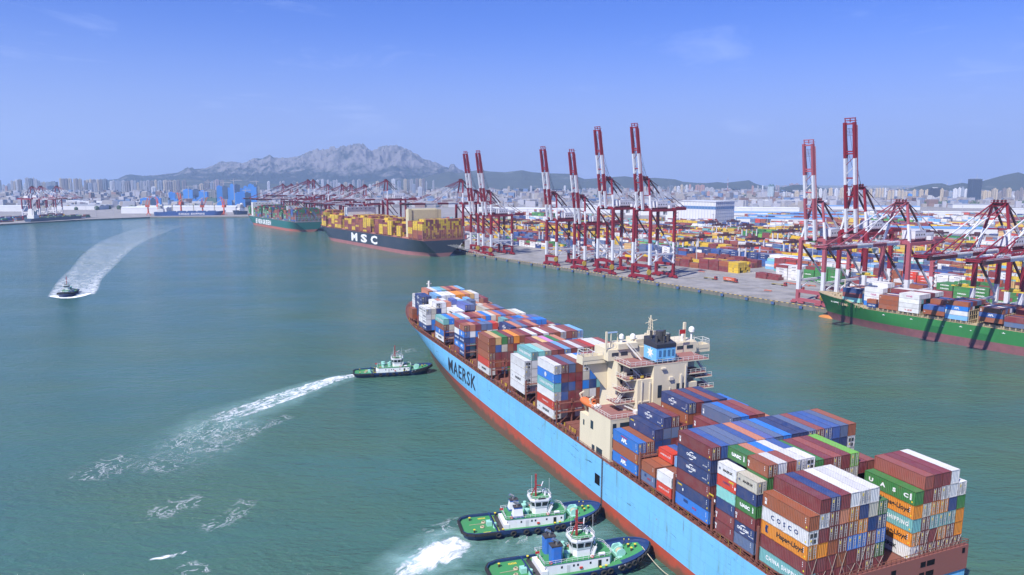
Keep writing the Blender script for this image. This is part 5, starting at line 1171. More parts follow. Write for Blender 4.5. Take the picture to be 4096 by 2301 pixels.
SHP = [(at(u, v, GZ), L_*.375+12, W_2*.35+14) for u, v, L_, W_2 in SHF]+[(at(2800, 889, GZ)+Vector((20, 30, 0)), 95, 75)]
def in_shed(p):
    a = QROT*.12-.1; c, s_ = math.cos(a), math.sin(a)
    for q, l, w2 in SHP:
        d = p-q; x, y = c*d.x+s_*d.y, -s_*d.x+c*d.y
        if abs(x) < l and abs(y) < w2: return True
    return False
def yard_block(s0, s1, t, rows, dens, hmin, hmax, seed, solid=False, lettered=False, pal=None, far=False):
    q = random.Random(seed); s = s0; run = 0; cur = q.choice(YPL)
    while s < s1:
        w_ = Q(s, t)
        if not infr(w_): s += 12.9; continue
        if run <= 0: run = q.randint(2, 9); cur = pal or q.choice(YPL); gap = q.random() > dens; base = q.randint(hmin, hmax)
        run -= 1
        if gap or (far and in_shed(Q(s+6, t+8))): s += 12.9; continue
        for r in range(rows):
            n = max(1, min(hmax, base+q.choice((-1, 0, 0, 1))))
            col = q.choice(cur)
            for k in range(n):
                if q.random() < .35: col = q.choice(cur)
                if k < n-1 and 0 < r < rows-1 and not far and q.random() < .5 and n > 2 and k < n-2: continue
                x = -(s+6.1); y = t+r*2.6+1.22; z = GZ+k*2.6
                BULK.add(QMAT, x, y, z, 12.1, 2.42, 2.57, cjit(PAL[col][1], .3))
                if lettered and r == 0 and q.random() < .7 and col in 'GYwnRmoT':
                    wd = {'G': ('EVERGREEN', (.78, .78, .78), .95, .95), 'w': ('MAERSK', (.03, .04, .09), .85, 1.1), 'n': ('CMA CGM', (.78, .78, .78), .75, 1), 'R': ('HAMBURG SÜD', (.78, .78, .78), .8, .95), 'T': ('CHINA SHIPPING', (.8, .8, .8), .8, .8)}.get(col)
                    BULK.tx.col = (.05, .04, .03) if not wd else wd[1]
                    if wd:
                        P = QMAT @ Vector((x, y-1.235, z+1.35)); X = QMAT.to_3x3() @ Vector((1, 0, 0)); N = QMAT.to_3x3() @ Vector((0, -1, 0))
                        M = Matrix(((X.x, 0, N.x, P.x), (X.y, 0, N.y, P.y), (X.z, 1, N.z, P.z), (0, 0, 0, 1)))
                        BULK.tx.addmesh(text_mesh(wd[0], wd[2], .04, 1.05, wd[3]), M, wd[1])
                    elif col == 'Y':
                        P = [QMAT @ Vector((x+a, y-1.24, z+b)) for a, b in ((-.5, .8), (.5, .8), (.5, 2), (-.5, 2))]; BULK.tx.quad(*P)
        s += 12.9
# hand-placed front row
for s0, s1, t, rows, pal, hm, hx in ((-226, -214, 112, 7, 'YYmY', 4, 4), (-214, -120, 112, 6, 'YYmYbnm', 2, 4), (-252, -226, 168, 5, 'wcTw', 4, 4), (-294, -281, 112, 6, 'wwmww', 5, 5), (-281, -268, 100, 3, 'nmm', 2, 2), (-330, -294, 118, 6, 'GGmG', 4, 5), (-400, -345, 118, 6, 'mbuww', 2, 4), (-470, -408, 126, 6, 'GGmG', 4, 5), (-540, -474, 118, 6, 'GmmGb', 3, 4), (-700, -545, 118, 6, 'mGbwmug', 3, 4), (-100, 60, 112, 6, 'mbwYmg', 2, 4), (60, 500, 112, 6, 'mYwGn', 3, 4)):
    yard_block(s0, s1, t, rows, .97, hm, hx, int(s0*3+t), lettered=True, pal=pal)
for i, t in enumerate(bands[1:]):
    yard_block(-760, 700 if i < 9 else 520, t+16, 6, .92 if i > 2 else .88, 3, 5, 100+i, lettered=i < 5, pal=None if i not in (3, 6) else 'YYmYYb')
# far stacks inland on the right, and between the warehouses
for i in range(22):
    yard_block(-1500+i*20, 480, 600+i*44, 7, .66, 1, 4, 300+i, far=True)
for i in range(5): yard_block(420+60*i, 900+30*i, 500+i*60, 6, .6, 1, 4, 400+i, far=True)
# left terminal stacks
LM = Matrix.Translation(P3) @ Matrix.Rotation(lrot, 4, 'Z')
for i in range(5):
    for k in range(26):
        if yr.random() < .3: continue
        col = yr.choice('mbnuGgT'); 
        for r in range(5):
            for q in range(yr.randint(1, 3)): BULK.add(LM, -60+k*13, 62+i*26+r*2.6, q*2.6, 12.1, 2.42, 2.57, cjit(PAL[yr.choice('mbnuGgw'+col*3)][1]))
print('bulk boxes', BULK.n)
tag(BULK.finish('distant_shipping_containers'), 'stacks of many coloured shipping containers in the port yard and on the far ships', 'containers', kind='stuff')

# ============================================================ yard gantries
def make_rtg():
    o = empty('yard_crane', Matrix(), 'white legged yard crane', 'yard crane', 'rubber-tyred yard cranes over the container stacks'); mats = [drk, whtp, blk, yel]
    for x in (-4, 4):
        for y in (0, 23): b = MB(); b.box(x-.6, x+.6, y-.7, y+.7, 1.4, 18.5, 1); b.box(x-1.6, x+1.6, y-.8, y+.8, 0, 1.5, 2); b.build('leg', mats, o)
    b = MB()
    for x in (-3.6, 3.6): b.box(x-.8, x+.8, -1.5, 24.5, 18.5, 20.6, 0)
    for y in (-1, 24): b.box(-3.6, 3.6, y-.5, y+.5, 18.7, 20.2, 0)
    b.rail([(-4.6, -1, 20.6), (-4.6, 24, 20.6)], 1.1, .1, 3, m=0); b.build('girder', mats, o)
    b = MB()
    for y in (0, 23): b.box(-4, 4, y-.5, y+.5, 1.6, 3.0, 1)
    b.build('sill_beam', mats, o)
    b = MB(); b.box(-3, 3, 8, 12, 20.6, 23, 0); b.box(1, 3.2, 12, 14, 15.6, 18.4, 1); b.build('trolley', mats, o)
    b = MB(); b.box(-6, 6, 9, 11, 13.2, 13.9, 3); b.build('spreader', mats, o)
    return o
rtg = make_rtg(); first = True
uvs = [(2660, 960), (2735, 965), (2870, 950), (2905, 1000), (2985, 950), (3000, 965), (3110, 985), (3150, 980), (2840, 935), (2930, 930), (3190, 960), (3260, 975), (3480, 1010), (3560, 1020), (3620, 970), (3800, 985), (3900, 1000), (3980, 960), (2260, 930), (2060, 925), (2140, 940), (2420, 950), (2330, 960), (1990, 940)]
uvs += [(2720, 1030), (2820, 1010), (3020, 1020), (3120, 1040), (3300, 1040), (2500, 985), (2380, 975), (2180, 975), (2950, 1060), (3420, 960), (3700, 1040), (3850, 1060)]
for i, (u, v) in enumerate(sorted(uvs)):
    p = at(u, v, GZ); d = Vector((p.x, p.y))-Q0; s, t = d.dot(QA), d.dot(QN); tb = min([b+16 for b in bands], key=lambda b: abs(b-t)); o = rtg if first else copy_tree(rtg); first = False
    o.matrix_world = Matrix.Translation(Q(s, tb-3.2)) @ Matrix.Rotation(QROT, 4, 'Z'); o['label'] = 'white legged yard crane, %s from the left among the yard cranes' % nth(i+1)

# ============================================================ light masts
lm = MB(); lm.cyl((0, 0, 0), (0, 0, 32), .55, 8, .28); lm.torus((0, 0, 31.5), (0, 0, 1), 1.6, .2, 10, 4)
for k in range(6): a = k*math.pi/3; lm.box(1.6*math.cos(a)-.4, 1.6*math.cos(a)+.4, 1.6*math.sin(a)-.4, 1.6*math.sin(a)+.4, 30.7, 31.3)
lmm = lm.mesh('light_mast', [mat('mast_grey', (.45, .46, .48), .5)])
for i, (u, v) in enumerate(sorted([(2785, 1060), (2850, 930), (3068, 935), (3135, 950), (3245, 1110), (3650, 1100), (3945, 1150), (3710, 905), (3370, 905), (2600, 905), (2300, 900), (2110, 900), (2480, 915), (3845, 880), (345, 855), (385, 868), (455, 862), (3003, 880), (2864, 880)])):
    o = bpy.data.objects.new('light_mast', lmm); COL.objects.link(o); o.location = at(u, v, GZ); tag(o, 'tall grey floodlight mast, %s from the left among the masts' % nth(i+1), 'light mast', 'floodlight masts in the terminals')

# ============================================================ trucks on the apron
def truck(p, rot, label, load):
    o = empty('container_truck', Matrix.Translation(p) @ Matrix.Rotation(rot, 4, 'Z'), label, 'truck')
    tm = mat('truck_red', (.32, .03, .025), .4)
    c = MB(); c.hexa([(6.4, -1.2, .6), (8.6, -1.2, .6), (8.6, 1.2, .6), (6.4, 1.2, .6), (6.4, -1.2, 3.4), (8.2, -1.2, 3.4), (8.2, 1.2, 3.4), (6.4, 1.2, 3.4)]); cab = c.build('cab', tm, o)
    g = MB(); g.hexa([(8.50, -1.05, 2.0), (8.56, -1.05, 2.0), (8.56, 1.05, 2.0), (8.50, 1.05, 2.0), (8.24, -1.05, 3.1), (8.3, -1.05, 3.1), (8.3, 1.05, 3.1), (8.24, 1.05, 3.1)]); g.box(7, 7.9, -1.23, 1.23, 2, 3.0); g.build('windscreen', glass, cab)
    t = MB(); t.box(-6.3, 7.5, -.5, .5, 1.0, 1.35)
    for x in (-6, -3, 0, 3, 5.8): t.box(x, x+.3, -1.2, 1.2, 1.1, 1.4)
    t.build('chassis', mat('chassis_yellow', (.35, .28, .05), .6), o)
    for x in (-5.2, -3.9, 4.3, 5.6, 7.6):
        w_ = MB(); w_.cyl((x, -1.25, .52), (x, -.85, .52), .52, 10); w_.cyl((x, 1.25, .52), (x, .85, .52), .52, 10); w_.build('wheel', mat('rubber_black', ()), o)
    if load:
        b = MB(); b.box(-6.1, 6.0, -1.22, 1.22, 1.4, 4.0); b_ = b.build('truck_load_container', mat('load_orange_red', (.55, .10, .03), .5, dirt=.3)); b_.matrix_world = o.matrix_world.copy()
        tag(b_, 'orange-red container riding on the truck chassis on the apron', 'container')
        x = MB(); side_text(x, 'HAMBURG SÜD', 0, -1.24, 2.7, .8, dirx=(1, 0, 0)); x.build('lettering', cm_white, b_)
truck(Q(-262, 57), QROT, 'red tractor truck hauling an orange-red container along the apron', True); truck(Q(-239, 57), QROT, 'red tractor truck with an empty skeletal trailer on the apron', False)
tk = [o for o in COL.objects if o.name.startswith('container_truck')][-1]
for i, (s_, t_, r_) in enumerate([(-300, 74, 0), (-180, 62, 0), (-120, 74, math.pi), (-60, 62, 0), (-20, 74, 0), (20, 74, math.pi), (-340, 62, math.pi), (-450, 74, 0), (-430, 86, 0), (-150, 86, math.pi), (-90, 86, 0)]):
    c = copy_tree(tk); c.matrix_world = Matrix.Translation(Q(s_, t_)) @ Matrix.Rotation(QROT+r_, 4, 'Z'); c['label'] = 'red tractor with empty trailer on the apron lanes, %s of eleven' % nth(i+1); c['group'] = 'red terminal tractors on the apron'
# small things on the apron
def bits(name, label, cat, p, rot, fn, m):
    b = MB(); fn(b); o = b.build(name, m); o.matrix_world = Matrix.Translation(p) @ Matrix.Rotation(rot, 4, 'Z'); tag(o, label, cat)
def frame(b):
    for x in (-3, 3):
        for y in (-1, 1): b.bar((x, y, 0), (x, y, 1.2), .25)
    for y in (-1, 1): b.bar((-3, y, 1.1), (3, y, 1.1), .3)
    b.bar((-3, -1, 1.1), (-3, 1, 1.1), .3); b.bar((3, -1, 1.1), (3, 1, 1.1), .3)
for i, (u, v) in enumerate([(3155, 1136), (3172, 1139), (3190, 1141), (3225, 1145), (3248, 1147), (3072, 1167), (2807, 1090)]):
    bits('cargo_spreader', ['orange spreader frame on the apron, %s' % q for q in ('leftmost of the row before the stacks', 'second of the row before the stacks', 'third of the row before the stacks', 'fourth of the row before the stacks', 'rightmost of the row before the stacks', 'standing alone near the quay edge', 'beside the yellow stacks')][i], 'spreader frame', at(u, v, GZ), QROT, frame, mat('frame_orange', (.55, .10, .03), .6))
def railing_yard(b): b.rail([(-28, 0, 0), (28, 0, 0)], 1.2, .12, 2.8)
bits('guard_rail', 'long pale guard rail before the white container stacks', 'guard rail', at(3048, 1098, GZ), QROT, railing_yard, railw)

# ============================================================ warehouses and low town
def shed(p, rot, L_, W2, h, roofc, wallc, name, label, cat='warehouse', ridge_h=3.0, parts=False, rows_=1):
    o = empty(name, Matrix.Translation(p) @ Matrix.Rotation(rot, 4, 'Z'), label, cat)
    w_ = MB(); w_.box(-L_/2, L_/2, -W2/2, W2/2, 0, h); w_.build('wall', wallc, o)
    r = MB()
    for k in range(rows_):
        y0, y1 = -W2/2+W2*k/rows_, -W2/2+W2*(k+1)/rows_; ym = (y0+y1)/2; e = L_/2+.6
        r.slab([(-e, y0-.4, h), (-e, ym, h+ridge_h), (-e, y1+.4, h)], (2*e, 0, 0))
    r.build('roof', roofc, o)
    if parts:
        d = MB(); n = int(L_/14)
        for k in range(n): x = -L_/2+L_*(k+.5)/n; d.box(x-2.4, x+2.4, -W2/2-.08, -W2/2, 0, min(h*.6, 5))
        d.build('door', mat('door_grey', (.25, .27, .30), .6), o)
    return o
rblue = mat('roof_blue', (.10, .26, .52), .5, dirt=.25, scale=.03); rwhite = mat('roof_white', (.60, .62, .64), .5, dirt=.3, scale=.03); rgrey = mat('roof_grey', (.30, .32, .35), .6, dirt=.3, scale=.03); rbrown = mat('roof_brown', (.32, .22, .17), .7)
wwhite = mat('wall_white', (.62, .63, .65), .7, dirt=.2, scale=.05); wcream = mat('wall_cream', (.55, .50, .40), .7)
# large white building with blue window band
bw = empty('warehouse_tower', Matrix.Translation(at(2800, 889, GZ)) @ Matrix.Rotation(QROT+.12, 4, 'Z'), 'big white cold-store block with a blue window band behind the container yard', 'warehouse')
b = MB(); b.box(-52, 38, 0, 70, 0, 44); b.box(-100, -52, 10, 70, 0, 34); b.build('wall', wwhite, bw)
b = MB(); b.box(-51.9, 38.1, -.15, 70.1, 28, 34.5); b.build('window_band', mat('band_blue', (.05, .16, .36), .4), bw)
b = MB(); b.box(-53, 39, -1, 71, 44, 45.2); b.build('roof', rwhite, bw)
b = MB()
for k in range(10): b.box(38.05, 38.25, 3+k*7, 3.6+k*7, 0, 44)
for k in range(6): b.box(38.05, 38.25, 0, 70, 5+k*7, 5.5+k*7)
for k in range(12): b.box(-50+k*7.6, -49.4+k*7.6, -.25, -.05, 0, 44)
b.build('facade_grid', mat('grid_grey', (.35, .38, .45), .6), bw)
SH = [((3100, 862), 430, 46, 9, rblue, wwhite, 'long blue roofed shed behind the yard, nearest of the blue roofs', 4), ((3350, 880), 520, 60, 10, rblue, wwhite, 'wide blue roofed warehouse with pale walls right of the raised boom', 5), ((3120, 890), 240, 44, 10, rblue, wwhite, 'low blue and white roofed warehouse before the long blue shed', 3), ((3030, 845), 300, 60, 12, rwhite, wwhite, 'long white warehouse left of the blue roofs', 4), ((3450, 838), 420, 60, 12, rblue, wwhite, 'far blue roofed warehouse beyond the boom crane', 4),
      ((3180, 812), 520, 60, 12, rwhite, wwhite, 'far long white shed below the glass tower', 3), ((3420, 815), 380, 60, 10, rwhite, wwhite, 'far white shed below the cream towers', 3), ((2620, 860), 200, 80, 26, rwhite, wwhite, 'tall white warehouse behind the tall middle cranes', 2), ((2480, 850), 240, 70, 22, rwhite, wwhite, 'white warehouse block left of the tall middle cranes', 2),
      ((3700, 930), 280, 60, 10, rblue, wwhite, 'blue and white roofed shed behind the right hand cranes', 3), ((3800, 860), 180, 30, 9, rwhite, wwhite, 'pale open sided hall in the far right yard', 2), ((3880, 832), 160, 70, 14, rgrey, wwhite, 'grey wing roofed hall below the dark tower', 2), ((4040, 868), 70, 30, 24, rwhite, wwhite, 'white striped block at the far right edge', 1),
      ((2230, 850), 400, 90, 12, rwhite, wwhite, 'white roofed warehouse behind the third raised boom', 4), ((2000, 846), 300, 70, 12, rwhite, wwhite, 'white roofed warehouse behind the second raised boom', 3), ((2090, 820), 320, 70, 12, rgrey, wwhite, 'grey roofed warehouse farther inland behind the booms', 3), ((1750, 822), 340, 90, 12, rwhite, wwhite, 'white roofed warehouse right of the navy ship cranes', 3), ((2350, 822), 340, 90, 12, rwhite, wwhite, 'white roofed works before the foothills', 3)]
for (uv, L_, W2, h, rc, wc, lab, rws) in SH: shed(at(*uv, GZ), QROT*.12-.1, L_*.75, W2*.7, h*.8, rc, wc, 'warehouse', lab, rows_=rws, ridge_h=2.2)
for i, (u0, u1, v, W2, h, rc, lab) in enumerate([(560, 955, 848, 46, 15, rwhite, 'long white arched warehouse behind the blue bulk carrier'), (500, 680, 853, 40, 15, rwhite, 'white warehouse at the corner of the left quay'), (230, 420, 838, 60, 12, rgrey, 'grey roofed warehouse behind the left terminal'), (0, 110, 845, 50, 14, rwhite, 'white shed at the far left edge'), (60, 330, 818, 40, 12, rwhite, 'white shed behind the left gantry cranes'), (330, 560, 822, 60, 12, rwhite, 'flat white warehouse between terminal and blue wrapped blocks')]):
    a, b = at(u0, v, GZ), at(u1, v, GZ); shed((a+b)/2, math.atan2((b-a).y, (b-a).x), (b-a).length, W2, h, rc, wwhite, 'warehouse', lab, rows_=2)
# low town: one mass
tm = MB(); tr_ = random.Random(5)
pc = [(.6, .6, .6), (.5, .48, .44), (.55, .55, .58), (.36, .34, .33), (.45, .40, .34), (.16, .28, .48), (.62, .62, .64), (.33, .20, .16), (.55, .50, .42)]
for i in range(5200):
    D = 2500*(2.6)**tr_.random(); u = tr_.random()*4300-100; x = (u-2048)/F_*D*.99
    if x < -1500 and D < 2600: continue
    if -900 < x < -350 and D < 2500: continue
    big_ = tr_.random() < .15; L_ = tr_.uniform(10, 36)*(2.6 if big_ else 1); W2 = tr_.uniform(9, 26); h = tr_.uniform(4, 10) if big_ else tr_.uniform(5, 24)*(1+(D > 3400)*.5); a = tr_.choice((0, .3, -.2, .6)); c_ = tr_.choice(pc if D > 2700 else pc+[(.6, .62, .64)]*6); tm.col = (c_[0]*.68, c_[1]*.68, c_[2]*.74)
    ca, sa = math.cos(a), math.sin(a); P = [(x+ca*p-sa*q, D+sa*p+ca*q) for p, q in ((-L_/2, -W2/2), (L_/2, -W2/2), (L_/2, W2/2), (-L_/2, W2/2))]; tm.prism(P, GZ-1, GZ+h)
tag(tm.build('distant_low_town', mat('town_paint', src='attr', rough=.8, dirt=.3, scale=.05), attr=True), 'hazy low rise town and works between the port and the towers', 'town', kind='stuff')
# woodland patches
wd2 = MB(); wr = random.Random(8)
for cx, D, n_, sp in ((2880, 4300, 420, 260), (2700, 4100, 160, 200), (3240, 3900, 260, 200), (4000, 2900, 520, 300), (3880, 2800, 260, 150), (1900, 4600, 400, 420), (2200, 4500, 380, 380), (2450, 4200, 220, 240), (700, 2350, 160, 160), (520, 4200, 200, 260), (90, 3900, 240, 200), (3560, 3300, 160, 160)):
    x0 = (cx-2048)/F_*D*.99
    for i in range(n_):
        x = x0+wr.gauss(0, sp*.6); y = D+wr.gauss(0, sp*.35); r = wr.uniform(4, 9); wd2.sphere((x, y, GZ+r*.6), r, 6, 3, sc=(1, 1, .9))
tag(wd2.build('distant_woodland', mat('foliage_dark', (.035, .07, .028), .9, dirt=.4, scale=.2, dirtcol=(.07, .10, .04))), 'dark green tree belts between the far buildings', 'trees', kind='stuff')

# ============================================================ towers
def tower_mat(nm, c, wc=(.10, .13, .17), vert=True, ratio=.5):
    if nm in MATS: return MATS[nm]
    m = bpy.data.materials.new(nm); m.use_nodes = True; n = m.node_tree; b = n.nodes['Principled BSDF']; K = n.links.new; b.inputs['Roughness'].default_value = .6
    t = n.nodes.new('ShaderNodeTexCoord'); s = n.nodes.new('ShaderNodeSeparateXYZ'); K(t.outputs['Object'], s.inputs[0])
    def wave(o, per, duty):
        a = n.nodes.new('ShaderNodeMath'); a.operation = 'MULTIPLY'; a.inputs[1].default_value = 1/per; K(o, a.inputs[0]); f = n.nodes.new('ShaderNodeMath'); f.operation = 'FRACT'; K(a.outputs[0], f.inputs[0]); g = n.nodes.new('ShaderNodeMath'); g.operation = 'LESS_THAN'; g.inputs[1].default_value = duty; K(f.outputs[0], g.inputs[0]); return g.outputs[0]
    ad = n.nodes.new('ShaderNodeMath'); K(s.outputs[0], ad.inputs[0]); K(s.outputs[1], ad.inputs[1])
    v = wave(ad.outputs[0], 7.5, .52); h = wave(s.outputs[2], 3.1, .5); q = n.nodes.new('ShaderNodeMath'); q.operation = 'MULTIPLY'; K(v, q.inputs[0]); K(h, q.inputs[1])
    g = n.nodes.new('ShaderNodeNewGeometry'); sn = n.nodes.new('ShaderNodeSeparateXYZ'); K(g.outputs['Normal'], sn.inputs[0]); up = n.nodes.new('ShaderNodeMath'); up.operation = 'LESS_THAN'; up.inputs[1].default_value = .5; K(sn.outputs[2], up.inputs[0])
    q2 = n.nodes.new('ShaderNodeMath'); q2.operation = 'MULTIPLY'; K(q.outputs[0], q2.inputs[0]); K(up.outputs[0], q2.inputs[1]); q3 = n.nodes.new('ShaderNodeMath'); q3.operation = 'MULTIPLY'; q3.inputs[1].default_value = .9; K(q2.outputs[0], q3.inputs[0])
    x = n.nodes.new('ShaderNodeMix'); x.data_type = 'RGBA'; K(q3.outputs[0], x.inputs[0]); x.inputs[6].default_value = (*c, 1); x.inputs[7].default_value = (*wc, 1); K(x.outputs[2], b.inputs['Base Color']); MATS[nm] = m; return m
TM = dict(a=('pale grey', tower_mat('tower_pale', (.40, .40, .43))), d=('dark slate', tower_mat('tower_slate', (.16, .19, .24), (.06, .08, .11))), c=('cream', tower_mat('tower_cream', (.50, .42, .31))), r=('rose brown', tower_mat('tower_rose', (.42, .24, .20))), b=('grey-brown', tower_mat('tower_greybrown', (.22, .19, .19))), w=('white', tower_mat('tower_white', (.58, .59, .63), (.16, .2, .28))), g=('blue-grey', tower_mat('tower_bluegrey', (.30, .34, .42), (.10, .13, .2))), p=('mauve', tower_mat('tower_mauve', (.34, .27, .30))))
CL = dict(B=('blue sheeted', mat('sheeting_blue', (.035, .22, .62), .6, dirt=.2, scale=.02)), D=('dark blue sheeted', mat('sheeting_dark_blue', (.02, .07, .16), .6, dirt=.3, scale=.05)), K=('bare concrete', tower_mat('tower_bare', (.22, .24, .25), (.04, .05, .06))), N=('green netted', mat('netting_green', (.07, .16, .13), .8, dirt=.3, scale=.05)))
TW = []
zL = (0, 680, 4.293); z2_ = (560, 680, 4.293); z3_ = (1050, 680, 3.68); z4_ = (2600, 700, 4.293); z5_ = (3500, 650, 4.322)
def tw(zm, lst, D, col):
    for q in lst: x0, x1, yt = q[:3]; TW.append((zm[0]+(x0+x1)/2/zm[2], (x1-x0)/zm[2], zm[1]+yt/zm[2], q[4] if len(q) > 4 else D*(1+.05*math.sin(x0)), q[3] if len(q) > 3 else col))
tw(zL, [(0, 8, 180, 'd'), (30, 75, 255, 'a', 5800), (80, 120, 280, 'r'), (120, 175, 240, 'g', 5600), (178, 220, 190), (225, 258, 200, 'c'), (258, 300, 172, 'w'), (300, 370, 170, 'b'), (405, 438, 232, 'w'), (432, 500, 142, 'a'), (500, 560, 150, 'd'), (562, 590, 140, 'a'), (595, 640, 168, 'a'), (640, 682, 188, 'g'), (690, 720, 215, 'a'), (725, 780, 212, 'c'), (782, 835, 212, 'g'), (845, 975, 205, 'd'), (825, 968, 278, 'D', 4100), (1018, 1062, 150, 'c'), (1068, 1110, 155, 'b'), (1114, 1160, 153, 'b'), (1164, 1230, 152, 'c'), (1190, 1222, 226, 'a'), (1236, 1264, 216, 'w'), (1258, 1290, 158, 'c'), (1292, 1338, 153, 'b'), (1342, 1404, 160, 'c'), (1440, 1474, 186, 'b'), (1478, 1520, 175, 'c'), (1510, 1580, 226, 'g'), (1528, 1578, 164, 'c'), (1584, 1648, 168, 'b'), (1600, 1660, 222, 'a', 4300), (1658, 1698, 172, 'c'), (1702, 1758, 166, 'b'), (1762, 1840, 162, 'd'), (1882, 1925, 200, 'w'), (1928, 1970, 186, 'a'), (1975, 2078, 180, 'g'), (2086, 2148, 186, 'a'), (2152, 2234, 196, 'b'), (2242, 2290, 186, 'a'), (2294, 2340, 192, 'g'), (2342, 2388, 222, 'c'), (2396, 2450, 195, 'a'), (2454, 2500, 200, 'a'), (2506, 2574, 186, 'a')], 4700, 'a')
tw(z2_, [(65, 120, 285, 'a', 4300), (100, 168, 186, 'c'), (172, 240, 190, 'b'), (182, 270, 290, 'w', 4300), (248, 292, 178, 'c'), (296, 384, 186, 'g'), (396, 468, 180, 'c'), (472, 550, 180, 'b'), (556, 618, 182, 'c'), (622, 684, 176, 'b'), (716, 794, 182, 'b'), (902, 934, 265, 'a'), (940, 980, 260, 'a'), (986, 1014, 270, 'b'), (1018, 1088, 240, 'c'), (1096, 1130, 200, 'b'), (1136, 1194, 178, 'b'), (1202, 1278, 205, 'g'), (1282, 1364, 174, 'p'), (1370, 1440, 176, 'b'), (2182, 2232, 202, 'w'), (2392, 2430, 202, 'a'), (2440, 2485, 196, 'a')], 4900, 'a')
tw(z2_, [(750, 905, 336, 'B'), (908, 1010, 336, 'D'), (1015, 1148, 362, 'B'), (1150, 1310, 340, 'K'), (482, 588, 386, 'B'), (592, 690, 390, 'K'), (1312, 1408, 280, 'B'), (1412, 1488, 280, 'D'), (1546, 1618, 250, 'B'), (1622, 1704, 250, 'D'), (1496, 1542, 310, 'B'), (1710, 1768, 320, 'B'), (1774, 1850, 286, 'B'), (1854, 1948, 250, 'B'), (1952, 2004, 252, 'D'), (2008, 2050, 290, 'K')], 2900, 'B')
tw(z2_, [(0, 165, 487, 'B'), (168, 238, 490, 'D'), (242, 338, 480, 'B'), (342, 478, 478, 'K'), (522, 628, 490, 'B'), (768, 884, 552, 'B'), (886, 958, 502, 'B'), (962, 1078, 470, 'B'), (1082, 1300, 478, 'N'), (1312, 1418, 515, 'B'), (1482, 1560, 512, 'B'), (1626, 1778, 392, 'B'), (1782, 1892, 392, 'D'), (1902, 1990, 292, 'B'), (630, 690, 500, 'N')], 2650, 'B')
tw(z3_, [(432, 490, 170, 'd'), (496, 528, 180, 'c'), (706, 744, 150), (786, 830, 150, 'w'), (866, 904, 142, 'w'), (946, 984, 150), (988, 1020, 175), (1032, 1070, 155), (1074, 1110, 150), (1096, 1150, 196, 'w'), (1192, 1250, 185, 'c'), (1254, 1290, 195), (1316, 1358, 156), (1392, 1448, 146, 'a'), (1466, 1500, 160, 'b'), (1560, 1600, 215, 'w'), (1610, 1650, 205, 'a'), (1666, 1720, 170, 'c'), (1724, 1750, 230), (1896, 1958, 140, 'w'), (1986, 2034, 165, 'g'), (2072, 2128, 140, 'c'), (2134, 2162, 150, 'b'), (2166, 2220, 142), (2246, 2300, 130, 'b'), (2304, 2345, 136, 'c'), (2350, 2392, 130, 'b'), (2200, 2254, 216, 'g', 4100), (2282, 2350, 250, 'w', 4100), (2334, 2366, 196, 'w'), (2402, 2424, 176), (2502, 2530, 160)], 5000, 'a')
tw(z4_, [(-150, -120, 210), (-100, -60, 200, 'c'), (-50, -15, 215, 'r'), (10, 55, 200, 'r'), (70, 110, 215, 'w'), (132, 188, 202), (202, 250, 206, 'd'), (292, 338, 206, 'b'), (342, 406, 184, 'd'), (370, 425, 290, 'w', 3900), (415, 458, 200, 'c'), (462, 520, 196, 'w'), (526, 574, 170, 'c'), (500, 550, 295, 'a', 3900), (580, 604, 202, 'c'), (612, 654, 175, 'w'), (626, 680, 295, 'a', 3900), (668, 710, 166, 'r'), (714, 750, 212), (780, 862, 176, 'r'), (864, 944, 176, 'r'), (852, 908, 286, 'r', 3900), (986, 1040, 286, 'r', 3900), (946, 1018, 215), (1022, 1104, 220), (1460, 1560, 310, 'c', 4300), (1562, 1650, 312, 'c', 4300), (1700, 1750, 280, 'c', 4400), (1752, 1788, 190, 'r'), (1846, 1868, 190), (1926, 1954, 186, 'w'), (2162, 2194, 178, 'p'), (2198, 2230, 184, 'p'), (2282, 2382, 186, 'p', 5300), (2392, 2480, 152, 'p', 5300), (2484, 2572, 152, 'p', 5300), (2290, 2330, 295, 'w', 3300), (2332, 2374, 290, 'a', 3300), (2378, 2426, 332, 'a', 3300), (2430, 2480, 330, 'w', 3300), (2490, 2574, 280, 'c', 3300), (1880, 1940, 300, 'w'), (1960, 2030, 300, 'a')], 4700, 'a')
tw(z5_, [(-1230, -1180, 455, 'a'), (-1150, -1090, 470, 'c'), (-1060, -980, 440, 'c'), (-960, -900, 455, 'w'), (-880, -820, 465, 'a'), (-790, -720, 450, 'c'), (-690, -630, 455, 'w'), (-600, -520, 445, 'c'), (-480, -420, 460, 'w'), (-400, -340, 450, 'c'), (-300, -240, 470, 'a'), (-200, -130, 455, 'c'), (-90, -30, 465, 'c'), (20, 70, 455, 'c'), (74, 118, 450, 'c'), (126, 166, 450, 'c'), (170, 210, 452, 'w'), (232, 290, 488, 'c'), (300, 350, 488, 'c'), (354, 400, 486, 'w'), (404, 460, 480, 'c'), (464, 518, 484, 'c'), (524, 578, 510, 'c'), (590, 655, 542, 'B', 3300), (668, 724, 474, 'c'), (776, 852, 474, 'c'), (880, 956, 476, 'c'), (822, 938, 570, 'b', 3150), (1142, 1200, 460, 'c'), (1212, 1288, 492, 'b'), (1292, 1348, 500, 'g'), (1362, 1442, 458, 'w'), (1452, 1500, 442, 'w'), (1504, 1556, 436, 'g'), (1560, 1624, 466, 'w'), (1810, 1880, 486, 'c'), (1884, 1958, 492, 'c'), (1970, 2028, 502, 'c'), (2034, 2134, 460, 'c'), (2142, 2176, 535, 'b'), (2180, 2210, 530, 'b'), (2220, 2288, 452, 'b'), (2292, 2370, 450, 'c'), (2392, 2440, 572, 'w'), (2444, 2516, 490, 'b'), (2522, 2574, 442, 'b'), (2590, 2660, 470, 'c')], 3200, 'c')
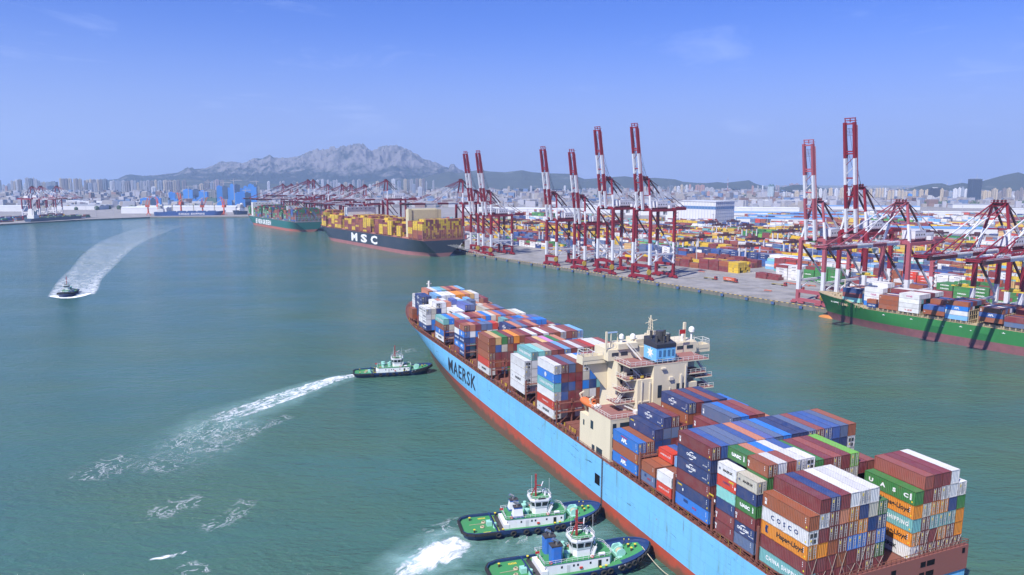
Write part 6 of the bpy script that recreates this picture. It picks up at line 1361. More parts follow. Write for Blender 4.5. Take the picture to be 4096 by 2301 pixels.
for u in (1790, 1830, 1960, 2035, 2125, 2150, 2190, 2260, 2410, 2440): TW.append((u, 9, 742+R_.random()*14, 5200, R_.choice('wac')))
TW.sort(key=lambda q: q[0]); cnt = {}
rt = random.Random(3)
for (u, wd3, vt, D, c) in TW:
    horizon = 1150.5-F_*math.tan(PI_); p = Vector(((u-2048)/F_*D*.99, D, GZ)); h = max(12, H-GZ+(horizon-vt)/F_*D*1.0); h *= 1.0; W2 = max(8, wd3/F_*D/(1.0 if c in CL else 1.12)); dp = W2*rt.uniform(.55, .9)
    sheet = c in CL; kname, m = CL[c] if sheet else TM[c]
    b = MB(); rot = rt.uniform(.15, .55)*(-1 if u > 2048 else 1)*.8
    if sheet: b.box(-W2/2, W2/2, -dp/2, dp/2, 0, h); b.box(-W2*.3, W2*.1, -dp*.3, dp*.3, h, h+3)
    else:
        if W2 < 34:
            b.box(-W2/2, W2/2, -dp*.32, dp*.32, 0, h); b.box(-W2*.36, -W2*.08, -dp/2, dp/2, 0, h-1.5); b.box(W2*.08, W2*.36, -dp/2, dp/2, 0, h-1.5)
        else:
            n_ = int(W2/22)+1
            for k in range(n_): x0 = -W2/2+W2*k/n_; b.box(x0+.6, x0+W2/n_-.6, -dp/2, dp/2, 0, h-rt.uniform(0, 4)); 
            b.box(-W2/2, W2/2, -dp*.3, dp*.3, 0, h-4.5)
        b.box(-W2*.2, W2*.2, -dp*.2, dp*.2, h, h+4)
    o = b.build('apartment_tower' if not sheet else 'tower_under_construction', m); o.location = p; o.rotation_euler.z = rot
    cnt[kname] = cnt.get(kname, 0)+1
    tag(o, '%s %s, %s of that colour from the left' % (kname, 'high-rise on the skyline' if not sheet else 'unfinished block across the basin', nth(cnt[kname])), 'building', 'high-rise towers along the skyline' if not sheet else 'unfinished blocks across the basin')
# landmark towers
def landmark(u, vt, D, wd3, name, label, parts):
    p = Vector(((u-2048)/F_*D*.99, D, GZ)); horizon = 1150.5-F_*math.tan(PI_); h = H-GZ+(horizon-vt)/F_*D; W2 = wd3/F_*D; o = empty(name, Matrix.Translation(p) @ Matrix.Rotation(.12, 4, 'Z'), label, 'building'); parts(o, W2, h); return o
def p_glass(o, W, h):
    b = MB(); b.box(-W/2, W*.25, -W*.3, W*.3, 0, h*.86); b.build('wall', tower_mat('tower_banded', (.50, .58, .62), (.12, .2, .24)), o)
    b = MB(); b.prism([(W*.25, -W*.3), (W/2, -W*.15), (W/2, W*.3), (W*.25, W*.3)], 0, h*.84); b.build('glass_bay', mat('tower_glass_green', (.10, .18, .20), .2), o)
    b = MB(); b.slab([(-W/2, -W*.3, h*.86), (-W*.28, -W*.3, h), (-W*.06, -W*.3, h*.88)], (0, W*.6, 0)); b.slab([(W*.02, -W*.3, h*.86), (W*.22, -W*.3, h*.99), (W*.44, -W*.3, h*.86)], (0, W*.6, 0)); b.build('crown', mat('tower_glass_green', ()), o)
landmark(3087, 736, 3250, 24, 'office_tower', 'glass office tower with twin peaked crown left of the right raised booms', p_glass)
def p_dark(o, W, h):
    b = MB(); b.box(-W/2, W/2, -W*.3, W*.3, 0, h-3); b.build('wall', tower_mat('tower_darkglass', (.055, .08, .12), (.03, .045, .07)), o); b = MB(); b.box(-W/2-.5, W/2+.5, -W*.3-.5, W*.3+.5, h-3, h-1.4); b.box(-W*.4, W*.4, -W*.2, W*.2, h-1.5, h); b.build('roof', mat('tower_cap', (.2, .24, .3), .6), o)
landmark(3901, 715, 3050, 42, 'office_tower', 'tallest dark glass slab tower near the right hills', p_dark)
def p_v(o, W, h):
    b = MB(); b.slab([(-W/2, -W*.3, h*.45), (W*.1, -W*.3, h*.35), (W/2, -W*.3, h*.45), (W/2, -W*.3, h), (-W/2, -W*.3, h)], (0, W*.6, 0)); b.build('glass_block', mat('tower_navy_glass', (.03, .045, .075), .25), o)
    b = MB(); b.slab([(-W*.62, -W*.31, 0), (-W*.06, -W*.31, 0), (-W*.06, -W*.31, h*.35), (-W*.55, -W*.31, h*.52)], (0, W*.58, 0)); b.slab([(.0, -W*.31, 0), (W*.6, -W*.31, 0), (W*.55, -W*.31, h*.52), (0, -W*.31, h*.35)], (0, W*.58, 0)); b.build('podium', tower_mat('tower_striped', (.60, .58, .55), (.12, .14, .17)), o)
    b = MB(); b.box(-W*.15, W*.25, -W*.1, W*.2, h, h+3); b.build('plant_room', wwhite, o)
landmark(3742, 752, 3050, 39, 'office_tower', 'navy glass tower above a white striped V shaped podium', p_v)
# wind turbines on the right hills
for i, (u, v) in enumerate([(3724, 729), (3772, 728), (3836, 711), (3866, 719), (3876, 722)]):
    D = 5300; x = (u-2048)/F_*D*.99; horizon = 1150.5-F_*math.tan(PI_); zt = H+(horizon-v)/F_*D; o = empty('wind_turbine', Matrix.Translation((x, D-200, zt-38)), 'white wind turbine on the right hill ridge, %s of five from the left' % ordn[i], 'wind turbine', 'wind turbines on the right hills')
    b = MB(); b.cyl((0, 0, -30), (0, 0, 38), 2.0, 6, 1.2); b.build('mast', whtp, o); b = MB()
    for k in range(3): a = rad(20+120*k+i*35); b.bar((0, -2, 38), (24*math.cos(a), -2, 38+24*math.sin(a)), 1.7, .5)
    b.build('rotor', whtp, o)
# lattice mast and tower cranes
o = empty('transmitter_mast', Matrix.Translation(((2912-2048)/F_*4850, 4900, GZ)), 'thin red and white lattice mast standing over the far town', 'mast'); b = MB()
for k in range(8): b.bar((0, 0, 14*k), (0, 0, 14*k+14), 3.5-.3*k, m=k % 2)
b.build('shaft', [mat('mast_red', (.4, .08, .06), .6), whtp], o)
for i, (u, vt, D, ln) in enumerate([(670, 724, 2850, 30), (757, 745, 2870, 34), (860, 727, 2900, -32), (940, 720, 2920, 34), (1030, 725, 2930, -26), (985, 759, 2720, 30), (543, 760, 2900, 26), (820, 763, 2700, 26), (899, 728, 2850, 30)]):
    horizon = 1150.5-F_*math.tan(PI_); h = H+(horizon-vt)/F_*D-GZ; o = empty('tower_crane', Matrix.Translation(((u-2048)/F_*D*.99, D-14, GZ)), 'grey tower crane over the blue sheeted blocks, %s of nine' % ordn[i], 'tower crane', 'tower cranes over the unfinished blocks'); m_ = mat('tower_crane_grey', (.35, .33, .33), .6)
    b = MB(); b.bar((0, 0, 0), (0, 0, h), 1.8); b.build('mast', m_, o); b = MB(); b.bar((-ln*.4, 0, h-2), (ln, 0, h-2), 1.4); b.bar((0, 0, h+5), (ln*.8, 0, h-1.5), .4); b.bar((0, 0, h-2), (0, 0, h+5), 1); b.build('jib', m_, o)
# ============================================================ tugs
tnavy = mat('tug_navy', (.012, .035, .13), .4, dirt=.6, scale=.6, dirtcol=(.03, .05, .11)); tgreen = mat('deck_green', (.035, .25, .075), .65, dirt=.75, scale=.35, dirtcol=(.07, .19, .085), rust=.12); twhite = mat('tug_white', (.74, .75, .78), .4, dirt=.25, scale=.8, dirtcol=(.5, .47, .42), streak=True)
tmint = mat('machinery_mint', (.30, .62, .52), .45, dirt=.2, scale=1.5); tblack = mat('tyre_black', (.012, .012, .013), .8, dirt=.3, scale=3, dirtcol=(.05, .05, .05)); tred = mat('mast_dark_red', (.30, .015, .02), .45); tyel = mat('line_bright_yellow', (.72, .58, .03), .6); tblue = mat('stack_bright_blue', (.015, .14, .52), .35); troyal = mat('stack_royal_blue', (.02, .10, .36), .4); trope = mat('rope_tan', (.48, .40, .27), .9); tchrome = mat('exhaust_chrome', (.55, .55, .56), .25, metal=.9); tglass = mat('wheelhouse_glass', (.02, .03, .035), .08, dirt=0)
tboot = mat('tug_boot', (.20, .05, .03), .7)
def person(M, label, hat=tyel, suit=None, arm=0.6):
    """standing figure grown from a skinned skeleton"""
    me = bpy.data.meshes.new('person'); J = {'pel': (0, 0, .95, .13), 'ch': (0, 0, 1.32, .16), 'nk': (0, 0, 1.5, .06), 'hd': (0, -.02, 1.64, .10), 'ht': (0, 0, 1.76, .085),
         'sl': (-.2, 0, 1.42, .07), 'el': (-.3, -.05, 1.15, .05), 'hl': (-.25, -.25*arm, .95+.2*arm, .04), 'sr': (.2, 0, 1.42, .07), 'er': (.3, -.08, 1.15, .05), 'hr': (.24, -.3*arm, .98+.2*arm, .04),
         'kl': (-.12, -.03, .5, .08), 'al': (-.14, 0, .08, .055), 'fl': (-.15, -.16, .04, .05), 'kr': (.12, .02, .5, .08), 'ar': (.14, .04, .08, .055), 'fr': (.15, -.12, .04, .05)}
    ks = list(J); E_ = [('pel', 'ch'), ('ch', 'nk'), ('nk', 'hd'), ('hd', 'ht'), ('ch', 'sl'), ('sl', 'el'), ('el', 'hl'), ('ch', 'sr'), ('sr', 'er'), ('er', 'hr'), ('pel', 'kl'), ('kl', 'al'), ('al', 'fl'), ('pel', 'kr'), ('kr', 'ar'), ('ar', 'fr')]
    me.from_pydata([J[k][:3] for k in ks], [(ks.index(a), ks.index(b_)) for a, b_ in E_], []); o = bpy.data.objects.new('person', me); COL.objects.link(o)
    sk = o.modifiers.new('skin', 'SKIN'); 
    lay = me.skin_vertices[0] if len(me.skin_vertices) else None
    if lay is None:
        bm = bmesh.new(); bm.from_mesh(me); bm.verts.layers.skin.verify(); bm.to_mesh(me); bm.free(); lay = me.skin_vertices[0]
    for i, k in enumerate(ks): lay.data[i].radius = (J[k][3], J[k][3])
    lay.data[0].use_root = True
    sb = o.modifiers.new('sub', 'SUBSURF'); sb.levels = 1; sb.render_levels = 1
    me.materials.append(suit or mat('overall_navy', (.02, .035, .09), .8)); o.matrix_world = M
    h = MB(); h.sphere((0, -.02, 1.68), .135, 8, 4, half=True); h.cyl((0, -.04, 1.66), (0, -.04, 1.69), .17, 10); hh = h.build('helmet', hat, o)
    tag(o, label, 'person'); return o
def make_tug(M, label, variant, Lt=39.0, Bt=11.6):
    o = empty('tugboat', M, label, 'tugboat', 'navy, green and white harbour tugs')
    # hull: x from 0 (stern) to Lt (bow); rounded stern, full rounded bow
    n = 40; half = []
    for i in range(n+1):
        x = Lt*i/n; u = x/Lt
        f = 1.0
        if x < 5: f = (1-((5-x)/5)**2.6)**.5*.28+.72 if x > 0 else .72
        if x < 2.2: f = .56+.34*(1-((2.2-x)/2.2)**2)**.5 if x < 2.2 else f
        if u > .72: f = max(0.02, 1-((u-.72)/.28)**2.5)**.62
        half.append((x, f*Bt/2))
    def sheer(x): return 2.0+max(0, (x-Lt*.55)/(Lt*.45))**1.5*2.6
    mb = MB(); rws = []
    for (x, hf) in half:
        zt = sheer(x)+.75
        xx = lambda k: x if x < Lt*.7 else Lt*.7+(x-Lt*.7)*(1-.30*k)
        col = [(xx(1)*1.0+(.8*(1-x/4) if x < 4 else 0), hf*.72, -1.5), (xx(.75)+(.5*(1-x/4) if x < 4 else 0), hf*.86, .15), (xx(.2), hf*.97, zt-1.2), (x, hf, zt), (x, hf-.32 if hf > .5 else hf*.4, zt), (x, hf-.34 if hf > .5 else hf*.38, zt-.75)]
        rws.append(col)
    k = len(rws[0])
    for c in rws:
        for p in c: mb.v.append(p); mb.v.append((p[0], -p[1], p[2]))
    I = lambda i, l, s: (i*k+l)*2+s
    for i in range(n):
        for l in range(k-1):
            m_ = 1 if l == 0 else 0
            mb.f.append((I(i, l, 0), I(i, l+1, 0), I(i+1, l+1, 0), I(i+1, l, 0))); mb.f.append((I(i, l, 1), I(i+1, l, 1), I(i+1, l+1, 1), I(i, l+1, 1))); mb.m += [m_, m_]; mb.c += [(1, 1, 1)]*2
    for l in range(k-1): mb.f.append((I(0, l, 0), I(0, l, 1), I(0, l+1, 1), I(0, l+1, 0))); mb.m.append(0); mb.c.append((1, 1, 1)); mb.f.append((I(n, l, 0), I(n, l+1, 0), I(n, l+1, 1), I(n, l, 1))); mb.m.append(0); mb.c.append((1, 1, 1))
    mb.build('hull', [tnavy, tboot], o)
    dk = MB(); bd = MB()
    for i in range(n):
        a, b = rws[i][5], rws[i+1][5]; sh = .0
        wa, wb = a[1], b[1]; m_ = 0
        if a[0] > Lt*.77: wa, wb = a[1]*.60, b[1]*.60     # blue margin around the bow deck
        dk.quad((a[0], -wa, a[2]), (b[0], -wb, b[2]), (b[0], wb, b[2]), (a[0], wa, a[2])) if a[0] < Lt*.93 else bd.quad((a[0], -wa, a[2]), (b[0], -wb, b[2]), (b[0], wb, b[2]), (a[0], wa, a[2]))
        if a[0] > Lt*.77:
            for s_ in (1, -1): P = [(a[0], s_*wa, a[2]), (b[0], s_*wb, b[2]), (b[0], s_*b[1], b[2]), (a[0], s_*a[1], a[2])]; bd.quad(*(P if s_ > 0 else P[::-1]))
    dk.build('main_deck', tgreen, o); bd.build('bow_margin', tnavy, o)
    # stern rubber, tyres
    rb = MB()
    for i in range(9): rb.bar((rws[i][3][0]-.1, rws[i][3][1]+.12, rws[i][3][2]-.45), (rws[i+1][3][0]-.1, rws[i+1][3][1]+.12, rws[i+1][3][2]-.45), .55, .7); rb.bar((rws[i][3][0]-.1, -rws[i][3][1]-.12, rws[i][3][2]-.45), (rws[i+1][3][0]-.1, -rws[i+1][3][1]-.12, rws[i+1][3][2]-.45), .55, .7)
    rb.bar((-.15, rws[0][3][1], 2.3), (-.15, -rws[0][3][1], 2.3), .6, .8)
    rb.build('stern_fender', tblack, o)
    tyr = MB(); tyr.torus((0, 0, 0), (0, 1, 0), .62, .27, 12, 6); tym = tyr.mesh('tyre_fender', [tblack], smooth=True)
    xs = [9, 13, 16.5, 19.5, 22.5, 25, 26.6, 29.5, 31.2, 32.8, 34.3, 35.6, 36.8, 37.8, 38.5]
    for x in xs:
        i = min(n-1, int(x/Lt*n)); a, b = rws[i][3], rws[i+1][3]; f = (x-a[0])/(b[0]-a[0]+1e-6); y = a[1]+(b[1]-a[1])*f; z = sheer(x)-.25; ang = math.atan2((b[1]-a[1]), (b[0]-a[0]))
        for s_ in (1, -1):
            t = bpy.data.objects.new('tyre_fender', tym); COL.objects.link(t); t.parent = o; t.location = (x, s_*(y+.22), z); t.rotation_euler.z = ang*s_
    t = bpy.data.objects.new('tyre_fender', tym); COL.objects.link(t); t.parent = o; t.location = (Lt+.25, 0, 4.2); t.rotation_euler.z = math.pi/2
    # yellow walkway lines, deck marks
    ln = MB()
    for s_ in (1, -1):
        for i in range(11, 31):
            a, b = rws[i][5], rws[i+1][5]; P = [(a[0], s_*(a[1]-.25), a[2]+.02), (b[0], s_*(b[1]-.25), b[2]+.02), (b[0], s_*(b[1]-.08), b[2]+.02), (a[0], s_*(a[1]-.08), a[2]+.02)]; ln.quad(*(P if s_ < 0 else P[::-1]))
        for q in range(6): ln.box(5.4+q*.35, 5.6+q*.35, s_*4.2-.5, s_*4.2+.3, 2.03, 2.05)
    ln.box(9.4, 9.6, -4.6, 4.6, 2.02, 2.05); ln.build('deck_lines', tyel, o)
    gx = MB(); gx.box(9.8, 11.0, -4.9, 4.9, 2.01, 2.04); gx.build('dark_deck_strip', blk, o)
    # deckhouse
    d = MB(); d.prism([(12.2, -3.5), (27.5, -3.5), (28.4, -2.4), (28.4, 2.4), (27.5, 3.5), (12.2, 3.5)], 1.8, 4.9); d.box(11.0, 12.4, -3.6, 3.6, 1.8, 3.4); dh = d.build('deckhouse', twhite, o)
    r = MB(); r.prism([(11.4, -3.62), (27.6, -3.62), (28.55, -2.45), (28.55, 2.45), (27.6, 3.62), (11.4, 3.62)], 4.9, 5.0); r.build('upper_deck', tgreen, o)
    w_ = MB()
    for x in (15.5, 18.4, 19.4, 22.5, 26.6): 
        for s_ in (1, -1): w_.box(x, x+.42, s_*3.5-.04, s_*3.5+.04, 3.5, 4.1)
    w_.box(24.6, 25.4, -3.55, 3.55, 2.3, 4.2); w_.build('windows', tglass, dh)
    dr = MB(); dr.box(16.9, 17.7, -3.54, 3.54, 2.2, 4.2); dr.build('door', mat('door_pale', (.55, .57, .60), .5), dh)
    # wheelhouse
    wx, bz = 21.6, 5.0
    W = MB(); oct_ = lambda a, b_, c: [(wx-a, -b_+c), (wx-a+c, -b_), (wx+a-c, -b_), (wx+a, -b_+c), (wx+a, b_-c), (wx+a-c, b_), (wx-a+c, b_), (wx-a, b_-c)]
    W.prism(oct_(2.3, 2.0, .7), bz, bz+2.0)
    lo, hi = oct_(2.4, 2.1, .8), oct_(2.95, 2.6, 1.0)
    k0 = len(W.v)
    W.v += [(p[0], p[1], bz+2.0) for p in lo]+[(p[0], p[1], bz+4.4) for p in hi]
    for i in range(8): j = (i+1) % 8; W.f.append((k0+i, k0+j, k0+8+j, k0+8+i)); W.m.append(0); W.c.append((1, 1, 1))
    W.prism(oct_(3.0, 2.65, 1.0), bz+4.4, bz+5.0); wh_ = W.build('wheelhouse', twhite, o)
    g = MB()
    for i in range(8):
        j = (i+1) % 8; A = Vector((*lo[i], bz+2.0)); B_ = Vector((*lo[j], bz+2.0)); C_ = Vector((*hi[j], bz+4.4)); D2 = Vector((*hi[i], bz+4.4)); nn = (B_-A).cross(D2-A).normalized()*.04; ed = (B_-A).length
        m_ = 2 if ed > 2 else 1
        for q in range(m_):
            f0 = (q+.10)/m_; f1 = (q+.90)/m_; lerp = lambda P, R2, t: P+(R2-P)*t
            p0, p1 = lerp(A, B_, f0), lerp(A, B_, f1); p3, p2 = lerp(D2, C_, f0), lerp(D2, C_, f1)
            g.quad(lerp(p0, p3, .28)+nn, lerp(p1, p2, .28)+nn, lerp(p1, p2, .86)+nn, lerp(p0, p3, .86)+nn)
    g.build('windows', tglass, wh_)
    gt = MB(); gt.prism(oct_(2.5, 2.2, .8), bz+5.0, bz+5.03); gt.build('roof_deck', tgreen, wh_)
    # rails
    R = MB(); P = oct_(2.9, 2.55, 1.0); R.rail([(p[0], p[1], bz+5.0) for p in P]+[(P[0][0], P[0][1], bz+5.0)], 1.1, .07, 1.0)
    for s_ in (1, -1): R.rail([(11.6, s_*3.5, 5.0), (27.5, s_*3.5, 5.0), (28.4, s_*2.4, 5.0)], 1.0, .06, 1.3)
    R.rail([(28.4, -2.4, 5), (28.4, 2.4, 5)], 1.0, .06, 1.2); R.rail([(11.6, -3.5, 5), (11.6, 3.5, 5)], 1, .06, 1.2)
    R.rail([(28.8, -3.2, 2.6), (30.2, -2.8, 2.9)], 1, .06, 1.0); R.rail([(28.8, 3.2, 2.6), (30.2, 2.8, 2.9)], 1, .06, 1.0)
    stair(R, (12.0, -2.6, 2.0), (14.6, -2.6, 5.0)); stair(R, (23.2, -3.0, 5.0), (24.6, -2.0, 7.2), .6); R.build('railings', twhite, o)
    # mast
    m = MB(); mx_ = 20.6; m.bar((mx_, 0, bz+5), (mx_, 0, bz+12.3), .42, .5, 0); m.bar((mx_-1.4, 0, bz+5), (mx_, 0, bz+8.5), .2, m=0)
    for z, w2 in ((7.4, .9), (9.2, 1.2), (10.6, .8), (11.7, .6)): m.bar((mx_, -w2, bz+z), (mx_, w2, bz+z), .14, m=0)
    m.bar((mx_, 0, bz+8.6), (mx_+1.8, 0, bz+8.3), .25, m=0); m.build('mast', [tred], o)
    ra = MB(); ra.bar((mx_+1.2, -1.3, bz+8.9), (mx_+2.4, 1.3, bz+8.9), .2, .25); ra.bar((mx_+2.2, .9, bz+5), (mx_+2.2, .9, bz+6.6), .15); ra.bar((mx_+1.6, -.8, bz+7.0), (mx_+2.9, .5, bz+7.0), .15); ra.cyl((wx+1.6, 0, bz+5), (wx+1.6, 0, bz+6.3), .35, 8); ra.bar((wx-1.6, 2, bz+5), (wx-1.6, 2, bz+11), .05); ra.bar((wx+2.2, -1.9, bz+5), (wx+2.2, -1.9, bz+11.5), .05); ra.build('radar_and_aerials', twhite, o)
    nb = MB(); nb.box(wx+2.96-.0, wx+3.02, -1.0, 1.0, bz+5.05, bz+5.7); nb.box(wx-1, wx+1, -2.68, -2.62, bz+5.05, bz+5.6); nb.build('name_board', blk, o)
    # funnels
    if variant in 'BC':
        for s_ in (1, -1):
            f = MB()
            if variant == 'B':
                f.hexa([(13.4, s_*2.3-1.05, 5), (16.4, s_*2.3-1.05, 5), (16.4, s_*2.3+1.05, 5), (13.4, s_*2.3+1.05, 5), (13.5, s_*2.3-1.05, 5.6), (16.4, s_*2.3-1.05, 5.6), (16.4, s_*2.3+1.05, 5.6), (13.5, s_*2.3+1.05, 5.6)], 1)
                f.hexa([(13.5, s_*2.3-1.0, 5.6), (16.3, s_*2.3-1.0, 5.6), (16.3, s_*2.3+1.0, 5.6), (13.5, s_*2.3+1.0, 5.6), (13.9, s_*2.3-.85, 8.0), (16.1, s_*2.3-.85, 8.0), (16.1, s_*2.3+.85, 8.0), (13.9, s_*2.3+.85, 8.0)], 0)
                f.box(13.8, 16.15, s_*2.3-.9, s_*2.3+.9, 8.0, 8.4, 1); f.box(13.8, 16.15, s_*2.3-.92, s_*2.3+.92, 8.4, 8.6, 2); zt = 8.6
            else:
                f.prism([(13.3, s_*2.3-.8), (13.8, s_*2.3-1.05), (15.6, s_*2.3-1.05), (16.1, s_*2.3-.6), (16.1, s_*2.3+.6), (15.6, s_*2.3+1.05), (13.8, s_*2.3+1.05), (13.3, s_*2.3+.8)], 5, 9.6, m=1); f.box(13.3, 16.1, s_*2.3-1.1, s_*2.3+1.1, 9.6, 9.9, 2); zt = 9.9
            f.build('funnel', [twhite, troyal if variant == 'B' else tblue, blk], o)
            e = MB(); e.cyl((14.9, s_*2.3, zt-.1), (14.9, s_*2.3, zt+.8), .42, 10); e.cyl((14.9, s_*2.3, zt+.8), (13.9, s_*2.3, zt+1.5), .42, 10); e.build('exhaust', tchrome, o)
    v = MB()
    for x, y, r_, h_ in ((17.6, 1.6, .75, 1.3), (17.8, -1.2, .8, 1.1), (18.2, 2.7, .45, 1.6)): v.cyl((x, y, 5), (x, y, 5+h_), r_*.8, 12); v.cyl((x, y, 5+h_), (x, y, 5.5+h_), r_, 12)
    if variant in 'AD':
        for y in (1.8, -1.6): v.cyl((14.6, y, 5), (14.6, y, 6.8), .8, 12); v.cyl((14.6, y, 6.8), (14.6, y, 7.3), 1.0, 12)
    v.box(6.9, 8.3, -1.0, .6, 2.0, 3.4); v.cyl((8.8, -2, 2), (8.8, -2, 3.6), .5, 8); v.build('vents', tmint, o)
    # towing arch, winch
    a = MB(); a.bar((9.2, -4.9, 2), (8.3, -3.9, 3.9), .3); a.bar((8.3, -3.9, 3.9), (8.3, 3.9, 3.9), .3); a.bar((8.3, 3.9, 3.9), (9.2, 4.9, 2), .3); a.bar((8.3, 0, 3.9), (7.5, 0, 2), .3); a.build('towing_arch', tnavy, o)
    w2 = MB()
    for y in (-1.7, -.2, 1.3): w2.cyl((31.2, y-.14, 4.0), (31.2, y+.14, 4.0), 1.15, 16)
    w2.cyl((31.2, 1.3, 4.0), (31.2, 2.4, 4.0), .5, 10); w2.box(30.2, 32.4, -2.3, 2.5, 2.7, 3.1); w2.box(29.9, 30.6, -1.8, 1.6, 2.6, 3.6); w2.box(31.9, 32.7, .6, 2.3, 3, 4.6)
    wn2 = w2.build('winch', tmint, o); dd = MB(); dd.cyl((31.2, -1.6, 4.0), (31.2, -.3, 4.0), .85, 14); dd.build('rope_drum', trope, wn2)
    # bitts, ropes, small red gear
    bt = MB()
    for x, y in ((3, 3.6), (3, -3.6), (10.4, 5.0), (10.4, -5.0), (24.6, 4.9), (26, 4.8), (24.6, -4.9), (26, -4.8), (34.2, .9), (34.2, -.9), (35.6, 0)):
        z = sheer(x); bt.cyl((x, y, z), (x, y, z+.9), .22, 8, m=0); bt.cyl((x, y, z+.9), (x, y, z+1.05), .32, 8, m=1)
    bt.build('mooring_bitts', [blk, tyel], o)
    rp = MB()
    for x, y in ((5.6, -1.2), (6.4, 1.4)):
        for q in range(3): rp.torus((x, y, 2.15+q*.14), (0, 0, 1), .55-.06*q, .09, 10, 4)
    rp.bar((2.4, .8, 2.1), (6, .9, 2.1), .1); rp.build('rope_coils', trope, o)
    rg = MB(); rg.box(12.0, 12.3, 2.2, 2.9, 2.6, 3.5); rg.box(12.0, 12.3, -2.9, -2.2, 2.6, 3.4); rg.box(20, 20.7, -3.75, -3.55, 2.7, 3.2)
    for x, y in ((13, -3.6), (23, -3.65), (19.8, 2.6)): rg.torus((x, y, 5.6), (0, 1, 0), .35, .09, 10, 4)
    rg.build('fire_gear', mat('fire_red', (.55, .03, .02), .5), o)
    rf = MB()
    for y in (-2.9, 2.6): rf.cyl((25.0, y, 5.5), (26.4, y, 5.5), .42, 10)
    rf.build('liferaft', twhite, o)
    nt_ = MB()
    for s_ in (1, -1):
        k0 = len(nt_.v); side_text(nt_, '青港拖', 29.5, 0, 0, .62, dirx=(-s_, 0, 0), bold=.02, space=1.2)
        for q in range(k0, len(nt_.v)):
            x, y, z = nt_.v[q]; i_ = min(n-1, int(x/Lt*n)); a_, b_ = rws[i_][2], rws[i_+1][2]; a2, b2 = rws[i_][3], rws[i_+1][3]; yy = (a_[1]+b_[1]+a2[1]+b2[1])/4; nt_.v[q] = (x, s_*(yy+.14), sheer(x)+.15+z)
    nt_.build('bow_name', cm_white, o)
    fg = MB(); fg.bar((12.0, 0, 3.4), (11.6, 0, 7.2), .06, m=1); fg.box(10.6, 11.6, -.02, .02, 6.4, 7.1, m=0); fg.build('flag', [cm_red, railw], o)
    return o
def tugM(A, B_, L0):
    d = B_-A; a = math.atan2(d.y, d.x); s = d.length/L0; return Matrix.Translation((A.x, A.y, -.1)) @ Matrix.Rotation(a, 4, 'Z') @ Matrix.Diagonal((s, s, s*.85, 1))
def P2_(u, v, z): p = at(u, v, z); return Vector((p.x, p.y, 0))
MB_ = tugM(P2_(1843, 2097, 2.6), P2_(2399, 2007, 4.8), 39); MC_ = tugM(P2_(1962, 2292, 2.6), P2_(2592, 2158, 4.8), 39); MA_ = tugM(P2_(1415, 1484, 2.4), P2_(1726, 1452, 4.4), 39)
make_tug(MB_, 'tugboat with two white and blue funnels, upper of the pair pushing the ship hull', 'B')
make_tug(MC_, 'tugboat with two tall bright blue funnels, lowest in the photo', 'C')
make_tug(MA_, 'tugboat without tall funnels nosing against the bow of the light blue ship', 'A')
dd_ = Vector((.30, -.954)); aD = math.atan2(dd_.y, dd_.x); cD = at(276, 1177, 0)
MD_ = Matrix.Translation((cD.x-dd_.x*14, cD.y-dd_.y*14, -.1)) @ Matrix.Rotation(aD, 4, 'Z') @ Matrix.Scale(.88, 4)
make_tug(MD_, 'small tugboat speeding towards the viewer with a long white wake, far left', 'D')
for (M, q) in ((MB_, 'upper pushing'), (MC_, 'lowest')):
    for i, (x, y) in enumerate(((33.6, 1.9), (34.6, 1.3))):
        person(M @ Matrix.Translation((x, y, 3.55+(x-33)*.12)) @ Matrix.Rotation(2.0+i, 4, 'Z') @ Matrix.Diagonal((1, 1, 1.17, 1)), '%s of two crew in navy overalls and yellow helmets, %s tug' % (('left', 'right')[i], q))
person(SHIP @ Matrix.Translation((-1.45, -19.9, 14.2)) @ Matrix.Rotation(-1.57, 4, 'Z'), 'person in red overalls against the stern of the light blue ship', hat=twhite, suit=mat('overall_red', (.6, .05, .03), .8))
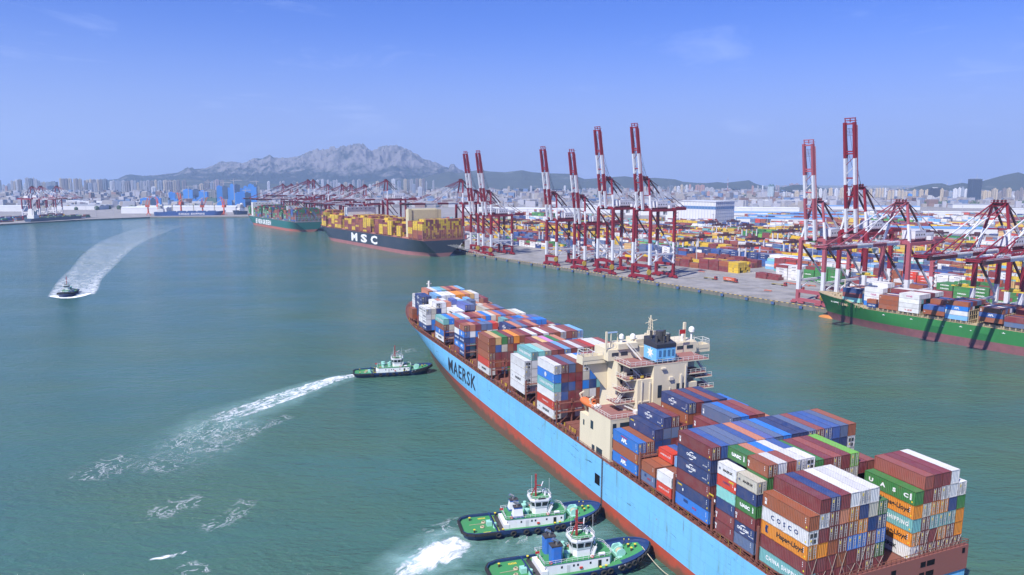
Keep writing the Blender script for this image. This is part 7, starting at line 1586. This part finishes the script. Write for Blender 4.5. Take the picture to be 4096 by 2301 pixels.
# tow line of the lowest tug
def split_parts(names):
    cache = {}
    for o in list(COL.objects):
        base = o.name.split('.')[0]
        if o.type != 'MESH' or base not in names or o.parent is None or o.children: continue
        me = o.data
        if me.name not in cache:
            n = len(me.vertices); par = list(range(n))
            def find(a):
                while par[a] != a: par[a] = par[par[a]]; a = par[a]
                return a
            for p in me.polygons:
                r = find(p.vertices[0])
                for v in p.vertices[1:]: par[find(v)] = r
            gr_ = {}
            for p in me.polygons: gr_.setdefault(find(p.vertices[0]), []).append(p)
            isl = []
            for ps in gr_.values():
                vs = sorted({v for p in ps for v in p.vertices}); co = [me.vertices[v].co for v in vs]
                lo = [min(c[k] for c in co) for k in range(3)]; hi = [max(c[k] for c in co) for k in range(3)]; isl.append([[*ps], lo, hi])
            merged = True
            while merged:          # pieces that touch belong together
                merged = False
                for i in range(len(isl)):
                    for j in range(i+1, len(isl)):
                        a, b = isl[i], isl[j]
                        if all(a[1][k] <= b[2][k]+.05 and b[1][k] <= a[2][k]+.05 for k in range(3)):
                            a[0] += b[0]; a[1] = [min(x, y) for x, y in zip(a[1], b[1])]; a[2] = [max(x, y) for x, y in zip(a[2], b[2])]; isl.pop(j); merged = True; break
                    if merged: break
            out = []
            for ps, lo, hi in isl:
                vs = sorted({v for p in ps for v in p.vertices}); ix = {v: i for i, v in enumerate(vs)}
                m2 = bpy.data.meshes.new(names[base]); m2.from_pydata([me.vertices[v].co[:] for v in vs], [], [tuple(ix[v] for v in p.vertices) for p in ps])
                for mt in me.materials: m2.materials.append(mt)
                m2.polygons.foreach_set('material_index', [p.material_index for p in ps]); out.append(m2)
            cache[me.name] = out
        out = cache[me.name]
        if len(out) < 2: continue
        for m2 in out:
            q = bpy.data.objects.new(names[base], m2); COL.objects.link(q); q.parent = o.parent; q.matrix_basis = o.matrix_basis.copy()
        bpy.data.objects.remove(o)
SPLIT = dict(windows='window', mooring_opening='mooring_port', liferafts='liferaft', liferaft='liferaft', vents='vent', mooring_bitts='bitt', rope_coils='rope_coil', davit='davit', side_railing='railing', exhaust_pipes='exhaust_pipe', deck_vents='deck_vent', draft_marks='draft_mark', fire_gear='fire_gear_item', lashing_rods='lashing_rod', windlass='windlass', hatch_cover='hatch_cover', access_ladders='access_ladder')
tl = MB(); a = MC_ @ Vector((36.5, -1.8, 5.0)); b = Vector((at(2760, 2340, 3).x, at(2760, 2340, 3).y, 3)); N_ = 14; pts = []
for i in range(N_+1): t = i/N_; p = a.lerp(b, t); p.z = a.z*(1-t)+b.z*t-3.2*math.sin(math.pi*t)*.6; pts.append(p)
for p, q in zip(pts[:-1], pts[1:]): tl.cyl(p, q, .09, 6)
tag(tl.build('tow_rope', trope), 'pale rope running from the lowest tug bow towards the stern of the ship', 'rope')
# ============================================================ foam and wakes: thin sheets lying on the water
def foam_mat(nm, sc, stretch, col=(.80, .84, .88), soft=.12, gain=1.0, streaky=False, lines=0.0):
    m = bpy.data.materials.new(nm); m.use_nodes = True; n = m.node_tree; K = n.links.new; b = n.nodes['Principled BSDF']; out = n.nodes['Material Output']; b.inputs['Base Color'].default_value = (*col, 1); b.inputs['Roughness'].default_value = .8
    u = n.nodes.new('ShaderNodeTexCoord'); at_ = n.nodes.new('ShaderNodeAttribute'); at_.attribute_name = 'Col'
    mp = n.nodes.new('ShaderNodeMapping'); mp.inputs['Scale'].default_value = stretch; K(u.outputs['UV'], mp.inputs[0])
    z = n.nodes.new('ShaderNodeTexNoise'); z.inputs['Scale'].default_value = sc; z.inputs['Detail'].default_value = 9; z.inputs['Roughness'].default_value = .68; z.inputs['Distortion'].default_value = 1.1; K(mp.outputs[0], z.inputs['Vector'])
    src = z.outputs[0]
    if lines > 0:      # foam gathers in thin winding lines
        s = n.nodes.new('ShaderNodeMath'); s.operation = 'SUBTRACT'; s.inputs[1].default_value = .5; K(src, s.inputs[0]); a = n.nodes.new('ShaderNodeMath'); a.operation = 'ABSOLUTE'; K(s.outputs[0], a.inputs[0])
        r0 = n.nodes.new('ShaderNodeMapRange'); r0.inputs[1].default_value = 0; r0.inputs[2].default_value = lines; r0.inputs[3].default_value = .75; r0.inputs[4].default_value = .25; K(a.outputs[0], r0.inputs[0]); src = r0.outputs[0]
    if streaky:
        r1 = n.nodes.new('ShaderNodeMapRange'); r1.inputs[1].default_value = .34; r1.inputs[2].default_value = .66; r1.inputs[3].default_value = .15; r1.inputs[4].default_value = 1.1; K(src, r1.inputs[0])
        m1 = n.nodes.new('ShaderNodeMath'); m1.operation = 'MULTIPLY'; m1.use_clamp = True; K(r1.outputs[0], m1.inputs[0]); K(at_.outputs['Fac'], m1.inputs[1])
        t = n.nodes.new('ShaderNodeBsdfTransparent'); x = n.nodes.new('ShaderNodeMixShader'); K(m1.outputs[0], x.inputs[0]); K(t.outputs[0], x.inputs[1]); K(b.outputs[0], x.inputs[2]); K(x.outputs[0], out.inputs[0]); return m
    # threshold falls where the painted density is high
    sb = n.nodes.new('ShaderNodeMath'); sb.operation = 'SUBTRACT'; sb.inputs[0].default_value = 1.0; K(at_.outputs['Fac'], sb.inputs[1])
    df = n.nodes.new('ShaderNodeMath'); df.operation = 'SUBTRACT'; K(src, df.inputs[0]); K(sb.outputs[0], df.inputs[1])
    r = n.nodes.new('ShaderNodeMapRange'); r.inputs[1].default_value = 0; r.inputs[2].default_value = soft; r.inputs[4].default_value = gain; K(df.outputs[0], r.inputs[0])
    t = n.nodes.new('ShaderNodeBsdfTransparent'); x = n.nodes.new('ShaderNodeMixShader'); K(r.outputs[0], x.inputs[0]); K(t.outputs[0], x.inputs[1]); K(b.outputs[0], x.inputs[2]); K(x.outputs[0], out.inputs[0])
    return m
def foam(name, pts, dens, m, nv=15, label=None, z=.05, sub=8):
    """pts: (u, v px, half width m); dens(s in 0..1, t in -1..1) density 0..0.8"""
    C_ = [(at(u, v, 0), w) for u, v, w in pts]; P = []; k = len(C_)
    for i in range(k-1):
        p0 = C_[max(0, i-1)]; p1 = C_[i]; p2 = C_[i+1]; p3 = C_[min(k-1, i+2)]
        for j in range(sub):
            t = j/sub; t2, t3 = t*t, t*t*t
            q = (p1[0]*2+(p2[0]-p0[0])*t+(p0[0]*2-p1[0]*5+p2[0]*4-p3[0])*t2+(p1[0]*3-p0[0]-p2[0]*3+p3[0])*t3)*.5
            P.append((q, p1[1]+(p2[1]-p1[1])*t))
    P.append(C_[-1]); n = len(P); V = []; D = []; UV = []; d = 0
    for i in range(n):
        a = P[max(0, i-1)][0]; b = P[min(n-1, i+1)][0]; tg = (b-a).normalized(); nn = Vector((-tg.y, tg.x, 0))
        if i: d += (P[i][0]-P[i-1][0]).length
        for j in range(nv): t = -1+2*j/(nv-1); q = P[i][0]+nn*(P[i][1]*t); V.append((q.x, q.y, z)); D.append(dens(i/(n-1), t)); UV.append((d, t*P[i][1]))
    f = [(i*nv+j, i*nv+j+1, (i+1)*nv+j+1, (i+1)*nv+j) for i in range(n-1) for j in range(nv-1)]
    me = bpy.data.meshes.new(name); me.from_pydata(V, [], f); ca = me.color_attributes.new('Col', 'FLOAT_COLOR', 'POINT'); ca.data.foreach_set('color', [c for q in D for c in (q, q, q, 1)])
    uv = me.uv_layers.new(name='UVMap')
    for p in me.polygons:
        for li, vi in zip(p.loop_indices, p.vertices): uv.data[li].uv = UV[vi]
    me.materials.append(m); o = bpy.data.objects.new(name, me); COL.objects.link(o); tag(o, label, 'foam', kind='stuff'); return o
e = lambda t, p=2: max(0, 1-abs(t)**p)
ff1 = foam_mat('foam_churned', .36, (.6, 1, 1), soft=.24); ff2 = foam_mat('foam_lace', .19, (.7, 1, 1), soft=.22, gain=.62, lines=.06); ff3 = foam_mat('foam_streaked', .16, (.5, 1.0, 1), streaky=True); ff0 = foam_mat('aerated_water', .09, (.8, 1, 1), col=(.30, .52, .50), streaky=True)
foam('tug_wake_foam', [(1424, 1502, 3), (1360, 1512, 5), (1290, 1532, 6.5), (1200, 1565, 8), (1080, 1608, 9), (960, 1648, 9), (880, 1672, 8), (826, 1682, 5)], lambda s, t: (.64-.12*s+.10*(abs(t) > .45))*e(t, 4)*(1 if s < .93 else (1-s)/.07), ff1, label='broken white wake behind the tug at the ship bow')
foam('lace_foam', [(1010, 1640, 16), (900, 1700, 20), (800, 1760, 22), (740, 1820, 20), (620, 1880, 18), (480, 1950, 14)], lambda s, t: (.46-.06*s)*e(t, 3)*min(1, s*6)*min(1, (1-s)*5), ff2, label='lacy foam lines trailing left of the tug wake')
foam('lace_foam', [(1190, 1640, 5), (1120, 1680, 6), (1010, 1720, 8), (860, 1790, 12), (700, 1850, 12)], lambda s, t: .43*e(t, 3)*min(1, s*6)*min(1, (1-s)*5), ff2, label='faint foam thread right of the lacy patch')
foam('lace_foam', [(560, 1800, 6), (460, 1850, 12), (380, 1900, 14), (320, 1940, 8)], lambda s, t: .45*e(t, 3)*min(1, s*5)*min(1, (1-s)*5), ff2, label='pale foam patch near the left edge of the photo')
foam('lace_foam', [(860, 2000, 6), (760, 2010, 9), (660, 2040, 8), (650, 2110, 6)], lambda s, t: .45*e(t, 3)*min(1, s*5)*min(1, (1-s)*5), ff2, label='small foam lines in the lower left water')
foam('lace_foam', [(1000, 1960, 5), (960, 2040, 6), (880, 2090, 7), (740, 2130, 6)], lambda s, t: .42*e(t, 3)*min(1, s*5)*min(1, (1-s)*5), ff2, label='thin foam line right of the lower left lines')
foam('lace_foam', [(780, 2195, 2.5), (700, 2222, 2), (620, 2236, 1.6), (560, 2250, 1)], lambda s, t: .62*e(t, 2)*min(1, s*6)*min(1, (1-s)*4), ff1, label='bright short foam streak near the bottom left')
foam('lace_foam', [(860, 2270, 5), (780, 2280, 5), (740, 2240, 4)], lambda s, t: .45*e(t, 3)*min(1, s*5)*min(1, (1-s)*5), ff2, label='faint foam curl at the bottom left')
foam('churned_foam', [(1868, 2150, 4), (1820, 2178, 7.5), (1765, 2212, 8.5), (1700, 2248, 7.5), (1620, 2290, 6), (1540, 2345, 6)], lambda s, t: (.72 if s < .5 else .72-.2*(s-.5)*2)*e(t, 3)*min(1, s*9)*min(1, (1-s)*6), ff1, label='churned white wash behind the upper pushing tug')
foam('lace_foam', [(1900, 2080, 3), (1820, 2090, 5), (1750, 2120, 6), (1700, 2150, 5)], lambda s, t: .43*e(t, 3)*min(1, s*6)*min(1, (1-s)*5), ff2, label='foam lace beside the stern of the upper pushing tug')
foam('lace_foam', [(1960, 2175, 2.5), (2060, 2165, 3), (2160, 2140, 3), (2280, 2110, 2.5)], lambda s, t: .42*e(t, 3)*min(1, s*6)*min(1, (1-s)*5), ff2, label='foam between the two pushing tugs')
foam('lace_foam', [(1690, 1398, 4), (1640, 1402, 8), (1580, 1415, 9), (1530, 1430, 6)], lambda s, t: .42*e(t, 3)*min(1, s*5)*min(1, (1-s)*5), ff2, label='foam swirl between tug and ship bow')
# fast tug: bow wave, two wake edges and the pale trail between
foam('bow_wave_foam', [(196, 1181, 2.5), (225, 1187, 5), (262, 1191, 6), (300, 1189, 6), (345, 1178, 4), (362, 1171, 2)], lambda s, t: .85*e(t, 3)*min(1, s*8)*min(1, (1-s)*8), ff1, label='white bow wave of the speeding tug', z=.10)
sm = lambda a, b, x: max(0, min(1, (x-a)/(b-a)))
foam('wake_foam', [(285, 1183, 17), (300, 1160, 18), (322, 1120, 18.5), (372, 1070, 21), (440, 1000, 28), (528, 950, 36), (665, 905, 42), (800, 893, 46)], lambda s, t: (1.0-1.45*s if s < .35 else .50-.5*(s-.35))*(.62+.30*sm(.45, .85, abs(t))+.30*sm(-.3, -.8, t)*(1-sm(.3, .6, s)))*e(t, 7)*min(1, (1-s)*2.6)*min(1, s*30), ff3, nv=31, label='long pale wake trailing away from the speeding tug', z=.04)
foam('aerated_water', [(1424, 1502, 5), (1290, 1535, 10), (1080, 1612, 15), (900, 1680, 20), (740, 1810, 24), (500, 1930, 22)], lambda s, t: (.75-.65*s)*e(t, 2)*min(1, s*12)*min(1, (1-s)*3), ff0, label='pale aerated water under the wake of the tug at the ship bow', z=.03)
foam('aerated_water', [(1880, 2120, 5), (1800, 2180, 12), (1700, 2240, 12), (1560, 2340, 11)], lambda s, t: .75*e(t, 2)*min(1, s*8)*min(1, (1-s)*4), ff0, label='pale aerated water behind the upper pushing tug', z=.03)
foam('aerated_water', [(1880, 2215, 5), (2050, 2190, 7), (2250, 2130, 7), (2460, 2110, 6)], lambda s, t: .45*e(t, 2)*min(1, s*8)*min(1, (1-s)*4), ff0, label='pale aerated water between the two pushing tugs', z=.03)
foam('aerated_water', [(1950, 2330, 5), (1860, 2345, 7), (1700, 2380, 8)], lambda s, t: .6*e(t, 2)*min(1, s*8)*min(1, (1-s)*4), ff0, label='pale aerated water behind the lowest tug', z=.03)
# ============================================================ haze
hz = MB(); hz.box(-15000, 9200, -400, 13900, -6, 900)
hm = bpy.data.materials.new('haze_air'); hm.use_nodes = True; n = hm.node_tree; n.nodes.clear(); o_ = n.nodes.new('ShaderNodeOutputMaterial'); v = n.nodes.new('ShaderNodeVolumePrincipled')
v.inputs['Color'].default_value = (.52, .71, 1.0, 1); v.inputs['Density'].default_value = HAZE; v.inputs['Anisotropy'].default_value = .2
n.links.new(v.outputs[0], o_.inputs['Volume'])
hz = hz.build('haze', hm); tag(hz, kind='stuff')
split_parts(SPLIT)
